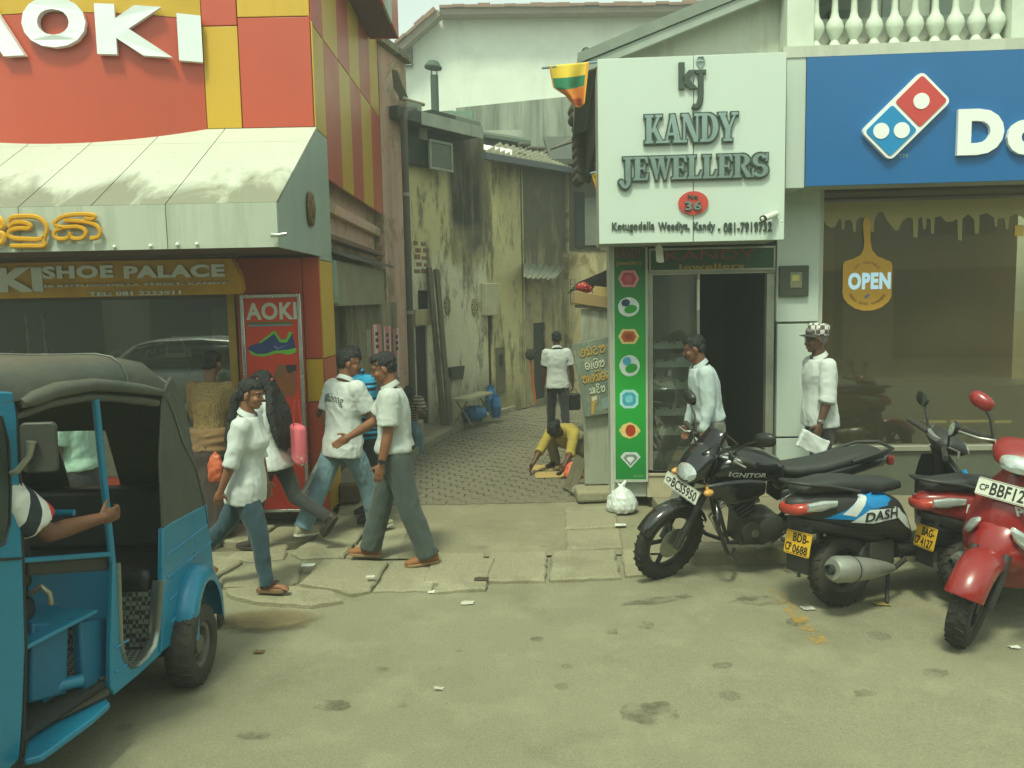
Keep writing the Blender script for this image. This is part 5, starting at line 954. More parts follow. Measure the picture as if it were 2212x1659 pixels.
# tin awning: wavy sheet
(u0, z0), (u1, z1) = WC.px(1131, 600, 0.45), WC.px(1200, 600, 0.45); (v0, w0), (v1, w1) = WC.px(1131, 570, 0.02), WC.px(1221, 570, 0.02); g = []
for j in range(5):
    t_ = j / 4; row = []
    for i in range(31):
        s_ = i / 30; a = WC.p(v0 + (v1 - v0) * s_, w0 + 0.02 * math.sin(s_ * 40), 0.02); b = WC.p(u0 + (u1 - u0) * s_, z0 + 0.015 * math.sin(s_ * 40) + 0.03 * noise.noise(Vector((s_ * 6, 0, 3))), 0.45); row.append(a.lerp(b, t_))
    g.append(row)
m = MB(); m.slab(g, (0, 0, -0.006)); o = m.build('tin_awning', pm('zinc', S(146, 152, 134), 0.5, 0.3, var=0.25, dirt=S(96, 90, 70)), None, smooth=0.8); tag(o, 'bent corrugated tin awning over the far alley door', 'awning')
# corrugated roof of the far house, gutter line and tarp
def corr(P00, P10, P01, P11, n, amp, mat, parent, name='roof_sheet', th=0.012):
    g = []
    for j in range(4):
        row = []
        for i in range(n * 6 + 1):
            s_ = i / (n * 6); q = Vector(P00).lerp(Vector(P10), s_).lerp(Vector(P01).lerp(Vector(P11), s_), j / 3); q.z += amp * math.sin(2 * math.pi * i / 6); row.append(q)
        g.append(row)
    m = MB(); m.slab(g, (0, 0, -th)); return m.build(name, mat, parent, smooth=0.9)
M_ASB = pm('asbestos', S(150, 148, 124), 0.85, var=0.2, dirt=S(84, 84, 66), dirt_amt=0.7)
e0, e1_ = WC.p(*WC.px(1046, 330, .35), .35), WC.p(*WC.px(1310, 376, .35), .35)
corr(e0, e1_, e0 + Vector((0.2, 3.2, .72)), e1_ + Vector((1.2, 3.2, .55)), 26, 0.035, M_ASB, dh)
m = MB(); m.bar(e0 + Vector((0, 0, -0.05)), e1_ + Vector((0, 0, -0.05)), 0.08, 0.10); m.build('gutter', pm('gutter', S(72, 78, 84), 0.5), dh)
rt = MB(); 
for k in range(14):
    q = e0.lerp(e1_, (k + 0.5) / 14) + Vector((.6, 3.2, .68 + random.uniform(-.02, .03))); rt.ell(q, (0.14, 0.09, 0.05), Euler((random.uniform(-.3, .3), 0, 0.6)).to_matrix(), 8, 5)
tag(rt.build('ridge_tiles', _MC['old_tile'], dh, smooth=1), kind='stuff')
p0 = ony(1046, 312, 15.4); p1 = ony(1108, 337, 15.4); g = []
for j in range(6):
    row = []
    for i in range(10):
        s_, t_ = i / 9, j / 5; q = ony(1044 + 62 * s_, 311 + 12 * s_ + (22 - 6 * s_) * t_, 15.2 - 0.5 * t_); q.z += 0.04 * noise.noise(Vector((s_ * 5, t_ * 5, 1))); row.append(q)
    g.append(row)
m = MB(); m.slab(g, (0, 0.02, -0.01)); o = m.build('tarpaulin', pm('white_tarp', S(226, 230, 216), 0.5, var=0.08), None, smooth=1.5); tag(o, 'crumpled white tarpaulin on the alley roof edge', 'tarpaulin')
m = MB(); q = [ony(1190, 321, 14.5), ony(1247, 302, 13.8), ony(1247, 293, 13.9), ony(1226, 299, 14.5)]; m.slab([[q[0], q[1]], [q[3], q[2]]], (0, 0.3, 0.02)); o = m.build('roof_flake', M_SLATE, None); tag(o, 'dark broken roof sheet jutting over the corrugated roof', 'roof sheet')
# house closing the alley
ch = thing('closing_house', 'shaded house closing off the end of the alley with grey shutters', 'house', WD.p(1, 0.1, -0.5))
m = MB(); WD.box(m, -0.1, 4.0, 0.05, 3.05, -0.3, 0.0); m.build('wall', M_PALE, ch); m = MB(); WD.box(m, -0.1, 4.0, 3.05, 4.75, -0.3, 0.02); m.build('wall', M_MOULD, ch)
wbox('shutter', WD, 1243, 1262, 415, 535, 0.02, 0.05, M_DOORK, ch); wbox('shutter', WD, 1264, 1296, 428, 530, 0.02, 0.08, pm('shutter_pale', S(112, 118, 104), 0.7), ch)
m = MB(); e0 = WD.p(-0.3, 4.72, 0.5); e1_ = WD.p(4, 4.72, 0.5); m.hexa([e0, e1_, e1_ + Vector((0, 3, 1)), e0 + Vector((0, 3, 1)), e0 + Vector((0, 0, 0.1)), e1_ + Vector((0, 0, 0.1)), e1_ + Vector((0, 3, 1.1)), e0 + Vector((0, 3, 1.1))]); m.build('roof', pm('dark_roof', S(72, 78, 68)), ch)
# torn sheet and pole over the pink house
M_TORN = pm('torn_sheet', S(88, 86, 70), 0.8, var=0.4)
q = [ony(*p, 12.2) for p in ((846, 150), (858, 152), (870, 185), (882, 211), (872, 206), (866, 216), (850, 190))]; m = MB(); m.add(q + [p + Vector((0, 0.03, 0)) for p in q], [tuple(range(7)), tuple(range(13, 6, -1))] + [(i, (i + 1) % 7, 7 + (i + 1) % 7, 7 + i) for i in range(7)]); o = m.build('torn_sheet', M_TORN, None); tag(o, 'torn dark roofing sheet hanging above the drainpipe', 'roof sheet')
a, b = ony(864, 212, 12.6), ony(915, 226, 13.2); m = MB(); m.tube([a, b], 0.03, 8); o = m.build('roof_pole', pm('bamboo', S(140, 130, 96), 0.7), None, smooth=1); tag(o, 'pale pole laid between the pink house and yellow house eaves', 'pole')
# sheds, chimney, concrete wall, white house behind
def shed(name, label, x0, x1, ye, xr, yr, yb_, Y, wall, roof, cat='shed'):
    t_ = thing(name, label, cat, ony((x0 + x1) / 2, yb_, Y)); a, b = ony(x0, ye[0], Y), ony(x1, ye[1], Y); r = ony(xr, yr, Y + 0.6); d = Vector((0, 2.2, 0.0))
    base = ony(x0 + 14, yb_, Y + 0.25); b2 = ony(x1 - 16, yb_, Y + 0.25); m = MB(); zt2 = min(a.z, b.z) + 0.3; m.box(base.x, b2.x, base.y, base.y + 1.8, min(base.z, b2.z) - 1.0, zt2); m.build('wall', wall, t_)
    m = MB(); bz = (a.z + b.z) / 2; e = [Vector((a.x, Y - 0.1, a.z)), Vector((b.x, Y - 0.1, b.z)), Vector((b.x, Y + 2.2, b.z)), Vector((a.x, Y + 2.2, a.z))]; rr = [Vector((r.x - 0.1, Y + 0.9, r.z)), Vector((r.x + 0.1, Y + 1.2, r.z))]
    m.add(e + [p + Vector((0, 0, -0.07)) for p in e] + rr, [(0, 1, 8), (1, 2, 9, 8), (2, 3, 9), (3, 0, 8, 9), (0, 4, 5, 1), (1, 5, 6, 2), (2, 6, 7, 3), (3, 7, 4, 0), (7, 6, 5, 4)]); m.build('roof', roof, t_); return t_
M_PALEW = stained('far_wall', S(170, 176, 158), S(110, 114, 98), 0.5, (3, 3, 0.5), 0.48, 0.7, rough=0.85, bump=0.1); M_GRNROOF = pm('green_grey_roof', S(84, 96, 82), 0.8, var=0.2)
shed('roof_lantern', 'small hip-roofed lantern above the yellow house beside the chimney', 946, 1038, (243, 266), 985, 231, 300, 17.0, pm('green_wall', S(110, 138, 118), 0.8), M_GRNROOF); shed('roof_shed', 'small grey-roofed shed behind the white tarpaulin', 1026, 1146, (287, 306), 1105, 277, 345, 18.0, M_PALEW, M_GRNROOF)
cp = thing('chimney_pipe', 'dark green metal chimney pipe with cap on two struts', 'chimney', ony(938, 235, 16)); a, b = ony(939, 240, 16), ony(938, 163, 16); M_CHG = pm('chimney_green', S(60, 82, 66), 0.6); m = MB(); m.tube([(b.x, 16, a.z - 0.4), (b.x, 16, b.z)], 0.075, 14); m.build('pipe', M_CHG, cp, smooth=1)
for dx in (-0.05, 0.05): m = MB(); m.tube([(b.x + dx, 16, b.z - 0.02), (b.x + dx, 16, b.z + 0.2)], 0.014, 6); m.build('strut', M_CHG, cp)
m = MB(); m.lathe([(0.16, 0), (0.17, 0.03), (0.10, 0.13), (0.02, 0.16)], (b.x - 0.02, 16, b.z + 0.12), (0.12, 0, 1), 14); m.build('cap', M_CHG, cp, smooth=0.8)
M_CONCW = stained('weathered_concrete', S(150, 158, 140), S(84, 92, 78), 0.75, (3.2, 3.2, 0.22), 0.44, 0.64, rough=0.9, bump=0.25)
m = MB(); q0, q1 = ony(985, 233, 22), ony(1330, 198, 22); m.hexa([(q0.x, 22, 0), (q1.x, 22, 0), (q1.x, 22.4, 0), (q0.x, 22.4, 0), (q0.x, 22, q0.z), (q1.x, 22, q1.z), (q1.x, 22.4, q1.z), (q0.x, 22.4, q0.z)]); o = m.build('concrete_wall', M_CONCW, None); tag(o, 'tall grey concrete wall with dark rain streaks below the white gable', 'wall')
wh = thing('white_house', 'large white-walled house with brown tiled roof edge behind the alley', 'house', (0.5, 28, 0)); YW = 27
pts = [ony(*p, YW) for p in ((862, 330), (1640, 330), (1640, 30), (1384, 33), (953, 38), (890, 88), (862, 112))]; m = MB(); n = len(pts)
pts[0].z = 0; pts[1].z = 0; m.add(pts + [p + Vector((0, 0.3, 0)) for p in pts], [tuple(range(n)), tuple(range(2 * n - 1, n - 1, -1))] + [(i, (i + 1) % n, n + (i + 1) % n, n + i) for i in range(n)]); m.build('wall', stained('white_gable', S(222, 230, 214), S(170, 176, 158), 0.4, (1.2, 1.2, 0.35), 0.52, 0.75, rough=0.85, bump=0.08), wh)
M_RTILE = pm('roof_tile', S(134, 104, 84), 0.85, var=0.25, scale=4); M_EAVE = pm('eave_board', S(128, 116, 98), 0.8)
for a, b in (((846, 130), (951, 37)), ((951, 37), (1060, 35)), ((1060, 35), (1230, 33)), ((1230, 33), (1384, 31)), ((1384, 31), (1640, 26))):
    A_, B2 = ony(*a, YW - 0.4), ony(*b, YW - 0.4); m = MB(); m.bar(A_ + Vector((0, 0, 0.08)), B2 + Vector((0, 0, 0.08)), 0.5, 0.17, up=(0, 0, 1)); m.build('eave_board', M_EAVE, wh)
    k = max(1, round((B2 - A_).length / 0.42)); d = (B2 - A_) / k; dn = d.normalized(); upn = Vector((-dn.z, 0, dn.x)) if dn.x > 0 else Vector((0, 0, 1))
    for i in range(k):
        m = MB(); c = A_ + d * (i + 0.5) + upn * (0.19 + (i % 2) * 0.02 + random.uniform(0, 0.02)); m.bar(c - d * 0.49, c + d * 0.49, 0.7, 0.08 + (0.04 if (i // 3) % 2 else 0)); m.build('roof_tile', M_RTILE, wh)
m = MB(); q = [ony(*p, YW - 0.2) for p in ((850, 142), (891, 141), (891, 100))]; m.add(q + [p + Vector((0, 0.15, 0)) for p in q], [(0, 1, 2), (5, 4, 3), (0, 3, 4, 1), (1, 4, 5, 2), (2, 5, 3, 0)]); m.build('eave_window', pm('eave_dark', S(64, 70, 60), 0.6), wh); m = MB(); q = [ony(*p, YW - 0.25) for p in ((871, 140), (889, 140), (889, 120))]; m.add(q + [p + Vector((0, 0.04, 0)) for p in q], [(0, 1, 2), (5, 4, 3), (0, 3, 4, 1), (1, 4, 5, 2), (2, 5, 3, 0)]); m.build('eave_pane', pm('pale_pane', S(176, 196, 190), 0.4), wh)
# ---------------------------------------------------------------- alley odds and ends
# folding bench
bn = thing('folding_bench', 'pale-topped folding bench on crossed metal legs beside the alley wall', 'bench', onz(1020, 905, 0.12)); c0 = [onz(x, y, 0.55) for x, y in ((973, 864), (1005, 866), (1064, 849), (1040, 846))]
ctr = sum(c0, Vector()) / 4; ub_ = ((c0[2] + c0[3]) / 2 - (c0[0] + c0[1]) / 2).normalized(); vb = Vector((-ub_.y, ub_.x, 0)); 
m = MB(); L, w = 0.52, 0.13; m.hexa([ctr + ub_ * a * L + vb * b * w + Vector((0, 0, c)) for c in (-0.02, 0.02) for a, b in ((-1, -1), (1, -1), (1, 1), (-1, 1))]); m.build('top', pm('bench_top', S(170, 168, 136), 0.5), bn, bevel=0.005)
for s in (-1, 1):
    for w_ in (-1, 1):
        a = ctr + ub_ * (s * 0.42) + vb * w_ * 0.1; m = MB(); m.tube([a - Vector((0, 0, 0.02)), Vector((0, 0, 0.0)) + Vector((ctr + ub_ * (s * 0.42 + w_ * 0.14) - vb * w_ * 0.1).xy.to_3d()) + Vector((0, 0, 0.12))], 0.013, 8); m.build('leg', pm('bench_leg', S(130, 130, 112), 0.4, 0.6), bn, smooth=1)
# gas cylinders
M_GASB = pm('gas_blue', S(30, 104, 158), 0.4, var=0.15, dirt=S(40, 60, 80), dirt_amt=0.4)
def cylinder(name, label, base, axis, r, h):
    t_ = thing(name, label, 'gas cylinder', base, 'blue gas cylinders'); ax = Vector(axis).normalized(); B0 = Vector(base) + (Vector((0, 0, r)) if abs(ax.z) < 0.5 else Vector())
    m = MB(); m.lathe([(r * 0.7, 0), (r * 0.8, 0.01), (r * 0.8, 0.03), (r, 0.06), (r, h * 0.5), (r * 1.015, h * 0.51), (r, h * 0.52), (r, h * 0.8), (r * 0.85, h * 0.88), (r * 0.4, h * 0.93), (0.001, h * 0.935)], B0, ax, 22); m.build('body', M_GASB, t_, smooth=0.6)
    m = MB(); m.lathe([(r * 0.62, h * 0.88), (r * 0.62, h * 1.05), (r * 0.56, h * 1.05), (r * 0.56, h * 0.88)], B0, ax, 16, False); m.build('collar', M_GASB, t_, smooth=0.6)
    m = MB(); m.tube([B0 + ax * h * 0.92, B0 + ax * h * 1.02], 0.02, 8); m.build('valve', M_SIL, t_); return t_
bb = onz(1023, 912, 0.12); cylinder('gas_cylinder', 'blue gas cylinder lying on its side under the folding bench', bb - Vector((0.16, 0.05, 0)), (0.9, 0.42, 0), 0.135, 0.36); cylinder('gas_cylinder', 'blue gas cylinder standing at the far end of the folding bench', onz(1072, 902, 0.12), (0, 0, 1), 0.085, 0.37); cylinder('gas_cylinder', 'taller blue gas cylinder standing against the wall behind the bench', onz(1061, 889, 0.12), (0, 0, 1), 0.10, 0.44)
# orange pole with wrapped dark head
op_ = thing('orange_pole', 'thin orange pole with dark wrapped head leaning at the far alley wall', 'pole', onz(1157, 872, 0.12)); a, b = onz(1157, 872, 0.12), WC.p(*WC.px(1146, 775, 0.12), 0.12); m = MB(); m.tube([a, b], 0.022, 8); m.build('pole', pm('orange_paint', S(196, 92, 44), 0.5), op_, smooth=1); m = MB(); m.ell(b + Vector((0, -0.02, 0.08)), (0.10, 0.07, 0.11)); m.ell(b + Vector((0.08, 0, 0.14)), (0.07, 0.05, 0.05)); m.build('wrapped_head', pm('dark_rag', S(50, 50, 40), 0.9), op_, smooth=1)
# flags
def flag(name, label, pts_fn, nu, nv, bands, pole):
    t_ = thing(name, label, 'flag', pole[1]); m = MB(); m.tube(pole, 0.012, 8); m.build('pole', pm('flag_pole', S(120, 150, 160), 0.4), t_, smooth=1)
    m = MB(); g = [[pts_fn(i / nu, j / nv) for i in range(nu + 1)] for j in range(nv + 1)]; m.sheet(g); mats = []; names = {}
    for j in range(nv):
        for i in range(nu):
            c = bands(i / nu + 0.5 / nu, j / nv + 0.5 / nv)
            if c not in names: names[c] = len(mats); mats.append(pm('flag_%d_%d_%d' % c, S(*c), 0.8, var=0.1, **{'Transmission__Weight': 0.0}))
            m.mi[j * nu + i] = names[c]
    o = m.build('cloth', mats, t_, smooth=2, fix=False); so = o.modifiers.new('s', 'SOLIDIFY'); so.thickness = 0.003
YF = 7.75
def f1(s, t):
    top = (1186 + 87 * s, 142 - 8 * s); rb = (1273 - 10 * t, 134 + 90 * t); ly = [(1186, 142), (1190, 165), (1195, 190), (1222, 207), (1238, 226)]; k = min(int(t * 4), 3); f = t * 4 - k; lf = (ly[k][0] + (ly[k + 1][0] - ly[k][0]) * f, ly[k][1] + (ly[k + 1][1] - ly[k][1]) * f)
    x = lf[0] + (rb[0] - lf[0]) * s; y = lf[1] + (rb[1] - lf[1]) * s + 8 * math.sin(math.pi * s) * t; return ony(x, y, YF + 0.05 * math.sin(s * 9 + t * 2) * (0.3 + t))
def fb(s, t):
    if s > 0.93 or s < 0.05 or t > 0.94: return (214, 150, 40)
    return (222, 190, 60) if t < 0.28 else ((40, 120, 84) if t < 0.56 else ((206, 124, 48) if t < 0.78 or s < 0.25 or s > 0.8 else (150, 72, 40)))
flag('flag', 'national flag in yellow, green and orange bands on a short pole at the eave', f1, 28, 24, fb, [ony(1171, 147, YF), ony(1300, 133, YF + 0.1)])
def f2(s, t): return ony(1277 + 26 * s + 12 * t * (1 - s), 374 - 4 * s + 40 * t * (1 - 0.5 * s) , 7.9 + 0.04 * math.sin(s * 8))
flag('flag', 'small yellow flag corner sticking out behind the big white sign', f2, 6, 6, lambda s, t: (222, 184, 50) if s > 0.1 or t < 0.5 else (214, 150, 40), [ony(1275, 375, 7.9), ony(1320, 366, 7.95)])
# ================================================================ PEOPLE
from mathutils.bvhtree import BVHTree
R_ = math.radians
def solid(mb, voxel, smooth_it=3, wrinkle=None, seed=0):
    """weld overlapping closed pieces into one continuous skin; wrinkle=(amount, scale_xyz)"""
    me = bpy.data.meshes.new('tmp'); me.from_pydata(mb.v, [], mb.f)
    bm = bmesh.new(); bm.from_mesh(me); bmesh.ops.recalc_face_normals(bm, faces=bm.faces); bm.to_mesh(me); bm.free()
    ob = bpy.data.objects.new('tmp', me); COL.objects.link(ob)
    r = ob.modifiers.new('r', 'REMESH'); r.mode = 'VOXEL'; r.voxel_size = voxel
    if smooth_it: s = ob.modifiers.new('s', 'SMOOTH'); s.iterations = smooth_it; s.factor = 0.5
    dg = bpy.context.evaluated_depsgraph_get(); res = bpy.data.meshes.new_from_object(ob.evaluated_get(dg)); bpy.data.objects.remove(ob); bpy.data.meshes.remove(me)
    if wrinkle:
        amt, sc = wrinkle; n = len(res.vertices); co = np.empty(n * 3); res.vertices.foreach_get('co', co); co = co.reshape(-1, 3); nr = np.empty(n * 3); res.vertices.foreach_get('normal', nr); nr = nr.reshape(-1, 3)
        off = Vector((seed * 3.1, seed * 1.7, seed)); d = np.empty(n)
        for i in range(n):
            p = Vector(co[i]); q = Vector((p.x * sc[0], p.y * sc[1], p.z * sc[2])) + off; w = noise.noise_vector(p * 3 + off) * 0.8
            a = noise.noise(q + w); b = noise.noise((q + w) * 2.1); d[i] = (1 - abs(a) * 2.2) * 0.65 + (1 - abs(b) * 2.2) * 0.35 - 0.45
        co += nr * (d * amt)[:, None]; res.vertices.foreach_set('co', co.reshape(-1)); res.update()
    return res
def cap_mesh(me, name, mat, parent):
    for m in (mat if isinstance(mat, (list, tuple)) else [mat]): me.materials.append(m)
    me.shade_smooth(); o = bpy.data.objects.new(name, me); COL.objects.link(o); o.parent = parent; return o
def skin_mat(name, c): return pm(name, c, 0.55, var=0.12, scale=9, **{'Subsurface__Weight': 0.08, 'Subsurface__Radius': (0.01, 0.004, 0.002)})
def fabric(name, c, var=0.12, rough=0.85): 
    if name in _MC: return _MC[name]
    t = NT(name); b = t.noise(260, 2); col = t.mix(t.noise(4, 5, 0.6), tuple(x * (1 - var) for x in c), tuple(min(1, x * (1 + var)) for x in c)); t.bump(b, 0.12, 0.002); _MC[name] = t.done(col, rough, **{'Sheen__Weight': 0.15}); return _MC[name]
M_HAIR = pm('black_hair', S(15, 14, 14), 0.5, var=0.3, scale=40, bump=0.6, bscale=120)
M_EYEW = pm('eye_white', S(104, 92, 82), 0.5); M_IRIS = pm('iris', S(28, 20, 16), 0.2)
SKINS = {k: skin_mat('skin_' + k, S(*c)) for k, c in (('a', (132, 88, 60)), ('b', (112, 74, 50)), ('c', (90, 60, 42)), ('d', (146, 102, 72)))}
def superring(c, f, l, a, b, n=20, e=2.4):
    out = []
    for k in range(n):
        t = 2 * math.pi * k / n; x, y = math.cos(t), math.sin(t); out.append(c + f * a * math.copysign(abs(x) ** (2 / e), x) + l * b * math.copysign(abs(y) ** (2 / e), y))
    return out
class Pose:
    def __init__(s, lean=3, bend=None, arms=((10, 8, 15), (-10, 8, 15)), legs=((20, 2, 5, 0), (-15, 2, 15, -10)), head=(0, 0, 0), female=False, belly=0.0, wide=1.0, hip_z=None, twist=0):
        s.fem = female; s.belly = belly; s.wide = wide; L0 = R_(lean); L1 = R_(bend if bend is not None else lean); s.L0, s.L1 = L0, L1
        def spine(d):
            n = 12; p = Vector((0, 0, 0))
            if d <= 0: return Vector((math.sin(L0), 0, math.cos(L0))) * d, L0
            for k in range(n):
                a = L0 + (L1 - L0) * ((k + 0.5) / n * d) / 0.53; p += Vector((math.sin(a), 0, math.cos(a))) * (d / n)
            return p, L0 + (L1 - L0) * d / 0.53
        s.spine = spine; tw = R_(twist); s.lat = Vector((-math.sin(tw), math.cos(tw), 0))
        s.hip = [Vector((0, sd * 0.085, -0.02)) for sd in (1, -1)]; s.knee = []; s.ank = []; s.toe = []
        for i, (h, ab, k, ft) in enumerate(legs):
            sd = 1 if i == 0 else -1; h, ab, k, ft = R_(h), R_(ab), R_(k), R_(ft)
            kn = s.hip[i] + Vector((math.sin(h) * math.cos(ab), sd * math.sin(ab), -math.cos(h) * math.cos(ab))) * 0.41; an = kn + Vector((math.sin(h - k), sd * math.sin(ab) * 0.3, -math.cos(h - k))).normalized() * 0.385
            s.knee.append(kn); s.ank.append(an); s.toe.append(an + Vector((math.cos(ft), sd * 0.12, math.sin(ft))).normalized() * 0.15 + Vector((0, 0, -0.045 * math.cos(ft))))
        s.sho = []; s.elb = []; s.wri = []; s.fdir = []; ps, aa = spine(0.455)
        for i, arm in enumerate(arms):
            p_, ab, e = arm[:3]; ab2 = arm[3] if len(arm) > 3 else ab * 0.4
            sd = 1 if i == 0 else -1; p_, ab, e, ab2 = R_(p_), R_(ab), R_(e), R_(ab2); sh = ps + s.lat * sd * 0.165 * wide
            el = sh + Vector((math.sin(p_) * math.cos(ab), sd * math.sin(ab), -math.cos(p_) * math.cos(ab))) * 0.275; fd = Vector((math.sin(p_ + e) * math.cos(ab2), sd * math.sin(ab2), -math.cos(p_ + e) * math.cos(ab2)))
            s.sho.append(sh); s.elb.append(el); s.fdir.append(fd); s.wri.append(el + fd * 0.235)
        nb, na = spine(0.53); hy, hp, hr = [R_(x) for x in head]; s.neck = nb; s.HR = Euler((hr, hp + na * 0.35, hy)).to_matrix(); s.head = nb + Vector((math.sin(na * 0.7), 0, math.cos(na * 0.7))) * 0.10 + s.HR @ Vector((0.02, 0, 0.055))
        low = min([p.z - 0.075 for p in s.ank] + [p.z - 0.02 for p in s.toe]); s.drop = -low if hip_z is None else hip_z
        o = Vector((0, 0, s.drop)); 
        for nm in ('hip', 'knee', 'ank', 'toe', 'sho', 'elb', 'wri'): setattr(s, nm, [p + o for p in getattr(s, nm)])
        s.neck += o; s.head += o; s.o = o
    def sp(s, d):
        p, a = s.spine(d); return p + s.o, Vector((math.cos(a), 0, -math.sin(a)))
    def torso(s, mb, d0, d1, inflate=0.0, extra=None):
        T = [(-0.16, .115, .165), (-0.08, .122, .17), (0.0, .118, .163), (.10, .105, .148), (.2, .108, .152), (.32, .118, .168), (.40, .112, .176), (.455, .098, .172), (.50, .075, .125), (.535, .06, .07)]
        if s.fem: T = [(-0.16, .118, .17), (-0.08, .125, .178), (0.0, .115, .163), (.10, .098, .130), (.2, .10, .128), (.30, .125, .145), (.38, .115, .152), (.455, .088, .15), (.50, .066, .105), (.535, .05, .056)]
        rings = []
        n = 16
        for k in range(n):
            d = d0 + (d1 - d0) * k / (n - 1)
            for (q0, a0, b0), (q1, a1, b1) in zip(T, T[1:]):
                if d <= q1 or q1 == T[-1][0]:
                    f_ = min(1, max(0, (d - q0) / (q1 - q0))); a = a0 + (a1 - a0) * f_; b = b0 + (b1 - b0) * f_; break
            bl = s.belly * math.exp(-((d - 0.06) / 0.12) ** 2) + (0.028 * math.exp(-((d - 0.31) / 0.06) ** 2) if s.fem else 0); c, f = s.sp(d); e = extra(d) if extra else 0
            rings.append(superring(c + f * bl * 0.6, f, s.lat, a + inflate + bl * 0.6 + e, (b + inflate) * (s.wide if d > 0.15 else 1) + e + bl * 0.4))
        mb.loft(rings)
def add_hand(mb, w, fd, side, curl=35, thumb=(0.6, 0.7, 0.3), grip=0, sc=1.0, palm_in=None):
    d = fd.normalized(); inw = palm_in or Vector((0, -side, 0)); p = (inw - d * inw.dot(d)).normalized(); l = p.cross(d).normalized() * (1 if side > 0 else -1)
    if palm_in is None and l.x < 0: l = -l
    R = Matrix((d, l, p)).transposed(); mb.ell(w + d * 0.05 * sc, (0.052 * sc, 0.041 * sc, 0.019 * sc), R, 14, 9); mb.capsule(w - d * 0.01, w + d * 0.03 * sc, 0.026, 0.027 * sc, 10, 3)
    for k, (lo, L) in enumerate(((0.029, .072), (0.0105, .08), (-0.0085, .075), (-0.027, .06))):
        c1, c2, c3 = R_(curl * 0.6), R_(curl * 1.5 + grip), R_(curl * 2.2 + grip * 1.6); a = w + d * 0.088 * sc + l * lo * sc; L *= sc
        b = a + (d * math.cos(c1) + p * math.sin(c1)) * L * 0.45; c = b + (d * math.cos(c2) + p * math.sin(c2)) * L * 0.33; e = c + (d * math.cos(c3) + p * math.sin(c3)) * L * 0.25
        mb.capsule(a - d * 0.02, b, 0.0105 * sc, 0.0098 * sc, 8, 2); mb.capsule(b, c, 0.0098 * sc, 0.0092 * sc, 8, 2); mb.capsule(c, e, 0.0092 * sc, 0.0082 * sc, 8, 3)
    t0 = w + d * 0.028 * sc + l * 0.034 * sc; td = (d * thumb[0] + l * thumb[1] + p * thumb[2]).normalized(); t1 = t0 + td * 0.034 * sc; t2 = t1 + (td + d * 0.6 + p * 0.25).normalized() * 0.03 * sc; mb.capsule(t0, t1, 0.0125 * sc, 0.0115 * sc, 8, 2); mb.capsule(t1, t2, 0.0112 * sc, 0.009 * sc, 8, 3)
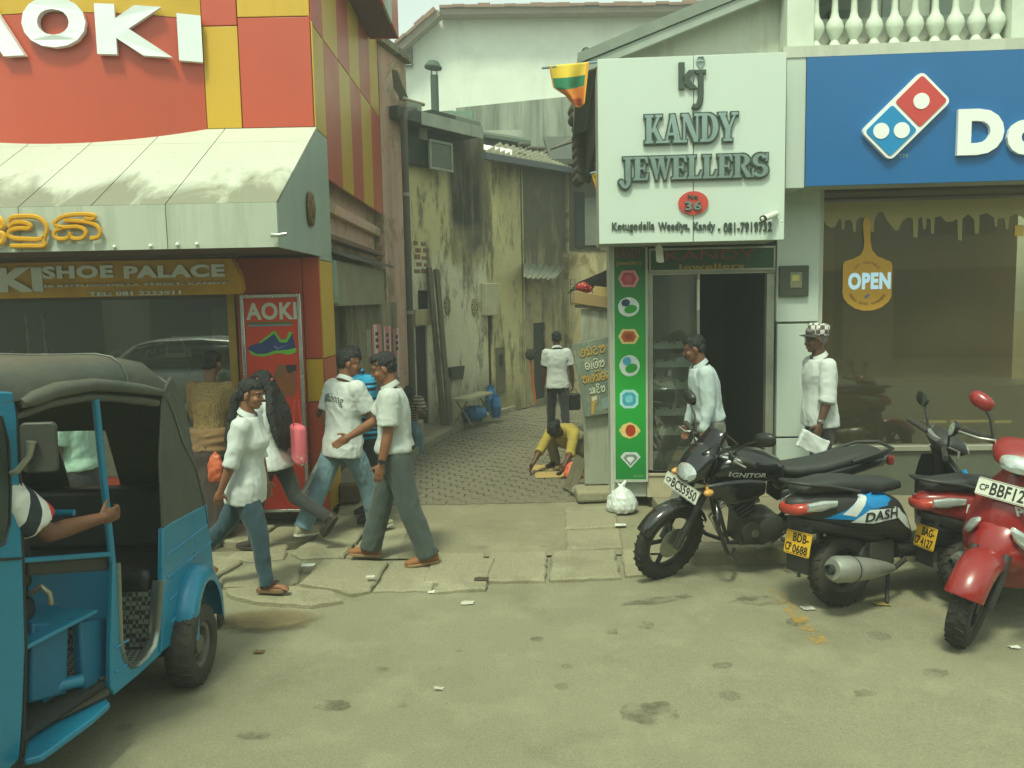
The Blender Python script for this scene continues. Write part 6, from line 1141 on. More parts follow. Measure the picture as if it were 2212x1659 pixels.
def person(label, loc, heading, P, skin='a', scale=1.0, shirt=None, pants=None, shoes=None, hair='short', cloth_amt=0.010, sleeve='short', tucked=True, hem=-0.14, shirt_inf=0.016, curl=(30, 30), grip=(0, 0), palm=(None, None), pant_r=(0.1, 0.078, 0.062), barefoot=False, seed=0, collar=True, mustache=False, hair_mat=None, belt=None, sleeve_r=(0.078, 0.07), skirt=None):
    root = thing('person', label, 'person', loc, None, heading, None, scale); sk = SKINS[skin]; f = 'female' if P.fem else 'male'
    # --- body: one continuous skin
    b = MB(); H, HR = P.head, P.HR
    def hp(x, y, z): return H + HR @ Vector((x, y, z))
    fs = 0.94 if P.fem else 1.0
    b.ell(hp(-.012, 0, .03), (.094 * fs, .074 * fs, .084), HR); b.ell(hp(.022, 0, -.03), (.066 * fs, .059 * fs, .078), HR); b.ell(hp(.052, 0, -.088), (.03, .03, .022), HR, 10, 7); b.ell(hp(.03, 0, -.07), (.052, .05 * fs, .03), HR, 12, 7); b.ell(hp(.066, 0, .024), (.022, .048, .014), HR, 10, 7)
    for s in (1, -1): b.ell(hp(-.006, s * .073, -.012), (.021, .010, .031), HR @ Euler((0, 0.2, s * 0.35)).to_matrix(), 10, 7); b.ell(hp(.058, s * .033, -.03), (.028, .024, .026), HR, 10, 7)
    b.capsule(hp(.083, 0, .006), hp(.1, 0, -.026), .009, .0125, 8, 3); b.ell(hp(.088, 0, -.034), (.016, .018, .009), HR, 8, 6); b.ell(hp(.080, 0, -.062), (.014, .024, .013), HR, 10, 6)
    b.capsule(P.sp(0.46)[0], hp(-.025, 0, -.05), .058 * fs, .054 * fs, 14, 3); P.torso(b, -0.14, 0.535, -0.026)
    for i in (0, 1):
        b.capsule(P.sho[i], P.elb[i], .046 * fs, .04 * fs); b.capsule(P.elb[i], P.elb[i].lerp(P.wri[i], .35), .041 * fs, .042 * fs); b.capsule(P.elb[i].lerp(P.wri[i], .3), P.wri[i], .042 * fs, .028 * fs); add_hand(b, P.wri[i], P.fdir[i], 1 if i == 0 else -1, curl[i], grip=grip[i], sc=0.95 * fs, palm_in=palm[i])
        b.capsule(P.hip[i], P.knee[i], .075, .052); b.capsule(P.knee[i], P.ank[i], .05, .036)
        if barefoot or shoes in ('sandal', 'slipper'):
            t_ = P.toe[i] - P.ank[i]; b.capsule(P.ank[i] + Vector((0, 0, -.03)), P.toe[i], .036, .024, 10, 3)
            for q in range(5):
                a = P.toe[i] + Vector((0, (q - 2) * .015 * 1, 0)); b.capsule(a - t_.normalized() * .02, a + t_.normalized() * (.036 - .004 * abs(q - 1)), .0105, .009, 6, 2)
    body = cap_mesh(solid(b, 0.0068, 2), 'body', sk, root)
    # --- face
    e = MB(); 
    for s in (1, -1): e.ell(hp(.0755, s * .031, .003), (.0105, .0145, .008), HR, 10, 6)
    e.build('eyes', M_EYEW, root, smooth=2) if False else None
    for s in (1, -1):
        m = MB(); m.ell(hp(.0755, s * .031, .004), (.0095, .0125, .0058), HR, 10, 6); ey = m.build('eye', M_EYEW, root, smooth=2); m = MB(); m.ell(hp(.0825, s * .031, .004), (.004, .0062, .0058), HR, 8, 6); ir = m.build('iris', M_IRIS, None, smooth=2); ir.parent = ey
        m = MB(); m.tube([hp(.090, s * .012, .022), hp(.089, s * .03, .029), hp(.074, s * .05, .023)], [.003, .0042, .002], 6); m.build('eyebrow', hair_mat or M_HAIR, root, smooth=1)
    m = MB(); m.tube([hp(.083, -.022, -.063), hp(.0935, 0, -.0615), hp(.083, .022, -.063)], [.003, .0075, .003], 8); m.build('lips', pm('lips', S(120, 66, 56), 0.45), root, smooth=1)
    if mustache: m = MB(); m.tube([hp(.084, -.026, -.055), hp(.096, 0, -.048), hp(.084, .026, -.055)], [.003, .007, .003], 8); m.build('moustache', M_HAIR, root, smooth=1)
    # --- hair
    h = MB(); hm = hair_mat or M_HAIR
    h.ell(hp(-.024, 0, .043), (.096 * fs, .081 * fs, .083), HR); h.ell(hp(-.05, 0, .0), (.060, .076 * fs, .068), HR)
    if hair == 'short': h.ell(hp(.030, 0, .088), (.052, .062, .032), HR @ Euler((0, .35, 0)).to_matrix()); 
    if hair in ('long', 'tail', 'bun'): h.ell(hp(.022, 0, .078), (.06, .066, .034), HR @ Euler((0, .35, 0)).to_matrix())
    if hair == 'long':
        for k in range(7):
            y = (k - 3) * .032; h.tube([hp(-.06, y * .8, .03), hp(-.095, y, -.08), P.sp(.42)[0] + Vector((-.13, y * 1.25, .0)), P.sp(.22)[0] + Vector((-.15, y * 1.15, 0)), P.sp(.05 + .015 * abs(k - 3))[0] + Vector((-.155, y * .9, 0))], [.045, .042, .036, .034, .012], 10)
    if hair == 'tail': h.tube([hp(-.085, 0, .01), hp(-.125, 0, -.04), hp(-.14, 0, -.14), P.sp(.34)[0] + Vector((-.15, 0, 0)), P.sp(.24)[0] + Vector((-.15, 0, 0))], [.03, .038, .035, .028, .008], 10)
    if hair == 'bun': h.ell(hp(-.105, 0, -.03), (.042, .05, .045), HR)
    cap_mesh(solid(h, 0.008, 2, (0.011, (46, 46, 20)), seed), 'hair', hm, root)
    # --- shirt
    if shirt:
        s = MB(); d0 = 0.02 if tucked else hem
        P.torso(s, d0, 0.51, shirt_inf, (lambda d: 0.012 * max(0, (0.05 - d) / 0.2)) if not tucked else (lambda d: 0.014 * math.exp(-((d - 0.06) / 0.04) ** 2)))
        for i in (0, 1):
            r0, r1 = sleeve_r[0] * fs, sleeve_r[1] * fs; s.capsule(P.sp(0.44)[0] + P.lat * (0.1 if i == 0 else -0.1), P.sho[i], .075 * fs, r0)
            if sleeve == 'short': e_ = P.sho[i].lerp(P.elb[i], .78); s.tube([P.sho[i] + (P.sho[i] - P.elb[i]).normalized() * .02, P.sho[i].lerp(P.elb[i], .35), e_], [r0, r0, r1 * 1.04], 14)
            elif sleeve == 'elbow': s.capsule(P.sho[i], P.elb[i], r0, r1 * .92); s.tube([P.elb[i], P.elb[i].lerp(P.wri[i], .2)], [r1 * .95, r1 * .98], 14)
            else: s.capsule(P.sho[i], P.elb[i], r0, r1 * .88); s.capsule(P.elb[i], P.elb[i].lerp(P.wri[i], .9), r1 * .88, r1 * .66); s.tube([P.elb[i].lerp(P.wri[i], .85), P.elb[i].lerp(P.wri[i], .97)], [r1 * .66, r1 * .62], 12)
        so = cap_mesh(solid(s, 0.0105, 3, (cloth_amt * .8, (8, 8, 7)), seed), 'shirt', shirt, root)
        if collar:
            m = MB(); c, f_ = P.sp(0.515); up = (P.head - c).normalized(); pts = []
            for k in range(19):
                a = R_(25 + 310 * k / 18); pts.append((c + f_ * .064 * math.cos(a) + P.lat * .068 * math.sin(a) + up * (.012 - .022 * math.cos(a)), a))
            g = [[p + up * .026 for p, a in pts], [p + up * .03 + (p - c).normalized() * .006 for p, a in pts], [p + (p - c).normalized() * .024 - up * (.012 + .02 * max(0, math.cos(a))) for p, a in pts]]
            m.slab(g, (0, 0, -.004)); co = m.build('collar', shirt, None, smooth=1.2); co.parent = so
    # --- trousers / skirt
    if pants:
        s = MB(); P.torso(s, -0.15, 0.055 if tucked else -0.02, 0.008 if tucked else -0.012)
        for i in (0, 1):
            h_, k_, a_ = P.hip[i], P.knee[i], P.ank[i]; r0, r1, r2 = pant_r
            s.capsule(h_ + Vector((0, 0, -.03 if not tucked else 0)), h_.lerp(k_, .5), r0 * (1 if tucked else .92), (r0 + r1) / 2 * 1.02); s.capsule(h_.lerp(k_, .5), k_, (r0 + r1) / 2 * 1.02, r1); s.capsule(k_, k_.lerp(a_, .4), r1, (r1 * .6 + r2 * .4)); s.tube([k_.lerp(a_, .38), k_.lerp(a_, .7), a_ + (a_ - k_).normalized() * .03], [(r1 * .6 + r2 * .4), (r1 * .3 + r2 * .7), r2 * 1.08], 14)
        cap_mesh(solid(s, 0.0105, 3, (cloth_amt * .9, (9, 9, 5)), seed + 9), 'trousers', pants, root)
    if skirt:
        mat, dz = skirt; s = MB(); rings = []; c0, f_ = P.sp(0.06); 
        for k in range(10):
            t_ = k / 9; c = Vector((c0.x * (1 - t_) + (P.ank[0].x + P.ank[1].x) / 2 * t_, 0, c0.z * (1 - t_) + dz * t_)); rings.append(superring(c, Vector((1, 0, 0)), Vector((0, 1, 0)), .12 + .08 * t_ + (.03 if k in (1, 2) else 0), .15 + .06 * t_ + (.03 if k in (1, 2) else 0), 28, 2.0))
        s.loft(rings); cap_mesh(solid(s, 0.012, 2, (cloth_amt * 1.6, (9, 9, 1.2)), seed + 5), 'skirt', mat, root)
    if belt: m = MB(); c, f_ = P.sp(0.045); m.loft([[q + (P.sp(.06)[0] - P.sp(.03)[0]).normalized() * dz_ for q in superring(c, f_, P.lat, .127 + P.belly * .7, .168)] for dz_ in (-.016, .016)], False); bo_ = m.build('belt', belt, root, smooth=1); bo_.modifiers.new('s', 'SOLIDIFY').thickness = .006
    # --- shoes
    if shoes and not barefoot:
        for i in (0, 1):
            a, t_ = P.ank[i], P.toe[i]; fw = (t_ - a + Vector((0, 0, .045))).normalized(); upv = (Vector((0, 0, 1)) - fw * fw.z).normalized(); sd = upv.cross(fw); base = a - upv * .07
            if shoes in ('sandal', 'slipper'):
                m = MB(); hgt = .035 if shoes == 'sandal' else .018; pts = [(-.075, .03), (-.08, 0), (-.075, -.03), (.0, -.034), (.09, -.044), (.15, -.036), (.172, 0), (.15, .036), (.09, .044), (.0, .034)]
                Mx = Matrix(((fw.x, sd.x, upv.x, base.x), (fw.y, sd.y, upv.y, base.y), (fw.z, sd.z, upv.z, base.z), (0, 0, 0, 1))); m.M = Mx; m.prism(pts, -.012, -.012 + hgt); sh_ = m.build('sandal', pm('sandal_sole', S(120, 92, 60), 0.7), root, bevel=.006); m = MB(); m.M = Mx
                m.tube([(.02, -.044, hgt), (.06, -.03, hgt + .035), (.1, 0, hgt + .04), (.06, .03, hgt + .035), (.02, .044, hgt)], [(.014, .004)] * 5, 8); m.tube([(-.03, -.04, hgt), (-.02, -.03, hgt + .06), (0, 0, hgt + .085), (-.02, .03, hgt + .06), (-.03, .04, hgt)], [(.010, .004)] * 5, 8); st_ = m.build('strap', pm('sandal_strap', S(34, 30, 28), 0.6), None, smooth=1); st_.parent = sh_
            else:
                m = MB(); rings = []
                for x, w_, hz in ((-.085, .022, .05), (-.078, .034, .085), (-.04, .038, .1), (.0, .038, .098), (.04, .04, .08), (.09, .046, .062), (.14, .042, .05), (.172, .03, .04), (.185, .012, .026)):
                    rings.append([base + fw * x + sd * w_ * math.cos(q) + upv * (hz / 2 - .012 + (hz / 2) * math.copysign(abs(math.sin(q)) ** .8, math.sin(q))) for q in [2 * math.pi * k / 14 for k in range(14)]])
                m.loft(rings); sh_ = m.build('shoe', shoes[0], root, smooth=1.2); m = MB(); pts = [(-.086, .02), (-.09, 0), (-.086, -.02), (-.06, -.038), (0, -.038), (.09, -.048), (.15, -.042), (.182, -.018), (.188, 0), (.182, .018), (.15, .042), (.09, .048), (0, .038), (-.06, .038)]
                m.M = Matrix(((fw.x, sd.x, upv.x, base.x), (fw.y, sd.y, upv.y, base.y), (fw.z, sd.z, upv.z, base.z), (0, 0, 0, 1))); m.prism(pts, -.018, .004); so_ = m.build('sole', shoes[1], None, bevel=.003); so_.parent = sh_
    return root
def watch(root, P, i, mat, f=0.9):
    p = P.elb[i].lerp(P.wri[i], f); d = P.fdir[i].normalized(); m = MB(); m.lathe([(.031, -.01), (.034, -.008), (.034, .008), (.031, .01)], p, d, 16, False); m.lathe([(.019, 0), (.019, .008), (.001, .009)], p + Vector((.0, (1 if i == 0 else -1) * .033, 0)), (0, (1 if i == 0 else -1), 0), 14); m.build('watch', mat, root, smooth=.8)
def pxw(x, y, z): return onz(x, y, z)
def W(root, p):                                     # point of a person's own space in the world
    return Matrix.LocRotScale(root.location, root.rotation_euler, root.scale) @ p
M_WSH = fabric('white_shirt', S(194, 200, 194), 0.07); M_SOLE = pm('sole_dark', S(60, 50, 40), 0.8); M_BLKSH = (pm('black_leather', S(30, 28, 28), 0.4), M_SOLE)
FEM = dict(female=True)
# 1 woman in white blouse striding past the three-wheeler
P1 = Pose(lean=4, bend=6, arms=((4, 6, 6), (-14, 10, -8)), legs=((-30, 2, 14, -25), (16, 2, 10, 0)), head=(-10, 6, 0), belly=.02, **FEM)
w1 = person('woman in white blouse, dark teal jeans and sandals striding beside the three-wheeler', pxw(543, 1268, .07), 0, P1, 'a', .90, M_WSH, fabric('teal_jeans', S(44, 70, 80)), 'sandal', 'tail', .012, 'elbow', False, -.17, seed=1, pant_r=(.105, .075, .052), curl=(30, 38))
m = MB(); m.torus(P1.head + P1.HR @ Vector((-.09, 0, .005)), P1.HR @ Vector((1, 0, .3)), .026, .014, 18, 8); m.build('hair_band', M_WSH, w1, smooth=1)
# 2 woman with very long hair and pink bag
P2 = Pose(lean=5, bend=8, arms=((10, 8, 30), (-6, 10, 25)), legs=((18, 2, 8, 0), (-22, 2, 42, -55)), head=(25, 4, 0), **FEM)
w2 = person('woman with waist-long loose black hair in white top and dark trousers, walking away', pxw(600, 1180, .05), R_(158), P2, 'b', .90, M_WSH, fabric('black_trousers', S(40, 42, 40)), (pm('dark_flat', S(52, 42, 34), 0.6), M_SOLE), 'long', .010, 'elbow', False, -.12, seed=2, pant_r=(.1, .07, .05))
m = MB(); m.torus(P2.head + P2.HR @ Vector((-.085, 0, -.02)), P2.HR @ Vector((1, 0, .5)), .05, .012, 18, 8); m.build('hair_band', pm('orange_band', S(210, 80, 50), .7), w2, smooth=1)
# 3 man in white printed shirt and jeans, seen from behind
P3 = Pose(lean=5, bend=8, arms=((-10, 16, 18), (22, 10, 28)), legs=((-24, 3, 8, -8), (24, 3, 12, 6)), head=(-38, 8, 0), belly=.02)
w3 = person('man in white short-sleeved shirt printed on the back and blue jeans, seen from behind', pxw(748, 1150, .06), R_(48), P3, 'a', .99, M_WSH, fabric('blue_jeans', S(104, 132, 142), .2), (pm('canvas_shoe', S(150, 142, 112), .8), pm('sole_white', S(190, 188, 170), .7)), 'short', .012, 'short', False, -.15, seed=3, sleeve_r=(.088, .085), pant_r=(.108, .085, .072), shirt_inf=.022, mustache=True)
# 4 man in blue striped polo
def stripes(name, stops, period, axis=2, off=0.0):
    t = NT(name); z = t.sep(t.coord())[axis]; f = t.math('FRACT', t.math('DIVIDE', t.math('ADD', z, off + 10 * period), period)); c = t.ramp(f, stops); c.node.color_ramp.interpolation = 'CONSTANT'; t.bump(t.noise(200, 2), .12, .002); return t.done(c, .85)
P4 = Pose(lean=6, bend=12, arms=((25, 6, 55, -20), (25, 6, 60, -20)), legs=((6, 3, 4, 0), (-6, 3, 6, 0)), head=(10, 18, 0))
w4 = person('man in cyan and navy striped polo shirt standing behind the two men talking', (-1.40, 7.75, .07), R_(230), P4, 'c', .97, stripes('polo_stripes', [(0, S(40, 150, 190)), (.36, S(30, 34, 60)), (.58, S(60, 170, 210)), (.72, S(30, 34, 60)), (.86, S(40, 150, 190))], .15), fabric('dark_trousers', S(40, 40, 42)), M_BLKSH, 'short', .01, 'short', False, -.1, seed=4, mustache=True)
# 5 man in grey-blue shirt facing them
P5 = Pose(lean=2, bend=7, arms=((4, 8, 10), (34, 6, 26)), legs=((-12, 4, 8, -4), (20, 3, 4, 4)), head=(6, 16, 0), belly=.03)
w5 = person('man in pale grey-blue short-sleeved shirt, dark pleated trousers and brown shoes, reaching forward', pxw(866, 1206, .05), R_(184), P5, 'a', 1.0, fabric('greyblue_shirt', S(180, 186, 178), .07), fabric('charcoal_trousers', S(62, 72, 66)), (pm('brown_suede', S(140, 92, 52), .8), pm('crepe', S(150, 120, 80), .8)), 'short', .011, 'short', True, seed=5, belt=pm('black_belt', S(30, 30, 28), .5), pant_r=(.112, .092, .085), sleeve_r=(.085, .085), curl=(26, 12))
watch(w5, P5, 0, pm('black_watch', S(28, 28, 30), .35))
# 6 person sitting at the alley kerb
P6 = Pose(lean=30, bend=62, arms=((48, 6, 62, -14), (40, 8, 70, -18)), legs=((72, 5, 78, 0), (62, 6, 64, 0)), head=(0, 40, 0), hip_z=.42)
w6 = person('person in striped top and jeans sitting hunched on the alley step', (-1.50, 11.45, .03), R_(-75), P6, 'c', .95, stripes('brown_stripes', [(0, S(150, 140, 118)), (.5, S(70, 56, 46))], .045), fabric('faded_jeans', S(92, 128, 140), .2), (pm('grey_trainer', S(86, 92, 94), .7), M_SOLE), 'short', .01, 'short', False, -.06, seed=6)
m = MB(); m.box(-1.72, -1.28, 11.42, 11.8, .121, .40); o = m.build('stone_step', M_SLAB, None, bevel=.02); tag(o, 'low stone step under the hunched person by the alley kerb', 'step')
# 7 man walking away up the alley
P7 = Pose(lean=3, bend=4, arms=((6, 8, 10), (-4, 14, 14)), legs=((12, 2, 6, 0), (-10, 2, 14, -8)), head=(0, 10, 0))
w7 = person('man in white short-sleeved shirt and black trousers walking up the alley, seen from behind', (.69, 12.5, .03), R_(94), P7, 'c', .93, M_WSH, fabric('black_trousers2', S(34, 34, 36)), M_BLKSH, 'short', .012, 'short', False, -.12, seed=7)
# 8 person squatting over cardboard
P8 = Pose(lean=56, bend=82, arms=((42, 10, 10, 0), (38, 14, 12, 2)), legs=((112, 14, 138, 2), (108, 16, 136, 2)), head=(6, 44, 0), **FEM)
w8 = person('person in yellow dress squatting over cardboard sheets at the alley corner', (.80, 10.12, .03), R_(-122), P8, 'c', .95, fabric('yellow_cloth', S(168, 148, 62), .2), fabric('grey_green_cloth', S(140, 136, 104)), 'slipper', 'bun', .014, 'elbow', False, -.1, seed=8)
# 9 man passing the jeweller's door
P9 = Pose(lean=6, bend=14, arms=((-4, 8, 16), (2, 8, 14)), legs=((26, 3, 4, 8), (-22, 3, 16, -14)), head=(-4, 12, 0))
w9 = person('man in pale blue long-sleeved shirt and grey trousers striding past the jeweller door', (1.78, 7.42, .135), R_(180), P9, 'b', 1.0, fabric('paleblue_shirt', S(176, 190, 188), .06), fabric('grey_trousers', S(112, 114, 102), .1), M_BLKSH, 'short', .012, 'long', True, seed=10, belt=pm('black_belt', S(30, 30, 28), .5), pant_r=(.108, .09, .08), mustache=True)
# 10 man in checked cap
P10 = Pose(lean=1, bend=6, arms=((4, 10, 14), (-18, 12, 12)), legs=((10, 3, 4, 0), (-8, 3, 8, -4)), head=(8, 4, 0), belly=.025)
w10 = person('old man in checked cap and untucked white shirt carrying a white bag', (2.74, 7.30, .135), R_(186), P10, 'c', .995, M_WSH, fabric('black_trousers2', S(34, 34, 36)), M_BLKSH, 'short', .012, 'elbow', False, -.09, seed=11, hair_mat=pm('grey_hair', S(110, 106, 98), .7), shirt_inf=.014, sleeve_r=(.074, .075), pant_r=(.108, .085, .075))
watch(w10, P10, 0, pm('steel_watch', S(170, 172, 164), .3, .7))
t = NT('cap_check'); ck = t.n('TexChecker', Scale=26.0); t.set(ck.inputs['Vector'], t.coord()); ck.inputs[1].default_value = (*S(214, 212, 204), 1); ck.inputs[2].default_value = (*S(84, 76, 74), 1); c = t.mix(t.ramp(t.noise(16, 3), [(.6, 0), (.68, .8)]), ck.outputs[0], S(110, 84, 78)); M_CAP = t.done(c, .85)
cp_ = thing('cap', 'grey checked flat-topped cap with dark peak on the old man', 'cap', W(w10, P10.head) + Vector((0, 0, .05)), None, R_(186)); Rt = Matrix.Rotation(R_(-6), 3, 'Y')
m = MB(); m.lathe([(.088, 0), (.096, .02), (.097, .075), (.088, .098), (.05, .106), (.002, .108)], Rt @ Vector((-.022, 0, -.01)), Rt @ Vector((0, 0, 1)), 22); m.build('crown', M_CAP, cp_, smooth=.8)
m = MB(); g = [[Rt @ Vector((-.02 + (.085 + r_ * .075 * math.cos(a)) * math.cos(a), (.085 + r_ * .045) * math.sin(a) * (1 - .12 * r_), -.005 - .022 * r_)) for a in [R_(-62 + 124 * k / 12) for k in range(13)]] for r_ in (0, .5, 1)]; m.slab(g, (0, 0, -.006)); m.build('peak', pm('dark_peak', S(50, 50, 46), .8), cp_, smooth=1)
# 11 woman in dotted ochre blouse, 12 person beyond the three-wheeler
t = NT('dotted_ochre'); vo = t.n('TexVoronoi', Scale=60.0); vo.inputs['Randomness'].default_value = .4; t.set(vo.inputs['Vector'], t.coord()); c = t.mix(t.ramp(vo.outputs['Distance'], [(.30, 1), (.36, 0)]), t.mix(t.noise(5, 4), S(128, 104, 60), S(156, 130, 80)), S(88, 68, 42)); M_DOT = t.done(c, .85)
P11 = Pose(lean=4, bend=10, arms=((20, 12, 50), (14, 10, 40)), legs=((4, 2, 4, 0), (-4, 2, 4, 0)), head=(0, 12, 0), **FEM)
w11 = person('woman in dotted ochre blouse and draped brown sari at the shoe shop window', (-2.68, 7.25, .06), R_(80), P11, 'b', .97, M_DOT, None, 'slipper', 'bun', .012, 'elbow', False, -.04, seed=12, collar=False, skirt=(fabric('dark_sari', S(60, 48, 40), .3), .04))
m = MB(); q0, _ = P11.sp(.0); m.loft([[q + Vector((0, 0, dz_)) for q in superring(q0, Vector((1, 0, 0)), Vector((0, 1, 0)), .15 + e_, .20 + e_, 28, 2.0)] for dz_, e_ in ((.10, -.005), (.07, .015), (.03, .012), (-.0, .022), (-.04, .014), (-.09, .02), (-.12, .0))]); cap_mesh(solid(m, .012, 1, (.014, (4, 4, 14)), 4), 'sari_fold', fabric('brown_sari', S(128, 98, 62), .25), w11)
P12 = Pose(lean=3, bend=6, arms=((10, 8, 40), (-6, 10, 14)), legs=((14, 2, 6, 0), (-12, 2, 12, -6)), head=(0, 4, 0), belly=.03)
w12 = person('person in pale green shirt walking on the far side of the three-wheeler', (-3.28, 6.2, .05), R_(180), P12, 'b', .93, fabric('palegreen_shirt', S(150, 184, 164), .06), fabric('dark_trousers', S(40, 40, 42)), M_BLKSH, 'short', .012, 'short', True, seed=13)
# print on the white shirt's back
def decal_text(obj_name_parent, root, s, center, width, height, direction, mat, bend=0.0):
    sh_ = [o for o in root.children if o.name.split('.')[0] == 'shirt'][0]; me = sh_.data; bv = BVHTree.FromPolygons([v.co for v in me.vertices], [p.vertices for p in me.polygons]); d = Vector(direction).normalized(); up = Vector((0, 0, 1)); rt = d.cross(up).normalized()
    v, f, _ = glyphs(s, .0, .15); pts = []
    for a, b_, c_ in v:
        o_ = Vector(center) + rt * (a - .5) * width + up * ((b_ - .5) * height - bend * (a - .5) ** 2) - d * .5; hit, nr, _i, _d = bv.ray_cast(o_, d); pts.append((hit - d * (.0025 + .001 * c_)) if hit else o_ + d * .4)
    m = MB(); m.add(pts, f); t_ = m.build('print', mat, None, fix=False); t_.parent = sh_
c, f_ = P3.sp(.33); decal_text('', w3, 'Billabong', c + Vector((0, 0, .03)), .27, .10, f_, pm('print_greygreen', S(70, 84, 70), .8), .10)
# ================================================================ THREE-WHEELER (coming towards the camera on the left)
M_TBLUE = pm('tuk_blue', S(22, 132, 168), .3, var=.12, scale=2.5, dirt=S(40, 100, 116), dirt_amt=.5, coat=.25)
M_TDARK = pm('tuk_dark_blue', S(18, 104, 140), .45, var=.15); M_CANV = pm('black_canvas', S(74, 78, 70), .5, var=.25, scale=3, bump=.6, bscale=7, dirt=S(104, 98, 80), dirt_amt=.4)
M_VINYL = pm('black_vinyl', S(34, 34, 34), .4, var=.2, bump=.2, bscale=14); M_RUB = pm('rubber', S(36, 36, 34), .8, var=.3, dirt=S(92, 84, 66), dirt_amt=.5, dirt_scale=5); M_RIM = pm('dusty_rim', S(110, 110, 98), .5, .4, dirt=S(84, 76, 58)); M_STEEL = pm('steel_trim', S(150, 152, 140), .3, .75, var=.2); M_BLKP = pm('black_plastic', S(34, 34, 32), .4)
tk = thing('three_wheeler', 'blue three-wheeler taxi with black canvas hood and open sides', 'three-wheeler', (-2.5, 4.0, 0))
TS = Frame((-2.06, 3.25, 0), (.22, .95)); XR = -1.84; XC = -2.49
RS = Frame((XR, 0, 0), (0, 1))
def mirx(mb):                                        # the far side of the vehicle
    o = MB(); o.v = [(2 * XC - x, y, z) for x, y, z in mb.v]; o.f = [f[::-1] for f in mb.f]; o.mi = list(mb.mi); return o
def both(mb, name, mat, **k):
    a = mb.build(name, mat, tk, **k); mirx(mb).build(name, mat, tk, **k); return a
def pol(fr, pts, n0, n1): m = MB(); m.M = fr.mat(); m.prism([fr.px(*p, n1) for p in pts], n0, n1); m.M = None; return m
both(pol(TS, [(245, 1218), (239, 1395), (238, 1484), (247, 1502), (300, 1458), (351, 1411), (350, 1255), (347, 1300), (343, 1358), (335, 1396), (318, 1420), (298, 1438), (285, 1441), (271, 1425), (264, 1392), (261, 1300), (258, 1218)], -.03, 0), 'side_panel', M_TBLUE, bevel=.008)
both(pol(RS, [(350, 1410), (396, 1372), (402, 1320), (420, 1290), (450, 1280), (474, 1296), (464, 1240), (447, 1088), (372, 1128), (353, 1142), (351, 1255)], -.03, 0), 'rear_panel', M_TBLUE, bevel=.008)
# silver trim round the passenger entry
pth = [TS.p(*TS.px(x, y, .005), -.02) for x, y in ((257, 1216), (260, 1300), (263, 1390), (270, 1424), (285, 1441), (298, 1438), (318, 1420), (335, 1396), (343, 1358), (347, 1300), (350, 1255))]
both(MB().tube(pth, [(.012, .035)] * len(pth), 8, up=tuple(TS.N)), 'entry_trim', M_STEEL, smooth=1)
for p_ in pth[6:]: MB().ell(p_ + TS.N * .012, (.005,) * 3, None, 8, 6).build('rivet', M_STEEL, tk, smooth=2)
# pressed ribs, coloured paler than the panels to carry their highlights
for y0 in (1200, 1250, 1303, 1354):
    z = RS.px(358, y0)[1]; ye = 4.9 if y0 < 1290 else 4.36; both(MB().tube([(XR + .002, 4.25, z), (XR + .002, ye - (.05 if y0 < 1220 else 0), z)], .005, 6), 'rib', pm('rib_highlight', S(60, 140, 180), .4), smooth=1)
for y0 in (1398, 1450):
    z = TS.px(250, y0)[1]; (ua, _), (ub, _) = TS.px(247, y0), TS.px(276, y0 - 26); both(MB().tube([TS.p(ua, z, .003), TS.p(ub, z, .003)], .005, 6), 'rib', _MC['rib_highlight'], smooth=1)
# hood: roof sheet swept front to back
def xs(y): return (-2.06 + .22 / .95 * (y - 3.25)) if y < 4.2 else XR
CL = [(2.62, 1.80), (2.8, 1.855), (3.2, 1.885), (3.7, 1.885), (4.05, 1.865), (4.3, 1.82), (4.5, 1.72), (4.62, 1.56), (4.71, 1.40), (4.80, 1.18), (4.89, .95), (4.93, .78)]
rows = []
for i, (y, z) in enumerate(CL):
    a, b = CL[max(i - 1, 0)], CL[min(i + 1, len(CL) - 1)]; t = Vector((0, b[0] - a[0], b[1] - a[1])).normalized(); nn = Vector((0, -t.z, t.y)); nn = nn if nn.z > 0 or nn.y > 0 else -nn; X0 = xs(y); hw = XC - X0; row = []
    for s, dn in ((0, -.15), (.01, -.10), (.03, -.055), (.08, -.018), (.16, 0), (.3, .006), (.5, .008), (.7, .010)):
        row.append(Vector((X0 - s, y, z)) + nn * (dn if i < 9 else dn * .4) + Vector((0, 0, .012 * noise.noise(Vector((s * 4, y * 3, 0))))))
    far = [Vector((2 * XC - p.x, p.y, p.z)) for p in row[:-1]][::-1]; rows.append(row + [Vector((XC, y, z)) + nn * .012] + far if False else row[:-1] + [Vector((XC, y, z)) + nn * .012] + [Vector((2 * XC - p.x, p.y, p.z)) for p in row[:-1]][::-1])
m = MB(); m.slab(rows[:9], (0, -.004, -.012)); hd = m.build('hood', M_CANV, tk, smooth=1.5)
for k in (2, 4, 6): sub_ = MB().tube([p + Vector((0, 0, .003)) for p in rows[k]], .006, 6).build('hood_seam', M_CANV, None, smooth=1); sub_.parent = hd
nr_ = len(rows[0]); m = MB(); m.slab([r[:7] for r in rows[8:]], (0, -.012, 0)); m.build('hood_back', M_CANV, tk, smooth=1.5); m = MB(); m.slab([r[nr_ - 7:] for r in rows[8:]], (0, -.012, 0)); m.build('hood_back', M_CANV, tk, smooth=1.5); m = MB(); m.slab([r[6:nr_ - 6] for r in rows[10:]], (0, -.012, 0)); m.build('hood_back', M_CANV, tk, smooth=1.5)
both(pol(RS, [(352, 846), (371, 812), (396, 850), (410, 925), (420, 990), (446, 1078), (446, 1090), (372, 1130), (353, 1144), (346, 1000)], -.02, -.004), 'hood_side', M_CANV, bevel=.01)
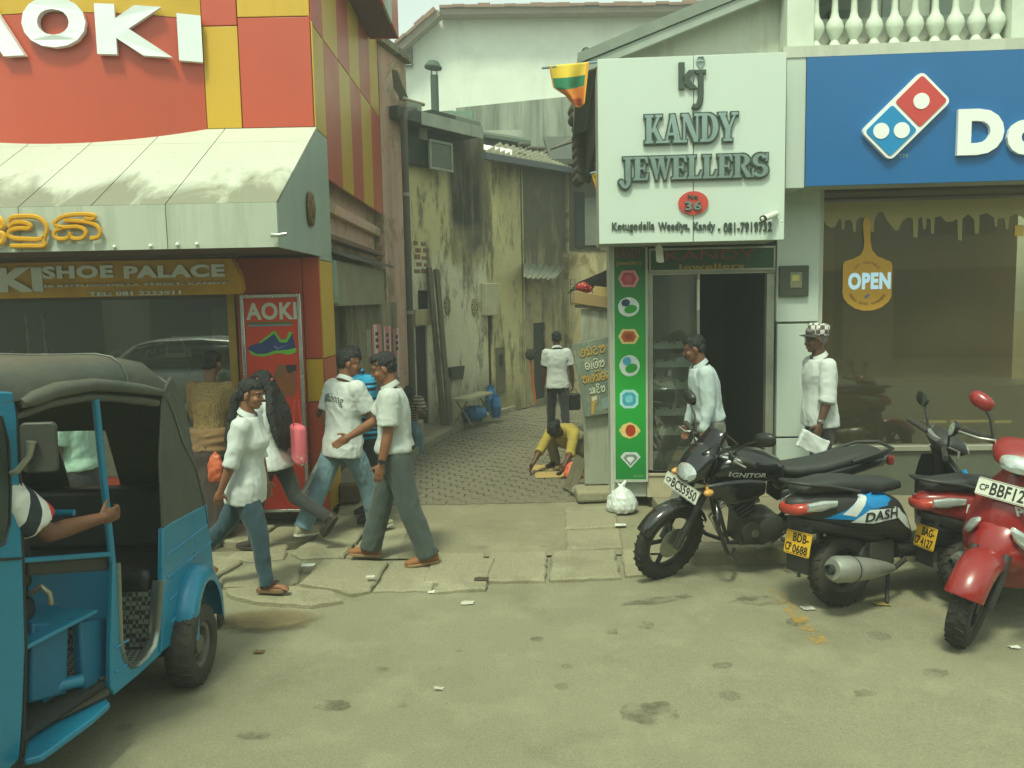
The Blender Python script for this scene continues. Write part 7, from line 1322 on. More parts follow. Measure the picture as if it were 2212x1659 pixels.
# rolled flap along the open side
rp = [TS.p(*TS.px(x, y, .0), .0) for x, y in ((46, 872), (70, 862), (120, 843), (200, 831), (260, 835), (310, 841), (350, 848))]; both(MB().tube(rp, [.02, .034, .036, .03, .028, .026, .018], 12), 'rolled_flap', M_CANV, smooth=1); rp2 = [p + Vector((-.03, 0, -.055)) for p in rp]; both(MB().tube(rp2, [.014, .02, .022, .022, .02, .024, .02], 10), 'rolled_flap', M_CANV, smooth=1)
# pillar rod, rails, window strips
a, b = TS.p(*TS.px(206, 862, -.02), -.02), TS.p(*TS.px(243, 1222, -.02), -.02); both(MB().tube([a, a.lerp(b, .5), b], .017, 10), 'pillar', M_TBLUE, smooth=1)
a, b = TS.p(*TS.px(48, 1211, -.02), -.02), TS.p(*TS.px(243, 1197, -.02), -.02); both(MB().tube([a, b], .013, 8), 'side_rail', M_TBLUE, smooth=1)
both(pol(TS, [(62, 1212), (240, 1202), (241, 1232), (62, 1244)], -.06, -.035), 'side_cushion', pm('dusty_black', S(56, 54, 46), .7), bevel=.008)
both(pol(TS, [(60, 1240), (244, 1226), (246, 1338), (64, 1348)], -.30, -.27), 'seat_base', M_TDARK); both(pol(TS, [(70, 1346), (150, 1344), (146, 1500), (66, 1520)], -.13, -.09), 'base_box', M_TDARK, bevel=.012); both(pol(TS, [(172, 1342), (240, 1336), (238, 1470), (182, 1500)], -.11, -.06), 'base_box', M_TDARK, bevel=.012)
zb = TS.px(150, 1340, -.05)[1]; m = MB(); m.hexa([TS.p(u, zz, n) for zz in (zb - .02, zb) for u, n in ((.08, -.02), (.52, -.02), (.52, -.3), (.08, -.3))]); both(m, 'base_shelf', M_TBLUE, bevel=.006)
# floor, inner tray, chequered mat, seats, back
m = MB(); m.add([(xs(3.0) - .02, 3.0, .30), (xs(3.9) - .03, 3.9, .30), (XR - .03, 4.3, .30), (2 * XC - XR + .03, 4.3, .30), (2 * XC - xs(3.0) + .02, 3.0, .30)], [(0, 1, 2, 3, 4)]); fl = m.build('floor', pm('floor_dark', S(50, 50, 46), .7), tk); fl.modifiers.new('s', 'SOLIDIFY').thickness = .03
t = NT('chequer_mat'); ck = t.n('TexChecker', Scale=44.0); t.set(ck.inputs['Vector'], t.coord((1, 1, 1), (0, 0, .6))); ck.inputs[1].default_value = (*S(120, 122, 110), 1); ck.inputs[2].default_value = (*S(50, 52, 48), 1); M_MAT = t.done(ck.outputs[0], .5)
m = MB(); m.hexa([(-1.95, 3.78, .332), (-1.88, 4.12, .332), (-3.0, 4.12, .332), (-3.0, 3.78, .332), (-1.95, 3.78, .338), (-1.88, 4.12, .338), (-3.0, 4.12, .338), (-3.0, 3.78, .338)]); m.build('floor_mat', M_MAT, tk); m = MB(); m.hexa([(-1.9, 4.14, .34), (-3.05, 4.14, .34), (-3.05, 4.2, .62), (-1.9, 4.2, .62), (-1.9, 4.17, .34), (-3.05, 4.17, .34), (-3.05, 4.23, .62), (-1.9, 4.23, .62)]); m.build('heel_board', M_MAT, tk)
def cushion(name, c, size, rot=(0, 0, 0), mat=M_VINYL): m = MB(); m.cbox(c, size, rot); return m.build(name, mat, tk, bevel=min(size) * .4, seg=4)
cushion('rear_seat', (XC, 4.42, .66), (1.18, .46, .15)); cushion('rear_backrest', (XC, 4.70, .88), (1.18, .13, .38), (-.16, 0, 0)); cushion('driver_seat', (XC, 3.42, .78), (.72, .34, .12)); cushion('driver_backrest', (XC, 3.62, 1.0), (.62, .07, .3), (-.06, 0, 0))
m = MB(); m.box(2 * XC - XR + .04, XR - .04, 4.2, 4.88, .30, .58); m.build('seat_box', M_TDARK, tk); m = MB(); m.tube([(xs(3.66) - .02, 3.66, 1.18), (2 * XC - xs(3.66) + .02, 3.66, 1.18)], .015, 8); m.build('cross_rail', M_TBLUE, tk, smooth=1)
m = MB(); m.box(2 * XC - XR + .02, XR - .02, 4.90, 4.93, .32, .80); m.build('tail_panel', M_TBLUE, tk, bevel=.01)
# fenders, wheels, flaps
for sgn, nm in ((1, 'fender'), (-1, 'fender')):
    rg = []
    for k in range(15):
        a = R_(-6 + 186 * k / 14); cy, cz = 4.56, .29; row = []
        for x_, dr in ((-.115, -.02), (-.09, .02), (-.05, .035), (.0, .035), (.045, .02), (.07, -.012), (.075, -.05)):
            row.append(Vector((XR + .035 + x_ * .9, cy + (.235 + dr) * math.cos(a), cz + (.31 + dr) * math.sin(a))))
        rg.append(row)
    m = MB(); m.slab(rg, (-.004, 0, -.008)); (m if sgn == 1 else mirx(m)).build(nm, M_TBLUE, tk, smooth=1)
def wheel(parent, c, axis, R, w, rim_r, mat_rim, spokes=0, name='wheel', tread=24, hubr=.05):
    ax = Vector(axis).normalized(); root = None; m = MB(); c = Vector(c)
    prof = [(rim_r, -w * .42), (rim_r + .01, -w * .5), (R - .03, -w * .52), (R - .012, -w * .44), (R, -w * .2), (R, w * .2), (R - .012, w * .44), (R - .03, w * .52), (rim_r + .01, w * .5), (rim_r, w * .42)]
    m.lathe(prof, c, ax, 44, False); m.lathe([(rim_r, -w * .42), (rim_r, w * .42)], c, ax, 44, False); ty = m.build('tyre', M_RUB, parent, smooth=.7)
    a = ax.orthogonal().normalized(); b = ax.cross(a); m = MB()
    for k in range(tread):
        th = 2 * math.pi * k / tread
        for s in (-1, 1):
            th2 = th + (math.pi / tread if s > 0 else 0); d = a * math.cos(th2) + b * math.sin(th2); tt = -a * math.sin(th2) + b * math.cos(th2); m.bar(c + d * (R + .001) + ax * s * w * .06 - tt * .008, c + d * (R - .006) + ax * s * w * .42 + tt * .01, R * .05, .01, up=tuple(d))
    x = m.build('tread', M_RUB, None); x.parent = ty
    m = MB(); m.lathe([(rim_r + .006, w * .42), (rim_r - .02, w * .36), (rim_r - .03, w * .12), (rim_r - .03, -w * .12), (rim_r - .02, -w * .36), (rim_r + .006, -w * .42)], c, ax, 40, False)
    if spokes:
        for k in range(spokes):
            th = 2 * math.pi * k / spokes + .3; d = a * math.cos(th) + b * math.sin(th); d2 = a * math.cos(th + .32) + b * math.sin(th + .32); m.bar(c + d * hubr * .6, c + d2 * (rim_r - .02), w * .22, .028, up=tuple(ax)); d3 = a * math.cos(th - .02) + b * math.sin(th - .02)
        m.lathe([(.001, -w * .45), (hubr, -w * .42), (hubr, w * .42), (.001, w * .45)], c, ax, 20)
    else:
        m.lathe([(rim_r - .03, 0), (rim_r * .62, w * .16), (rim_r * .55, w * .2), (hubr * 1.1, w * .2), (hubr, w * .34), (.001, w * .36)], c, ax, 30); m.lathe([(rim_r - .03, -.004), (.001, -.004)], c, ax, 30)
    rm = m.build('rim', mat_rim, parent, smooth=.6)
    if not spokes:
        for k in range(5):
            th = 2 * math.pi * k / 5; d = a * math.cos(th) + b * math.sin(th); m = MB(); m.lathe([(.016, 0), (.016, .006), (.001, .007)], c + d * rim_r * .72 + ax * w * .12, ax, 8); x = m.build('rim_hole', M_BLKP, None); x.parent = rm
    return ty
wheel(tk, (XR + .03, 4.44, .225), (1, 0, 0), .225, .14, .12, M_RIM); wheel(tk, (2 * XC - XR - .03, 4.44, .225), (-1, 0, 0), .225, .14, .12, M_RIM); wheel(tk, (XC, 2.35, .22), (1, 0, 0), .22, .11, .115, M_RIM)
both(pol(RS, [(470, 1290), (482, 1292), (487, 1380), (474, 1384)], -.1, -.09), 'mud_flap', M_BLKP)
m = MB(); m.tube([(XR - .08, 4.42, .22), (2 * XC - XR + .08, 4.42, .22)], .03, 10); m.box(XC - .3, XC + .3, 4.25, 4.85, .2, .42); m.tube([(XR - .1, 4.36, .22), (XR - .2, 4.1, .30)], .03, 8); m.build('axle_and_engine', pm('greasy', S(44, 40, 34), .7), tk)
# front body: apron side, windscreen, nose
both(pol(TS, [(-70, 842), (30, 846), (38, 900), (46, 1100), (52, 1240), (56, 1400), (50, 1560), (44, 1640), (-70, 1760)], -.03, .0), 'front_panel', M_TBLUE, bevel=.01)
both(pol(TS, [(-65, 885), (4, 905), (15, 960), (19, 1060), (17, 1130), (8, 1168), (-65, 1215)], .0005, .004), 'quarter_window', pm('dark_glass', S(60, 70, 64), .08), smooth=1); both(MB().tube([TS.p(*TS.px(x, y), .004) for x, y in ((-65, 880), (2, 902), (16, 955), (21, 1060), (19, 1132), (9, 1172), (-65, 1222))], .006, 6), 'window_seal', M_BLKP, smooth=1)
both(MB().tube([TS.p(*TS.px(x, y), -.012) for x, y in ((36, 880), (46, 1000), (54, 1240), (59, 1400), (56, 1560), (49, 1640))], .01, 8), 'edge_seal', M_BLKP, smooth=1)
ye = TS.p(*TS.px(0, 1190), 0).y; both(MB().tube([TS.p(*TS.px(-60, 1212), .004), TS.p(*TS.px(44, 1206), .004)], .006, 6), 'belt_moulding', M_BLKP, smooth=1)
yf = TS.p(*TS.px(-70, 1200), 0); rings = []
for y, hw, z0, z1 in ((yf.y + .02, XC * -1 + yf.x, .30, 1.12), (2.62, .50, .30, 1.08), (2.42, .42, .34, 1.0), (2.25, .33, .42, .92), (2.12, .22, .5, .84), (2.06, .08, .58, .76)): rings.append([Vector((XC + hw * sx, y, z0 + (z1 - z0) * tz)) for sx, tz in ((-1, .0), (-1, .5), (-.96, .85), (-.8, 1), (0, 1.03), (.8, 1), (.96, .85), (1, .5), (1, 0), (0, -.04))])
m = MB(); m.loft(rings); m.build('nose', M_TBLUE, tk, smooth=.9)
m = MB(); m.lathe([(.02, 0), (.075, .03), (.09, .09), (.085, .1), (.001, .105)], (XC, 2.1, .72), (0, -1, .05), 20); m.build('headlamp', M_STEEL, tk, smooth=.8)
m = MB(); g = [[(XC + (hw) * s, y, z) for s in (-1, -.5, 0, .5, 1)] for y, z, hw in ((2.72, 1.10, .5), (2.66, 1.78, .46))]; m.slab(g, (0, .006, 0)); m.build('windscreen', glass_mat('screen_glass', (.8, .86, .82), .08), tk)
# running board at the front corner
q = [onz(x, y, .27) for x, y in ((52, 1642), (90, 1632), (140, 1596), (200, 1552), (238, 1518), (228, 1506), (150, 1540), (60, 1585))]; m = MB(); n = len(q); m.add(q + [p - Vector((0, 0, .03)) for p in q], [tuple(range(n)), tuple(range(2 * n - 1, n - 1, -1))] + [(i, n + i, n + (i + 1) % n, (i + 1) % n) for i in range(n)]); m.build('running_board', M_TBLUE, tk, bevel=.008); mirx(m).build('running_board', M_TBLUE, tk, bevel=.008)
q = [onz(x, y, .29) for x, y in ((60, 1588), (150, 1543), (236, 1500), (236, 1440), (60, 1500))]; m = MB(); m.add(q, [(0, 1, 2, 3, 4)]); m.build('tread_plate', pm('worn_tread', S(84, 78, 62), .8, var=.3, scale=10), tk); 
a, b = onz(62, 1560, .3), onz(155, 1528, .3); m = MB(); m.tube([a + Vector((0, .1, .06)), a.lerp(b, .5) + Vector((0, .1, .09)), b + Vector((0, .1, .08))], .03, 10); m.build('toe_pipe', M_TBLUE, tk, smooth=1)
# mirror on its arm
mc = TS.p(*TS.px(86, 966, .10), .10); fr_m = Frame((mc.x, mc.y, 0), (.97, .22)); m = MB(); m.M = fr_m.mat(0, mc.z, 0); m.prism(rounded(Vector((0, 0)), .068, .104, .022, -.02), -.012, .018); mr = m.build('mirror', pm('mirror_back', S(62, 64, 58), .5), tk, bevel=.008, seg=3)
a = TS.p(*TS.px(25, 1022, .03), .03); m = MB(); m.tube([a, a + Vector((.03, -.01, .01)), fr_m.p(-.03, mc.z - .03, .03), fr_m.p(-.018, mc.z + .03, .035)], [.012, .013, .013, .02], 10); x = m.build('mirror_arm', M_STEEL, None, smooth=1); x.parent = mr
m = MB(); p_ = TS.p(*TS.px(66, 1282, -.05), -.05); m.tube([p_ + Vector((0, 0, .0)), p_ + Vector((.05, .0, .03)), p_ + Vector((.08, 0, 0)), p_ + Vector((.085, 0, -.05))], .012, 8); m.build('latch_handle', pm('dull_metal', S(130, 126, 104), .4, .6), tk, smooth=1)
# driver, arm laid along the rail
def jersey():
    t = NT('driver_jersey'); y = t.sep(t.coord((1, 1, 1), (0.5, 0.2, 0.3)))[0]; f = t.math('FRACT', t.math('MULTIPLY', t.math('ADD', y, 3.0), 3.6)); c = t.ramp(f, [(0, S(206, 206, 198)), (.42, S(190, 50, 44)), (.62, S(206, 206, 198)), (.78, S(40, 44, 50)), (.95, S(206, 206, 198))]); c.node.color_ramp.interpolation = 'CONSTANT'; return t.done(c, .8)
PD = Pose(lean=-6, bend=4, arms=((-30, 26, -62, 30), (55, 6, 30)), legs=((78, 10, 74, 0), (78, 10, 74, 0)), head=(-20, 4, 0), hip_z=.86, belly=.03)
wd = person('driver in white, red and black jersey with arm over the three-wheeler rail', (-2.28, 3.34, 0.06), R_(-90), PD, 'b', .98, jersey(), fabric('dark_trousers', S(40, 40, 42)), M_BLKSH, 'short', .01, 'short', False, -.06, seed=20, curl=(42, 30), sleeve_r=(.09, .085), mustache=True)
# ================================================================ MOTORCYCLE AND SCOOTERS
M_BLKG = pm('gloss_black', S(26, 27, 27), .18, var=.15, coat=.5, dirt=S(60, 56, 46), dirt_amt=.25); M_BLKM = pm('matt_black', S(40, 41, 40), .55, var=.2, dirt=S(74, 70, 58), dirt_amt=.3); M_SEAT = pm('seat_vinyl', S(48, 50, 48), .6, var=.15, bump=.15, bscale=60)
M_ENG = pm('engine_metal', S(84, 84, 78), .45, .5, var=.3, dirt=S(70, 60, 44)); M_CHR = pm('chrome', (.75, .77, .75), .12, .95, var=.05); M_ALLOY = pm('black_alloy', S(40, 40, 40), .35, .3); M_SILV = pm('silver_paint', S(156, 158, 148), .35, .4, dirt=S(110, 104, 88)); M_MIRG = pm('mirror_glass', (.85, .88, .86), .04, 1.0, var=.02)
M_LENS = pm('clear_lens', S(186, 192, 186), .1, .55, var=.35, scale=40); M_LENSR = pm('red_lens', S(170, 60, 46), .2, var=.2, scale=20); M_AMB = pm('amber_lens', S(200, 150, 80), .25)
M_PLW = pm('plate_white', S(206, 208, 192), .4, var=.05); M_PLY = pm('plate_yellow', S(214, 168, 40), .4, var=.05); M_PLI = pm('plate_ink', S(26, 26, 26), .5)
def bod(parent, name, mat, secs, n=18, e=2.6, smooth=1.2, cap=True):
    """lofted shell: secs = (x, y, z, half-width, half-height[, tilt]) along the machine"""
    m = MB(); rings = []
    for s in secs:
        x, y, z, hw, hh = s[:5]; tl = s[5] if len(s) > 5 else 0; rings.append(superring(Vector((x, y, z)), Vector((0, 1, 0)), Vector((math.sin(tl), 0, math.cos(tl))), hw, hh, n, e))
    m.loft(rings, cap); return m.build(name, mat, parent, smooth=smooth)
def tubep(parent, name, mat, path, r, seg=10): m = MB(); m.tube(path, r, seg); return m.build(name, mat, parent, smooth=1)
def plate(parent, M, w, h, lines, mat):
    m = MB(); m.M = M; m.prism(rounded(Vector((0, 0)), w / 2, h / 2, .008, 0), -.004, .0); p = m.build('number_plate', mat, parent)
    for s, x0, x1, y0, y1 in lines: m = MB(); text(m, s, M, x0 * w, x1 * w, y0 * h, y1 * h, .0005, .002, .02); x = m.build('plate_lettering', M_PLI, None, fix=False); x.parent = p
    m = MB(); m.M = M
    for (a, b) in (((-.49, -.46), (.49, -.44)), ((-.49, .44), (.49, .46))): m.prism([(a[0] * w, a[1] * h), (b[0] * w, a[1] * h), (b[0] * w, b[1] * h), (a[0] * w, b[1] * h)], .0003, .0012)
    x = m.build('plate_border', M_PLI, None); x.parent = p; return p
def axes(o, x, y, z): return Matrix(((x[0], y[0], z[0], o[0]), (x[1], y[1], z[1], o[1]), (x[2], y[2], z[2], o[2]), (0, 0, 0, 1)))
def mirror_on(parent, a, c, face, w=.075, h=.045, mat=None, stem=M_BLKP, tilt=0.0):
    """stem from a to the head at c; face = direction the glass looks"""
    a, c = Vector(a), Vector(c); f = Vector(face).normalized(); u = f.cross(Vector((0, 0, 1))).normalized(); v = u.cross(f); u, v = u * math.cos(tilt) + v * math.sin(tilt), v * math.cos(tilt) - u * math.sin(tilt)
    m = MB(); rings = []
    for d, s in ((.0, .98), (-.012, 1.0), (-.03, .8), (-.042, .35)): rings.append([c + f * d + u * w * s * math.copysign(abs(math.cos(q)) ** .8, math.cos(q)) + v * h * s * math.copysign(abs(math.sin(q)) ** .8, math.sin(q)) for q in [2 * math.pi * k / 20 for k in range(20)]])
    m.loft(rings); mr = m.build('mirror', mat or M_BLKP, parent, smooth=1); m = MB(); m.loft([[c + f * .002 + u * w * .92 * s * math.copysign(abs(math.cos(q)) ** .8, math.cos(q)) + v * h * .9 * s * math.copysign(abs(math.sin(q)) ** .8, math.sin(q)) for q in [2 * math.pi * k / 20 for k in range(20)]] for s in (1, .02)]); x = m.build('mirror_glass', M_MIRG, None); x.parent = mr
    m = MB(); m.tube([a, a.lerp(c, .4) + Vector((0, 0, .03)), c - f * .03], [.008, .007, .007], 8); x = m.build('mirror_stem', stem, None, smooth=1); x.parent = mr; return mr
def steer_space(O, rake, ang):
    """returns a function placing points given in straight-ahead machine space after turning the bars by ang about the steering axis"""
    ax = Vector((-math.sin(rake), 0, math.cos(rake))); Rm = Matrix.Rotation(ang, 3, ax); O = Vector(O); return (lambda p: O + Rm @ (Vector(p) - O)), (lambda v: Rm @ Vector(v))
def steered(parent, mk, T):
    mk.v = [tuple(T(v)) for v in mk.v]; return mk
def motorcycle(label, loc, yaw, lean, steer, group=None, plate_txt=None, sc=1.05):
    b = thing('motorcycle', label, 'motorcycle', loc, group, rot=(-lean, 0, yaw), scale=sc); wb = 1.24; R = .295; T, TV = steer_space((1.0, 0, .78), R_(26), steer)
    wheel(b, (0, 0, R), (0, 1, 0), R, .09, .215, M_ALLOY, 5, tread=30); fc = T((wb, 0, R)); wheel(b, fc, TV((0, 1, 0)), R, .075, .215, M_ALLOY, 5, tread=30)
    m = MB(); m.lathe([(.11, -.004), (.115, 0), (.11, .004)], fc + TV((0, .035, 0)), TV((0, 1, 0)), 24); m.build('brake_disc', M_STEEL, b)
    for s in (1, -1):
        m = MB(); m.tube([(wb, s * .075, R - .02), (wb - .12, s * .075, .54), (1.0 - .03, s * .075, .82)], [.024, .026, .02], 12); steered(b, m, T).build('fork_leg', M_BLKM, b, smooth=1)
    rows = []
    for k in range(13):
        a = R_(28 + 128 * k / 12); row = [Vector((wb + (R + .022 - dr) * math.cos(a), y, R + (R + .022 - dr) * math.sin(a))) for y, dr in ((-.062, .035), (-.05, .008), (-.02, 0), (.02, 0), (.05, .008), (.062, .035))]; rows.append(row)
    m = MB(); m.slab(rows, (0, 0, -.004)); steered(b, m, T).build('front_mudguard', M_BLKG, b, smooth=1)
    # headlamp cowl and plate turn with the bars
    m = MB(); rings = [superring(Vector((x, 0, z)), Vector((0, 1, 0)), Vector((math.sin(tl), 0, math.cos(tl))), hw, hh, 18, 2.5) for x, z, hw, hh, tl in ((1.00, .90, .09, .10, 0), (1.06, .90, .125, .125, -.1), (1.12, .89, .125, .12, -.25), (1.17, .86, .10, .10, -.4), (1.20, .83, .06, .06, -.5))]; m.loft(rings); steered(b, m, T).build('headlamp_cowl', M_BLKG, b, smooth=1.2)
    m = MB(); g = [[Vector((1.03 + .12 * math.cos(t) * .5 - .10 * s, .11 * math.sin(t) * (1 - .25 * s), .98 + .14 * s)) for t in [R_(-75 + 150 * k / 10) for k in range(11)]] for s in (0, .35, .7, 1)]; m.slab(g, (-.004, 0, 0)); steered(b, m, T).build('fly_screen', pm('smoked', S(30, 28, 30), .1), b, smooth=1)
    m = MB(); rings = [superring(Vector((x, 0, z)), Vector((0, 1, 0)), Vector((math.sin(-.45), 0, math.cos(-.45))), hw, hh, 18, 2.2) for x, z, hw, hh in ((1.155, .85, .098, .075), (1.195, .832, .085, .062), (1.212, .825, .04, .03))]; m.loft(rings); hl = steered(b, m, T).build('headlamp', M_LENS, b, smooth=1.2)
    for s in (1, -1): m = MB(); m.ell((1.12, s * .165, .74), (.04, .028, .024)); m.tube([(1.07, s * .09, .75), (1.11, s * .14, .745)], .012, 8); steered(b, m, T).build('indicator', M_AMB, b, smooth=1)
    if plate_txt:
        o = T((1.215, 0, .715)); xx = TV((0, 1, 0)); zz = TV(Vector((math.cos(.25), 0, math.sin(.25)))); yy = zz.cross(xx); plate(b, axes(o, xx, yy, zz), .33, .095, plate_txt, M_PLW)
    m = MB(); m.tube([(.92, .34, 1.0), (.98, .2, .985), (1.01, .08, .95), (1.01, -.08, .95), (.98, -.2, .985), (.92, -.34, 1.0)], .0125, 10); hb_ = steered(b, m, T).build('handlebar', M_CHR, b, smooth=1)
    for s in (1, -1):
        m = MB(); m.tube([(.925, s * .345, 1.0), (.955, s * .235, .992)], .019, 10); x = steered(b, m, T).build('grip', M_RUB, None, smooth=1); x.parent = hb_; m = MB(); m.tube([(.97, s * .21, 1.0), (1.02, s * .24, .995), (1.0, s * .33, .99)], [.012, .008, .007], 8); x = steered(b, m, T).build('lever', M_STEEL, None, smooth=1); x.parent = hb_
        m = MB(); m.cbox((.975, s * .19, .99), (.05, .06, .05)); x = steered(b, m, T).build('switch_box', M_BLKP, None, bevel=.01); x.parent = hb_
        mirror_on(b, T((.975, s * .18, 1.01)), T((.90, s * .36, 1.19)), TV((-1, -s * .2, 0)), .075, .048, tilt=s * .2)
    tubep(b, 'cable', M_BLKP, [T((.97, .17, 1.0)), T((1.08, .12, 1.08)), T((1.12, .05, .98)), (1.0, .03, .8)], .006, 6); tubep(b, 'cable', M_BLKP, [T((.97, -.17, 1.0)), T((1.09, -.1, 1.06)), T((1.1, .0, .95)), (1.0, .0, .78)], .006, 6)
    m = MB(); m.lathe([(.05, 0), (.055, .02), (.05, .05)], (1.0, .0, .965), (-.4, 0, 1), 16); steered(b, m, T).build('instrument', M_BLKP, b, smooth=1)
    # tank, seat, side panels, tail
    tank = bod(b, 'fuel_tank', M_BLKG, [(.42, 0, .76, .07, .045), (.48, 0, .79, .11, .085), (.60, 0, .82, .135, .115), (.74, 0, .835, .15, .125), (.86, 0, .82, .145, .12), (.95, 0, .79, .11, .10), (1.0, 0, .77, .06, .07)], 20, 2.4)
    for s in (1, -1): bod(b, 'tank_shroud', M_BLKG, [(.62, s * .13, .70, .02, .05), (.74, s * .155, .70, .022, .085, .3), (.90, s * .165, .69, .02, .095, .4), (1.03, s * .14, .70, .014, .05, .4)], 12)
    bod(b, 'seat', M_SEAT, [(-.34, 0, .86, .07, .02), (-.28, 0, .855, .105, .04), (-.05, 0, .83, .115, .045), (.15, 0, .79, .12, .04), (.35, 0, .775, .105, .04), (.47, 0, .79, .07, .03)], 18, 3)
    bod(b, 'tail_panel', M_BLKG, [(-.42, 0, .82, .04, .03), (-.34, 0, .80, .09, .05), (-.1, 0, .77, .115, .06), (.15, 0, .72, .125, .07), (.35, 0, .68, .11, .06), (.45, 0, .66, .06, .03)], 18, 2.8)
    m = MB(); m.cbox((-.42, 0, .80), (.05, .14, .07)); m.build('tail_lamp', M_LENSR, b, bevel=.015); tubep(b, 'grab_rail', M_BLKM, [(-.05, .13, .84), (-.25, .13, .89), (-.40, .08, .90), (-.40, -.08, .90), (-.25, -.13, .89), (-.05, -.13, .84)], .013)
    for s in (1, -1): bod(b, 'side_panel', M_BLKM, [(.12, s * .10, .62, .015, .03), (.2, s * .115, .60, .02, .09), (.36, s * .115, .58, .02, .10), (.46, s * .10, .60, .012, .05)], 12)
    for s in (1, -1): tubep(b, 'frame_tube', M_BLKM, [(.98, 0, .74), (.9, s * .05, .5), (.82, s * .06, .27), (.5, s * .08, .25), (.3, s * .09, .4), (.2, s * .1, .68)], .016); tubep(b, 'swingarm', M_BLKM, [(.36, s * .09, .36), (0, s * .095, R)], .022)
    for s in (1, -1):
        pth = [Vector((-.02, s * .115, .33)).lerp(Vector((.0 - .0, s * .115, .70)), k / 40) for k in range(41)]; m = MB(); tt = [(p + Vector((.022 * math.cos(k * 1.6), .022 * math.sin(k * 1.6), 0))) for k, p in enumerate([Vector((0 + .06 * q / 80, s * .118, .34 + .33 * q / 80)) for q in range(81)])]; m.tube(tt, .005, 5); m.tube([(-.0, s * .118, .31), (.06, s * .118, .70)], .012, 8); m.build('shock_absorber', M_ENG, b, smooth=1)
    # engine
    m = MB(); m.lathe([(.10, -.10), (.115, -.09), (.115, .09), (.10, .10), (.06, .115), (.001, .117)], (.52, 0, .36), (0, 1, 0), 24); m.cbox((.62, 0, .36), (.26, .2, .2)); m.lathe([(.06, .1), (.075, .105), (.07, .13), (.001, .135)], (.68, 0, .36), (0, 1, 0), 20); en = m.build('crankcase', M_ENG, b, smooth=.7)
    m = MB(); 
    for k in range(7): m.cbox((.68 + k * .018, 0, .47 + k * .028), (.15, .16, .014), (0, .55, 0))
    m.cbox((.74, 0, .55), (.09, .12, .22), (0, .55, 0)); m.build('cylinder', M_ENG, b); m = MB(); m.lathe([(.028, .0), (.028, .01), (.018, .012)], (.66, .135, .36), (0, 1, 0), 16); x = m.build('filler_cap', M_STEEL, None); x.parent = en
    tubep(b, 'exhaust_pipe', M_CHR, [(.82, -.05, .52), (.9, -.08, .42), (.8, -.10, .26), (.5, -.12, .24), (.3, -.14, .27)], .02); tubep(b, 'silencer', M_BLKM, [(.32, -.14, .27), (.2, -.15, .29), (-.2, -.17, .36), (-.26, -.17, .37)], [.03, .045, .05, .03], 14)
    # crash guard, footpegs, stand
    for s in (1, -1): tubep(b, 'crash_guard', M_BLKG, [(.95, s * .05, .64), (.99, s * .18, .58), (1.0, s * .24, .48), (.93, s * .25, .30), (.86, s * .2, .22), (.78, s * .08, .22)], .0155)
    for s in (1, -1): tubep(b, 'footpeg', M_RUB, [(.42, s * .1, .28), (.42, s * .2, .29)], .016)
    tubep(b, 'side_stand', M_BLKM, [(.36, .10, .27), (.32, .20, .06), (.35, .235, -.01)], [.012, .011, .014], 8); tubep(b, 'gear_lever', M_STEEL, [(.52, .12, .27), (.64, .15, .25)], .008, 6)
    rows = [[Vector((-(R + .03) * math.cos(a) , y, R + (R + .03) * math.sin(a))) for y in (-.07, -.05, 0, .05, .07)] for a in [R_(10 + 75 * k / 8) for k in range(9)]]; m = MB(); m.slab(rows, (.003, 0, -.004)); m.build('rear_mudguard', M_BLKP, b, smooth=1)
    for s in (1, -1): m = MB(); v, f, _ = glyphs('IGNITOR', .02, .2); 
    tubep(b, 'chain_case', M_BLKM, [(.02, .09, .33), (.4, .1, .38)], [(.03, .055)] * 2, 10)
    return b, tank
def decal(parent, obj, polys, side, mat_default, off=.003):
    """flat graphics laid on a curved panel: polygons in the side view (x, z), projected sideways onto it"""
    me = obj.data; bv = BVHTree.FromPolygons([v.co for v in me.vertices], [p.vertices for p in me.polygons])
    for k, (pts, mat) in enumerate(polys):
        bm = bmesh.new(); vs_ = [bm.verts.new((x, 0, z)) for x, z in pts]; bm.faces.new(vs_); bmesh.ops.triangulate(bm, faces=bm.faces)
        for _ in range(4):
            eds = [e for e in bm.edges if e.calc_length() > .03]
            if not eds: break
            bmesh.ops.subdivide_edges(bm, edges=eds, cuts=1); bmesh.ops.triangulate(bm, faces=bm.faces)
        for v in bm.verts:
            h, n, i, d = bv.ray_cast(Vector((v.co.x, side * .6, v.co.z)), Vector((0, -side, 0)))
            v.co.y = (h.y if h else side * .12) + side * (off + .0012 * k)
        m2 = bpy.data.meshes.new('graphic'); bm.to_mesh(m2); bm.free(); m2.materials.append(mat); m2.shade_smooth(); o = bpy.data.objects.new('graphic', m2); COL.objects.link(o); o.parent = obj
def decal_word(obj, s, x0, x1, z0, z1, side, mat, off=.006, slope=0.0, shear=.15, bold=.02, flip=False):
    me = obj.data; bv = BVHTree.FromPolygons([v.co for v in me.vertices], [p.vertices for p in me.polygons]); v, f, _ = glyphs(s, bold, shear); pts = []
    for a, b_, c in v:
        x = x0 + (x1 - x0) * a; z = z0 + (z1 - z0) * b_ + slope * a; h, n, i, d = bv.ray_cast(Vector((x, side * .6, z)), Vector((0, -side, 0))); pts.append((x, (h.y if h else side * .12) + side * (off + .001 * c), z))
    m = MB(); m.add(pts, f); o = m.build('lettering', mat, None, fix=False); o.parent = obj
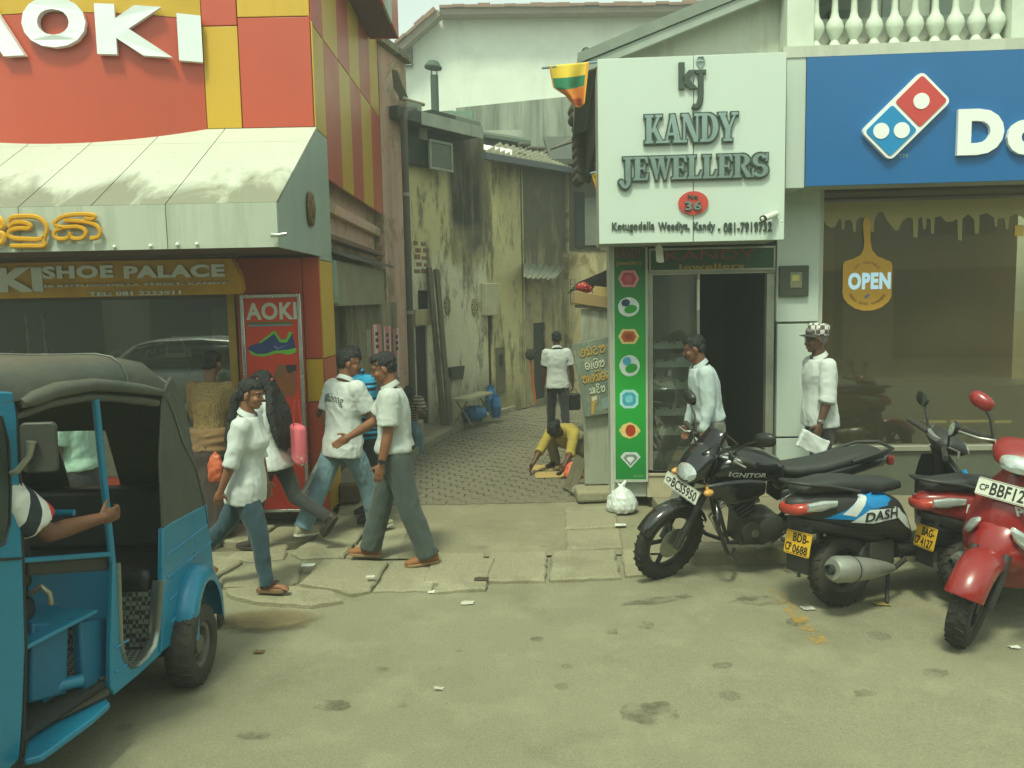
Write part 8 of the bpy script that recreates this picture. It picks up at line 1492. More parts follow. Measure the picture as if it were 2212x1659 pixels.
def scooter(name_label, loc, yaw, lean, steer, paint, inner, group=None, front=True, seat=M_SEAT, mirror_paint=None, plates=None, fmud=None, rear_plate=None, sc=1.07):
    b = thing('scooter', name_label, 'scooter', loc, group, rot=(-lean, 0, yaw), scale=sc); wb = 1.24; R = .225; T, TV = steer_space((1.0, 0, .6), R_(27), steer)
    wheel(b, (0, 0, R), (0, 1, 0), R, .10, .135, M_ALLOY, 6, tread=26, hubr=.05); fc = T((wb, 0, R)); wheel(b, fc, TV((0, 1, 0)), R, .095, .135, M_ALLOY, 6, tread=26, hubr=.045)
    rear = bod(b, 'rear_body', paint, [(-.40, 0, .67, .03, .025), (-.36, 0, .665, .07, .055, .3), (-.26, 0, .65, .115, .085, .25), (-.08, 0, .615, .15, .11, .15), (.12, 0, .57, .165, .13, .05), (.30, 0, .53, .16, .15, -.1), (.42, 0, .49, .145, .16, -.25), (.50, 0, .45, .10, .13, -.35)], 24, 3.0)
    bod(b, 'seat', seat, [(-.34, 0, .755, .06, .02), (-.28, 0, .765, .105, .038), (-.08, 0, .765, .125, .05), (.1, 0, .745, .13, .052), (.2, 0, .72, .13, .05), (.36, 0, .715, .115, .045), (.46, 0, .70, .075, .03)], 20, 3.2)
    tubep(b, 'grab_rail', M_BLKM, [(.02, .14, .72), (-.2, .13, .775), (-.36, .10, .80), (-.40, 0, .805), (-.36, -.10, .80), (-.2, -.13, .775), (.02, -.14, .72)], [(.016, .012)] * 7)
    # tail lamp cluster, rear mudguard with plate
    m = MB(); rings = [superring(Vector((x, 0, z)), Vector((0, 1, 0)), Vector((0, 0, 1)), hw, hh, 18, 3) for x, z, hw, hh in ((-.41, .645, .05, .018), (-.395, .645, .085, .034), (-.33, .65, .108, .04), (-.24, .655, .13, .03))]; m.loft(rings); tl = m.build('tail_lamp', M_LENSR, b, smooth=1)
    for s in (1, -1): x = bod(b, 'rear_indicator', M_LENS, [(-.35, s * .10, .66, .015, .025), (-.27, s * .128, .665, .015, .034, .3), (-.17, s * .148, .67, .01, .02, .3)], 12)
    bod(b, 'undertray', M_BLKP, [(-.36, 0, .58, .05, .02), (-.24, 0, .54, .10, .05), (.0, 0, .48, .12, .05), (.25, 0, .42, .12, .06)], 16, 3)
    g = [[Vector((-.30 - .03 * s_ - .02 * math.sin(s_ * 2), y, .56 - .30 * s_)) for y in (-.085, -.05, 0, .05, .085)] for s_ in (0, .3, .6, 1)]; m = MB(); m.slab(g, (.01, 0, 0)); m.build('mud_flap', M_BLKP, b, smooth=1)
    if rear_plate: zz = Vector((-1, 0, .25)).normalized(); xx = Vector((0, -1, 0)); plate(b, axes((-.335, 0, .43), xx, zz.cross(xx), zz), .20, .14, rear_plate[0], rear_plate[1])
    # floorboard, apron, front
    bod(b, 'floorboard', inner, [(.38, 0, .30, .12, .05), (.55, 0, .285, .155, .04), (.80, 0, .285, .155, .04), (.93, 0, .30, .13, .05), (.98, 0, .33, .10, .06)], 16, 4)
    rows = []
    for s_, (x, z, hw) in enumerate(((.93, .27, .12), (.95, .36, .18), (.97, .48, .20), (.965, .60, .19), (.945, .70, .165), (.92, .78, .12), (.90, .84, .08))):
        rows.append([Vector((x + .10 * math.cos(t) ** 2 * (1 if s_ < 5 else .6), hw * math.sin(t), z)) for t in [R_(-90 + 180 * k / 14) for k in range(15)]])
    m = MB(); m.slab(rows, (-.03, 0, 0)); apron = m.build('apron', paint, b, smooth=1.0); m = MB(); m.slab([[p + Vector((-.036, 0, 0)) for p in r] for r in rows], (-.02, 0, 0)); m.build('inner_apron', inner, b, smooth=1)
    bod(b, 'front_nose', paint, [(1.0, 0, .48, .15, .14, -.3), (1.06, 0, .50, .12, .13, -.35), (1.10, 0, .50, .085, .10, -.4), (1.125, 0, .49, .04, .05, -.4)], 20, 2.4)
    for s in (1, -1): bod(b, 'front_indicator', M_LENS, [(1.045, s * .15, .52, .012, .015), (1.06, s * .13, .54, .022, .035, -.5), (1.085, s * .105, .57, .018, .03, -.5), (1.095, s * .08, .60, .01, .012, -.5)], 12)
    # front mudguard and fork turn with the bars
    rows = [[Vector((wb + (R + .03 - dr) * math.cos(a) * (1.12 if a < 1.2 else 1), y, R + (R + .05 - dr) * math.sin(a))) for y, dr in ((-.088, .07), (-.08, .03), (-.05, .004), (0, -.006), (.05, .004), (.08, .03), (.088, .07))] for a in [R_(26 + 128 * k / 14) for k in range(15)]]; m = MB(); m.slab(rows, (0, 0, -.005)); steered(b, m, T).build('front_mudguard', fmud or paint, b, smooth=1)
    for s in (1, -1): m = MB(); m.tube([(wb + .0, s * .075, R), (wb - .06, s * .08, .34), (wb - .13, s * .07, .47)], [.022, .024, .022], 10); steered(b, m, T).build('fork_leg', M_BLKM, b, smooth=1)
    m = MB(); rings = [superring(Vector((x, 0, z)), Vector((0, 1, 0)), Vector((math.sin(-.4), 0, math.cos(-.4))), hw, hh, 20, 2.6) for x, z, hw, hh in ((.84, .93, .10, .04), (.88, .94, .15, .065), (.93, .94, .15, .075), (.98, .93, .13, .07), (1.03, .915, .085, .05), (1.05, .905, .04, .025))]; m.loft(rings); steered(b, m, T).build('handlebar_cowl', paint if front else M_BLKM, b, smooth=1.2)
    m = MB(); m.loft([superring(Vector((x, 0, z)), Vector((0, 1, 0)), Vector((math.sin(-.4), 0, math.cos(-.4))), hw, hh, 18, 2.4) for x, z, hw, hh in ((1.0, .92, .095, .05), (1.045, .905, .08, .042), (1.06, .90, .03, .015))]); steered(b, m, T).build('headlamp', M_LENS, b, smooth=1.2)
    m = MB(); m.loft([superring(Vector((.86, 0, z)), Vector((1, 0, 0)), Vector((0, 1, 0)), .045, .09, 16, 2.4) for z in (.965, .99)]); steered(b, m, T).build('instrument', pm('dial_glass', S(120, 124, 116), .1), b, smooth=.8)
    m = MB(); m.tube([(.90, 0, .90), (.93, 0, .80), (.95, 0, .7)], [.05, .04, .05], 12); m.build('steering_neck', inner, b, smooth=1)
    for s in (1, -1):
        m = MB(); m.tube([(.80, s * .33, .955), (.86, s * .14, .945)], [.018, .017], 10); gr = steered(b, m, T).build('grip', M_RUB, b, smooth=1); m = MB(); m.tube([(.88, s * .15, .955), (.92, s * .22, .955), (.87, s * .33, .95)], [.01, .008, .007], 8); x = steered(b, m, T).build('lever', M_STEEL, None, smooth=1); x.parent = gr
        mirror_on(b, T((.87, s * .17, .97)), T((.83, s * .27, 1.13)), TV((-1, -s * .15, .05)), .066, .042, mirror_paint, tilt=s * .45)
    # engine, exhaust, stand
    m = MB(); m.lathe([(.09, -.09), (.10, -.08), (.10, .08), (.09, .09), (.001, .1)], (.2, .02, .28), (0, 1, 0), 20); m.cbox((.05, .11, .25), (.42, .07, .13)); m.cbox((.26, -.02, .3), (.2, .16, .16)); m.build('engine', M_ENG, b, bevel=.01)
    ex = tubep(b, 'silencer', M_SILV, [(.28, -.15, .22), (.2, -.165, .235), (.05, -.185, .26), (-.14, -.20, .29), (-.24, -.20, .305), (-.27, -.20, .31)], [.022, .04, .062, .078, .078, .06], 18); m = MB(); m.lathe([(.03, 0), (.03, .03), (.024, .03), (.024, 0)], (-.275, -.20, .31), (-1, 0, .15), 12, False); x = m.build('tail_pipe', M_BLKM, None, smooth=1); x.parent = ex
    m = MB(); m.lathe([(.079, 0), (.081, .005), (.079, .01)], (-.12, -.198, .287), (-1, -.08, .15), 20, False); x = m.build('silencer_band', M_BLKM, None); x.parent = ex
    tubep(b, 'exhaust_pipe', M_ENG, [(.45, -.06, .3), (.42, -.12, .24), (.3, -.15, .22)], .018); tubep(b, 'centre_stand', M_BLKM, [(.3, .1, .18), (.24, .14, .01)], .012, 8); tubep(b, 'centre_stand', M_BLKM, [(.3, -.1, .18), (.24, -.14, .01)], .012, 8); tubep(b, 'side_stand', M_BLKM, [(.38, .1, .2), (.40, .2, .0)], .011, 8)
    tubep(b, 'kick_lever', M_STEEL, [(.15, .16, .27), (.02, .17, .22), (-.06, .19, .22)], .009, 6); tubep(b, 'shock_absorber', M_ENG, [(-.03, .11, .26), (-.05, .11, .50)], .022)
    return b, rear, apron
def heading(dx, dy): return math.atan2(dy, dx)
def base_from_front(front_px, hd, wb=1.24):
    p = onz(*front_px, 0); d = Vector((math.cos(hd), math.sin(hd), 0)); return p - d * wb
# black motorcycle, on its stand facing the alley
hA = heading(-.975, -.22); mc_, tank = motorcycle('black motorcycle with small fly screen and white CP BCS 5950 plate, leaning on its stand', base_from_front((1440, 1250), hA, 1.24 * 1.05) + Vector((0, 0, 0)), hA, R_(9), R_(20), None, [('CP', -.45, -.31, -.2, .16), ('BCS5950', -.28, .45, -.36, .36)])
decal_word(tank, 'IGNITOR', .9, .62, .80, .835, 1, pm('decal_silver', S(170, 172, 164), .4), slope=-.03)
hB = heading(.90, .43); p = onz(1815, 1306, 0); s1, rear1, ap1 = scooter('black scooter with blue and white side graphics and big silver exhaust', p, hB, R_(3), R_(-36), M_BLKM, M_BLKP, front=False, sc=1.1, rear_plate=([('CP', -.46, -.22, -.38, -.02), ('BDB-', -.2, .42, .06, .42), ('0688', -.16, .42, -.42, -.06)], M_PLY))
M_DB = pm('dash_blue', S(20, 128, 190), .3); M_DW = pm('dash_white', S(206, 212, 206), .3)
decal(s1, rear1, [([(-.24, .585), (-.02, .555), (.30, .64), (.26, .685), (.06, .70), (-.10, .62)], M_DB), ([(-.12, .60), (.04, .695), (.11, .695), (-.02, .575)], M_DW), ([(.06, .655), (.14, .70), (.27, .66), (.24, .61), (.10, .61)], M_DB), ([(-.06, .545), (.08, .605), (.34, .585), (.38, .535), (.30, .525), (.10, .52)], M_DW), ([(.30, .60), (.40, .53), (.47, .42), (.40, .46), (.28, .56)], M_DW)], -1, None)
decal_word(rear1, 'DASH', .04, .32, .535, .592, -1, pm('decal_dark', S(40, 44, 44), .4), off=.012)
for s in (1, -1): 
    o = tubep(s1, 'apron_stripe', M_DB, [(1.0, s * .205, .44), (.99, s * .205, .56), (.97, s * .185, .66), (.94, s * .15, .75)], [(.012, .02)] * 4, 8)
M_SRED = pm('scooter_red', S(140, 30, 30), .3, var=.15, coat=.3, dirt=S(120, 70, 56), dirt_amt=.25)
p = Vector((3.10, 5.42, 0)); s2, rear2, ap2 = scooter('red scooter with its tail towards the black and blue scooter', p, heading(.99, .12), R_(3), R_(-10), M_SRED, M_BLKP, rear_plate=([('CP', -.46, -.22, -.38, -.02), ('BAG-', -.2, .42, .06, .42), ('4127', -.16, .42, -.42, -.06)], M_PLY))
decal_word(rear2, 'Pleasure', -.16, .20, .60, .655, -1, M_DW, off=.006, slope=-.03)
hD = heading(-.80, -.60); s3, rear3, ap3 = scooter('red scooter seen from its front with white CP BBF 1239 plate and red mirrors', base_from_front((2078, 1390), hD, 1.24 * 1.2), hD, R_(7), R_(10), M_SRED, M_BLKP, mirror_paint=M_SRED, sc=1.2)
zz = Vector((math.cos(.35), 0, math.sin(.35))); xx = Vector((0, 1, 0)); plate(s3, axes((1.06, .02, .76), xx, zz.cross(xx), zz), .30, .09, [('CP', -.45, -.31, -.2, .16), ('BBF1239', -.28, .45, -.36, .36)], M_PLW)
decal_word(ap3, 'Pleasure', 1.04, .95, .655, .70, 1, M_DW, off=.004, slope=-.02)
tubep(s3, 'chrome_guard', M_CHR, [(1.02, .19, .44), (1.12, .22, .47), (1.2, .22, .49)], [.03, .035, .015], 12)
# ================================================================ STALL CORNER, BAGS, LITTER
def board(name, label, cat, pts, Y0, th, mat, parent=None, tiltY=0.0, bev=.004):
    q = [ony(x, y, Y0) for x, y in pts]; zc = min(p.z for p in q)
    for p in q: p.y += tiltY * (p.z - zc)
    n = len(q); m = MB(); m.add(q + [p + Vector((0, th, 0)) for p in q], [tuple(range(n)), tuple(range(2 * n - 1, n - 1, -1))] + [(i, n + i, n + (i + 1) % n, (i + 1) % n) for i in range(n)])
    o = m.build(name, mat, parent, bevel=bev)
    if label: tag(o, label, cat)
    return o
def tin_mat():
    t = NT('painted_tin'); c = t.mix(t.noise(2.2, 7, .65), S(130, 134, 118), S(172, 174, 154)); c = t.mix(t.ramp(t.noise(1.0, 8, .7, t.coord((9, 9, 1.2))), [(.5, 0), (.66, .6)]), c, S(96, 90, 66))
    vo = t.n('TexVoronoi', Scale=2.3); t.set(vo.inputs['Vector'], t.coord()); c = t.mix(t.ramp(t.math('ADD', vo.outputs['Distance'], t.math('MULTIPLY', t.noise(9, 5), .3)), [(.26, .8), (.36, 0)]), c, S(92, 70, 44)); return t.done(c, .6)
board('tin_sheet', 'tall weathered grey tin sheet standing at the alley corner', 'sheet', [(1255, 668), (1322, 668), (1329, 1046), (1263, 1046)], 8.5, .02, tin_mat())
ts_ = thing('painted_board', 'tilted teal-grey board with yellow and white Sinhala lettering and a brush', 'board', ony(1297, 900, 8.42)); BP = [(1236, 744), (1317, 727), (1331, 890), (1263, 901)]
t = NT('board_paint'); c = t.mix(t.noise(3, 8, .7), S(84, 96, 84), S(124, 134, 116)); c = t.mix(t.ramp(t.noise(6, 8, .75), [(.52, 0), (.6, .6)]), c, S(150, 150, 124)); c = t.mix(t.ramp(t.noise(2, 6), [(.5, 0), (.7, .7)]), c, S(58, 82, 88)); board('panel', None, None, BP, 8.42, .015, t.done(c, .7), ts_)
def bp(s, t_):                                       # point on the tilted board, s across, t down
    a = Vector(BP[0]).lerp(Vector(BP[1]), s); b = Vector(BP[3]).lerp(Vector(BP[2]), s); return a.lerp(b, t_)
SG = {'k': [[(.1, .55), (.3, .8), (.6, .75), (.8, .5), (.6, .25), (.3, .2), (.12, .4), (.35, .5), (.6, .42)]], 'p': [[(.15, .75), (.1, .35), (.35, .2), (.7, .25), (.85, .55), (.7, .8), (.5, .65), (.45, .4)]], 'm': [[(.1, .6), (.25, .8), (.4, .6), (.2, .35), (.45, .2), (.8, .3), (.88, .6), (.7, .8), (.58, .6)]], 's': [[(.1, .3), (.3, .2), (.45, .45), (.3, .7), (.15, .6)], [(.45, .45), (.65, .2), (.88, .35), (.85, .7), (.6, .8)]], 'b': [[(.15, .7), (.1, .4), (.35, .2), (.75, .22), (.9, .5), (.75, .78), (.5, .7), (.5, .45)]], 'd': [[(.2, .75), (.5, .85), (.6, .6), (.3, .5), (.2, .3), (.5, .15), (.8, .3)]], 'a': [[(.3, .8), (.5, .55), (.3, .3), (.45, .15)]], 'i': [[(.15, .95), (.5, 1.08), (.85, .95)]]}
def sinh(word, s0, s1, t0, t1, mat, w=.012):
    m = MB(); n = sum(.4 if c in 'a' else (0 if c == 'i' else 1) for c in word); pos = 0; last = 0
    for c in word:
        wd = .4 if c == 'a' else 1
        if c == 'i': x0, wd2 = last, 1
        else: x0, wd2 = pos, wd; last = pos; pos += wd
        for st in SG[c]:
            P = []
            for a, b in st:
                q = bp(s0 + (s1 - s0) * (x0 + a * wd2) / n, t0 + (t1 - t0) * (1 - b)); P.append(ony(q.x, q.y, 8.412))
            Q = []
            for i in range(len(P) - 1):
                p0, p1, p2, p3 = P[max(i - 1, 0)], P[i], P[i + 1], P[min(i + 2, len(P) - 1)]
                for k in range(4): f = k / 4; Q.append(.5 * ((2 * p1) + (p2 - p0) * f + (2 * p0 - 5 * p1 + 4 * p2 - p3) * f * f + (3 * p1 - p0 - 3 * p2 + p3) * f ** 3))
            Q.append(P[-1]); m.tube(Q, [(w / 2, .002)] * len(Q), 6, up=(0, -1, 0))
    return m.build('lettering', mat, ts_)
M_BY = pm('sign_yellow', S(178, 140, 56), .7, var=.2); M_BW = pm('sign_cream', S(190, 190, 164), .7, var=.15)
sinh('bsdm', .14, .86, .06, .22, M_BY, .014); sinh('kapim', .24, .80, .26, .40, M_BW); sinh('mapsikd', .10, .96, .42, .58, M_BY, .013); sinh('sadim', .26, .74, .60, .73, M_BW)
def flat3(pts, mat, Y0=8.416, name='painted_shape'):
    q = [ony(bp(*p).x, bp(*p).y, Y0) for p in pts]; n = len(q); m = MB(); m.add(q + [p + Vector((0, .002, 0)) for p in q], [tuple(range(n)), tuple(range(2 * n - 1, n - 1, -1))] + [(i, n + i, n + (i + 1) % n, (i + 1) % n) for i in range(n)]); m.build(name, mat, ts_)
flat3([(.22, .98), (.30, .98), (.36, .86), (.46, .82), (.46, .74), (.30, .74), (.28, .82)], M_BY); flat3([(.30, .76), (.46, .74), (.46, .79), (.31, .81)], M_BW, 8.412); flat3([(.56, .80), (.95, .76), (.96, .92), (.62, .94)], pm('sign_paleblue', S(120, 140, 136), .7))
# shelf with boxes and dark cloth above the tin sheet
sf = thing('stall_shelf', 'rough wooden shelf box jutting out above the tin sheet', 'shelf', ony(1285, 665, 8.6)); M_PLY = pm('raw_ply', S(150, 124, 84), .8, var=.25, scale=5)
board('front_plank', None, None, [(1240, 628), (1330, 644), (1330, 668), (1240, 655)], 8.44, .03, M_PLY, sf); a = ony(1240, 655, 8.45); b = ony(1330, 668, 8.45); m = MB(); m.box(a.x, b.x, 8.45, 9.0, a.z - .02, a.z); m.build('base', M_PLY, sf); board('bracket', None, None, [(1242, 656), (1330, 668), (1330, 674), (1242, 664)], 8.46, .05, M_WOODG, sf)
bx_ = thing('cardboard_box', 'open buff cardboard box on the stall shelf', 'box', ony(1305, 645, 8.7)); board('flap', None, None, [(1284, 618), (1330, 622), (1330, 648), (1279, 640)], 8.55, .006, pm('buff_card', S(190, 164, 108), .85, var=.1), bx_); a = ony(1282, 645, 8.7); m = MB(); m.box(a.x, a.x + .24, 8.6, 8.85, a.z, a.z + .08); m.build('carton', _MC['buff_card'], bx_)
t = NT('red_dots'); vo = t.n('TexVoronoi', Scale=38.0); t.set(vo.inputs['Vector'], t.coord()); c = t.mix(t.ramp(vo.outputs['Distance'], [(.22, 1), (.3, 0)]), S(176, 44, 40), S(210, 200, 180)); M_DOTR = t.done(c, .85)
m = MB(); q = ony(1259, 620, 8.62); m.ell(q, (.075, .07, .05)); m.ell(q + Vector((.04, .02, -.02)), (.07, .06, .04)); o = cap_mesh(solid(m, .008, 2, (.012, (9, 9, 9)), 3), 'cloth_bundle', M_DOTR, None); tag(o, 'red bundle with white dots on the stall shelf', 'bundle')
board('dark_cloth', 'black umbrella cloth slung over the stall shelf', 'cloth', [(1224, 636), (1248, 610), (1300, 588), (1318, 578), (1318, 622), (1278, 622), (1240, 628)], 8.75, .02, pm('black_cloth', S(38, 38, 36), .85, var=.3, bump=.4, bscale=10)); board('stall_post', 'grey upright post carrying the stall shelf', 'post', [(1322, 520), (1329, 520), (1329, 620), (1322, 620)], 8.7, .05, M_WOODG)
m = MB(); 
for y in range(603, 655, 10): m.tube([ony(1232, y, 8.9), ony(1242, y + 2, 8.6)], .004, 5)
m.tube([ony(1232, 600, 8.9), ony(1232, 656, 8.9)], .006, 5); m.tube([ony(1242, 602, 8.6), ony(1242, 658, 8.6)], .006, 5); o = m.build('wire_rack', M_STEEL, None); tag(o, 'small wire rack at the end of the stall shelf', 'rack')
# base stones, leaning wood, orange bag, cardboard on the ground
def rock(name, label, cat, c, r, mat, seed, amp=.25): m = MB(); m.ell((0, 0, 0), r, None, 16, 10); m.v = [tuple(Vector(v) * (1 + amp * noise.noise(Vector(v) * 9 + Vector((seed, 0, 0))))) for v in m.v]; o = m.build(name, mat, None, smooth=.5); o.location = c; tag(o, label, cat); return o
q = onz(1290, 1085, .03); m = MB(); m.cbox((q.x, q.y + .12, .09), (.42, .28, .12), (0, 0, .05)); o = m.build('base_stone', M_SLAB, None, bevel=.03, seg=3); tag(o, 'broken stone block under the tin sheet', 'stone'); q = onz(1262, 1072, .03); rock('rubble_stone', 'rounded grey stone beside the stone block', 'stone', q + Vector((-.02, .05, .05)), (.11, .1, .07), M_SLAB, 4)
for k, (a, b) in enumerate((((1222, 1062), (1250, 985)), ((1234, 1070), (1262, 992)))):
    A_ = onz(*a, .03); B_ = ony(*b, A_.y + .22); m = MB(); m.bar(A_ + Vector((0, 0, .02)), B_, .07, .035, up=(0, -1, 0)); o = m.build('wood_offcut', M_WOODG, None, bevel=.005); tag(o, ['short grey wood offcut leaning beside the orange bag', 'short grey wood offcut leaning against the tin sheet'][k], 'wood', 'wood offcuts at the stall')
def bag(label, c, r, mat, seed, knot=True, amt=.02, cat='bag', name='plastic_bag', stretch=1.0):
    m = MB(); c = Vector(c); m.loft([[c + Vector((r[0] * s * math.cos(a), r[1] * s * math.sin(a), r[2] * h)) for a in [2 * math.pi * k / 20 for k in range(20)]] for s, h in ((.5, .0), (.85, .05), (1.0, .35), (.98, .7), (.8, 1.15), (.5, 1.5), (.22, 1.72), (.12, 1.82))])
    if knot:
        for s in (-1, 1): m.tube([c + Vector((0, 0, r[2] * 1.75)), c + Vector((s * .03, -.01, r[2] * 2.0)), c + Vector((s * .045, 0, r[2] * 2.2)), c + Vector((s * .02, .01, r[2] * 1.95)), c + Vector((0, 0, r[2] * 1.75))], [.012, .010, .008, .010, .012], 8)
    o = cap_mesh(solid(m, .008, 1, (amt, (9, 9, 6)), seed), name, mat, None); tag(o, label, cat); return o
M_PBAG = pm('white_plastic', S(206, 212, 206), .35, var=.06, **{'Subsurface__Weight': .15, 'Subsurface__Radius': (.05, .05, .05)}); bag('knotted white plastic bag sitting on the pavement by the gem banner', onz(1342, 1104, .036), (.155, .14, .135), M_PBAG, 2)
bag('crumpled orange plastic bag beside the squatting person', onz(1238, 1032, .035), (.115, .1, .10), pm('orange_plastic', S(214, 104, 70), .4, var=.15), 5, False, .03)
M_CARD = pm('card_sheet', S(176, 150, 92), .85, var=.12)
for k, pts in enumerate((((1150, 1004), (1196, 1004), (1193, 1016), (1147, 1015)), ((1155, 1019), (1238, 1018), (1238, 1030), (1157, 1032)), ((1200, 1000), (1232, 1004), (1226, 1014), (1198, 1013)))):
    q = [onz(*p, .036 + .006 * k) for p in pts]; m = MB(); m.add(q + [p - Vector((0, 0, .005)) for p in q], [(0, 1, 2, 3), (7, 6, 5, 4)] + [(i, (i + 1) % 4, 4 + (i + 1) % 4, 4 + i) for i in range(4)]); o = m.build('cardboard_sheet', M_CARD, None); tag(o, ['smaller flattened cardboard sheet on the alley paving', 'long flattened cardboard sheet on the alley paving beside the orange bag', 'cardboard scrap right under the hands of the squatting person'][k], 'cardboard')
# things carried
def slung(name, label, cat, c, size, rotz, mat, strap=None, seed=0, hang=.3):
    t_ = thing(name, label, cat, Vector(c) - Vector((0, 0, size[2] / 2))); m = MB(); m.cbox(c, size, (0, 0, rotz)); o = m.build('pouch', mat, t_, bevel=min(size) * .4, seg=3)
    if strap: m = MB(); d = Vector((math.cos(rotz), math.sin(rotz), 0)); m.tube([Vector(c) + d * size[0] * .35 + Vector((0, 0, size[2] * .45)), Vector(c) + d * size[0] * .15 + Vector((0, 0, size[2] * .5 + hang)), Vector(c) - d * size[0] * .15 + Vector((0, 0, size[2] * .5 + hang)), Vector(c) - d * size[0] * .35 + Vector((0, 0, size[2] * .45))], [(.014, .005)] * 4, 8); m.build('strap', strap, t_, smooth=1)
    return t_
t = NT('pink_bag_print'); z = t.sep(t.coord())[2]; c = t.mix(t.noise(3, 4), S(196, 84, 96), S(214, 110, 120)); vo = t.n('TexVoronoi', Scale=26.0); t.set(vo.inputs['Vector'], t.coord()); g = t.n('MapRange', Value=z); g.inputs[1].default_value = .86; g.inputs[2].default_value = .80; c = t.mix(t.math('MULTIPLY', t.ramp(vo.outputs['Distance'], [(.3, 1), (.36, 0)]), g.outputs[0]), c, S(216, 210, 196)); M_PINKB = t.done(c, .7)
q = ony(645, 960, 6.82); slung('shoulder_bag', 'pink shoulder bag with white print below, on the long-haired woman', 'bag', q, (.10, .24, .34), .5, M_PINKB, pm('red_strap', S(190, 60, 60), .7), hang=.2)
q = ony(466, 1000, 6.95); bag('orange plastic carrier bag hanging beside the woman in dotted blouse', q - Vector((0, 0, .16)), (.075, .05, .14), pm('orange_carrier', S(190, 92, 54), .5, var=.15), 8, False, .02)
q = W(w10, P10.wri[0] + P10.fdir[0] * .12); m = MB(); m.cbox(q + Vector((-.04, -.02, -.05)), (.26, .05, .16), (0, .45, .06)); o = cap_mesh(solid(m, .009, 2, (.012, (7, 7, 7)), 3), 'paper_bag', M_PBAG, None); tag(o, 'folded white bag in the hand of the old man in the cap', 'bag')
q = W(w9, P9.wri[0] + P9.fdir[0] * .1); m = MB(); m.cbox(q + Vector((.06, -.0, -.10)), (.02, .16, .34), (0, -.12, .3)); o = m.build('folded_newspaper', pm('newsprint', S(204, 204, 186), .8), None, bevel=.006); tag(o, 'folded newspaper held by the man passing the jeweller', 'newspaper')
q = W(w7, P7.wri[1] + P7.fdir[1] * .1); slung('black_bag', 'black bag hanging from the hand of the man walking up the alley', 'bag', q + Vector((.0, -.02, -.20)), (.22, .08, .26), .1, pm('bag_black', S(30, 30, 28)), pm('bag_black', S(30, 30, 28)), hang=.06)
# closed umbrella hanging from the hand of the man in jeans
a = W(w3, P3.wri[0] + P3.fdir[0] * .08); b = ony(641, 1088, 6.9); d = (b - a).normalized(); um = thing('umbrella', 'closed grey umbrella held point down by the man in jeans', 'umbrella', b); M_UMB = pm('umbrella_cloth', S(128, 132, 124), .5, var=.25, bump=.5, bscale=20); m = MB(); L = (b - a).length; m.tube([a + d * .05, a + d * .1, a + d * L * .5, a + d * L * .85, a + d * L * .97], [.02, .032, .03, .018, .008], 10); m.build('canopy', M_UMB, um, smooth=1); m = MB(); m.tube([a + d * L * .95, b], .006, 6); m.build('tip', M_STEEL, um, smooth=1); m = MB(); m.tube([a - d * .12, a + d * .06], .014, 8); m.build('handle', M_BLKP, um, smooth=1)
# bucket and wooden block by the red column
q = onz(612, 1108, .062); bk = thing('bucket', 'grey metal bucket by the foot of the red banner', 'bucket', q); m = MB(); m.lathe([(.08, 0), (.085, .005), (.115, .2), (.12, .205), (.115, .21), (.108, .2), (.08, .01), (.001, .01)], q, (0, 0, 1), 24, False); m.build('pail', pm('bucket_grey', S(96, 98, 88), .5, .3), bk, smooth=.7); m = MB(); m.tube([q + Vector((.118 * math.cos(a), .0, .2 + .02 * math.sin(a))) for a in [math.pi * k / 10 for k in range(11)]], .005, 6); m.build('handle', M_STEEL, bk, smooth=1)
q = onz(755, 1085, .062); m = MB(); m.cbox(q + Vector((0, .05, .09)), (.2, .16, .18), (0, 0, .2)); o = m.build('wooden_block', pm('brown_block', S(92, 70, 46), .8, var=.3), None, bevel=.008); tag(o, 'brown wooden block at the corner of the shoe shop', 'block')
# litter
LIT = [(665, 1222, 'white paper scrap on the slabs behind the striding woman', (206, 208, 196), .05, .07), (628, 1309, 'yellow sweet wrapper at the broken kerb', (206, 150, 40), .045, .0), (935, 1281, 'white ticket on the asphalt below the slabs', (206, 206, 190), .035, .0), (1010, 1304, 'pale paper strip on the asphalt before the alley', (190, 188, 168), .045, .0), (1340, 1135, 'white paper cup shard by the slab edge', (206, 208, 196), .05, .04), (948, 1490, 'tiny paper bit in the middle of the road', (186, 180, 160), .025, 0), (1745, 1316, 'pale scrap beside the black scooter wheel', (190, 190, 176), .04, 0), (1905, 1305, 'dry leaf under the black and blue scooter', (150, 132, 70), .05, 0), (1040, 1252, 'dark leaf in the joint of the mouth slabs', (70, 62, 44), .05, .04), (800, 1247, 'white butt in the slab joint', (200, 196, 180), .03, .07), (2190, 1400, 'white scrap near the red scooter wheel', (206, 206, 196), .03, 0), (560, 1410, 'brown twig on the asphalt behind the three-wheeler', (110, 90, 60), .03, 0)]
for k, (x, y, lab, c, r, z) in enumerate(LIT):
    q = onz(x, y, z); m = MB(); rnd = random.Random(k); g = [[q + Vector((r * (i / 3 - .5) * 2 + rnd.uniform(-.006, .006), r * .7 * (j / 3 - .5) * 2 + rnd.uniform(-.006, .006), .006 + rnd.uniform(0, .006))) for i in range(4)] for j in range(4)]; m.slab(g, (0, 0, -.0015)); o = m.build('litter', pm('litter_%d' % k, S(*c), .8), None, smooth=.8); tag(o, lab, 'litter', 'litter on the street')
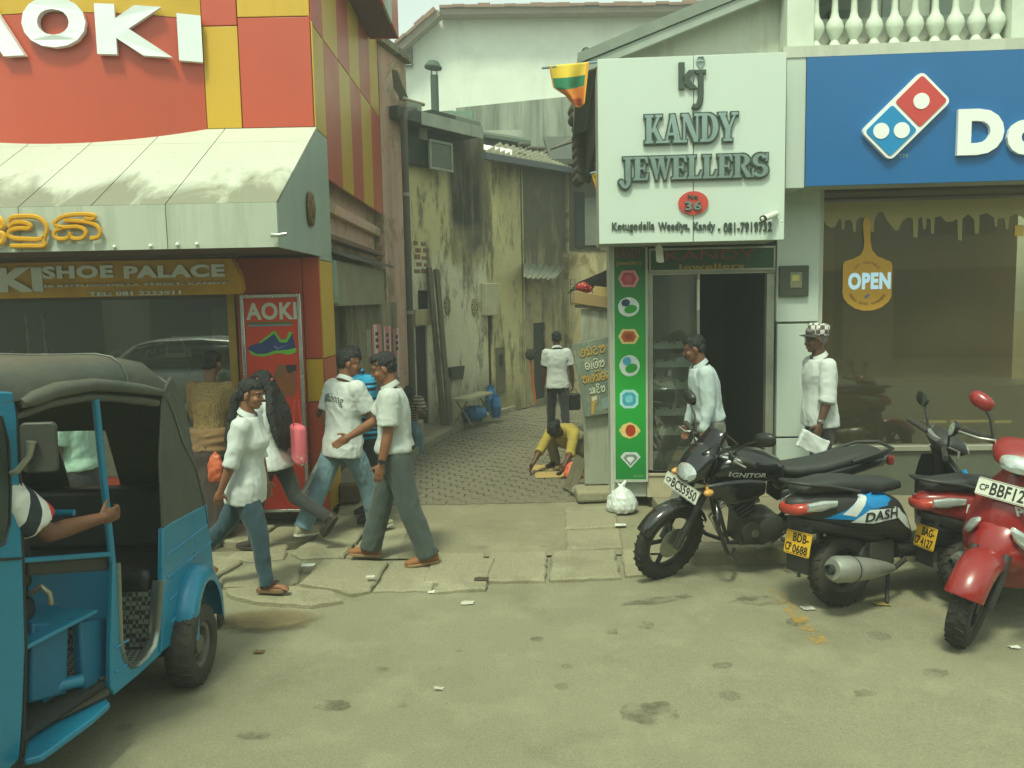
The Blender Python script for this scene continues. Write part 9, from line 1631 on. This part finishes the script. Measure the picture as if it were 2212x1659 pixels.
# buildings across the street, behind the viewer (seen only as reflections)
ob = thing('street_building', 'plain building row across the street, mirrored in the shop windows', 'building', (0, -8, 0)); m = MB(); m.box(-22, 22, -9, -8.2, 0, 6.5); m.build('wall', pm('far_side_wall', S(140, 136, 116), .85, var=.3, scale=.6), ob)
for k in range(9): m = MB(); x = -20 + k * 4.8; m.box(x, x + 3.4, -8.2, -8.12, .2, 2.7); m.build('shop_opening', M_DOORK, ob); m = MB(); m.box(x + .5, x + 2.6, -8.2, -8.14, 3.6, 5.2); m.build('window', pm('far_window', S(60, 66, 64), .2), ob)
# silver car standing beside the viewer, mirrored in the shoe shop window
car = thing('parked_car', 'silver car beside the viewer, seen only mirrored in the shoe shop window', 'car', (-5.6, 0.3, 0), None, 0.0); M_CARS = pm('car_silver', S(196, 200, 196), .25, .3, var=.04)
bod(car, 'body', M_CARS, [(-2.1, 0, .6, .7, .2), (-1.9, 0, .62, .82, .3), (-.8, 0, .64, .86, .34), (.9, 0, .64, .86, .34), (1.8, 0, .6, .82, .28), (2.1, 0, .55, .68, .18)], 22, 4); bod(car, 'cabin', pm('car_glass', S(40, 46, 46), .08), [(-1.7, 0, .98, .6, .04), (-1.2, 0, 1.12, .68, .22), (-.4, 0, 1.18, .7, .28), (.5, 0, 1.16, .7, .26), (1.1, 0, 1.0, .66, .08)], 22, 3.4); bod(car, 'roof', M_CARS, [(-1.3, 0, 1.37, .5, .02), (-.9, 0, 1.45, .58, .035), (0, 0, 1.475, .6, .04), (.5, 0, 1.43, .56, .03)], 18, 3)
for s in (1, -1):
    tubep(car, 'roof_pillar', M_CARS, [(1.15, s * .66, 1.0), (.5, s * .6, 1.40)], .035); tubep(car, 'roof_pillar', M_CARS, [(-1.65, s * .62, 1.0), (-1.2, s * .55, 1.36)], .045)
    for x in (-1.3, 1.3): wheel(car, (x, s * .78, .3), (0, s, 0), .3, .18, .19, M_RIM)
# ---------------------------------------------------------------- haze volume added to lift the blacks like a milky window veil
hz = MB(); hz.box(-59, 59, -39, 79, -1.1, 14.0); t = NT('veil_haze'); t.t.nodes.remove(t.b); pv_ = t.n('VolumePrincipled'); pv_.inputs['Color'].default_value = (.93, 1.0, .93, 1); pv_.inputs['Density'].default_value = HAZE; pv_.inputs['Anisotropy'].default_value = 0.2; t.t.links.new(pv_.outputs[0], t.out.inputs['Volume']); o = hz.build('haze', t.m, None); tag(o, kind='stuff'); o.display_type = 'WIRE'
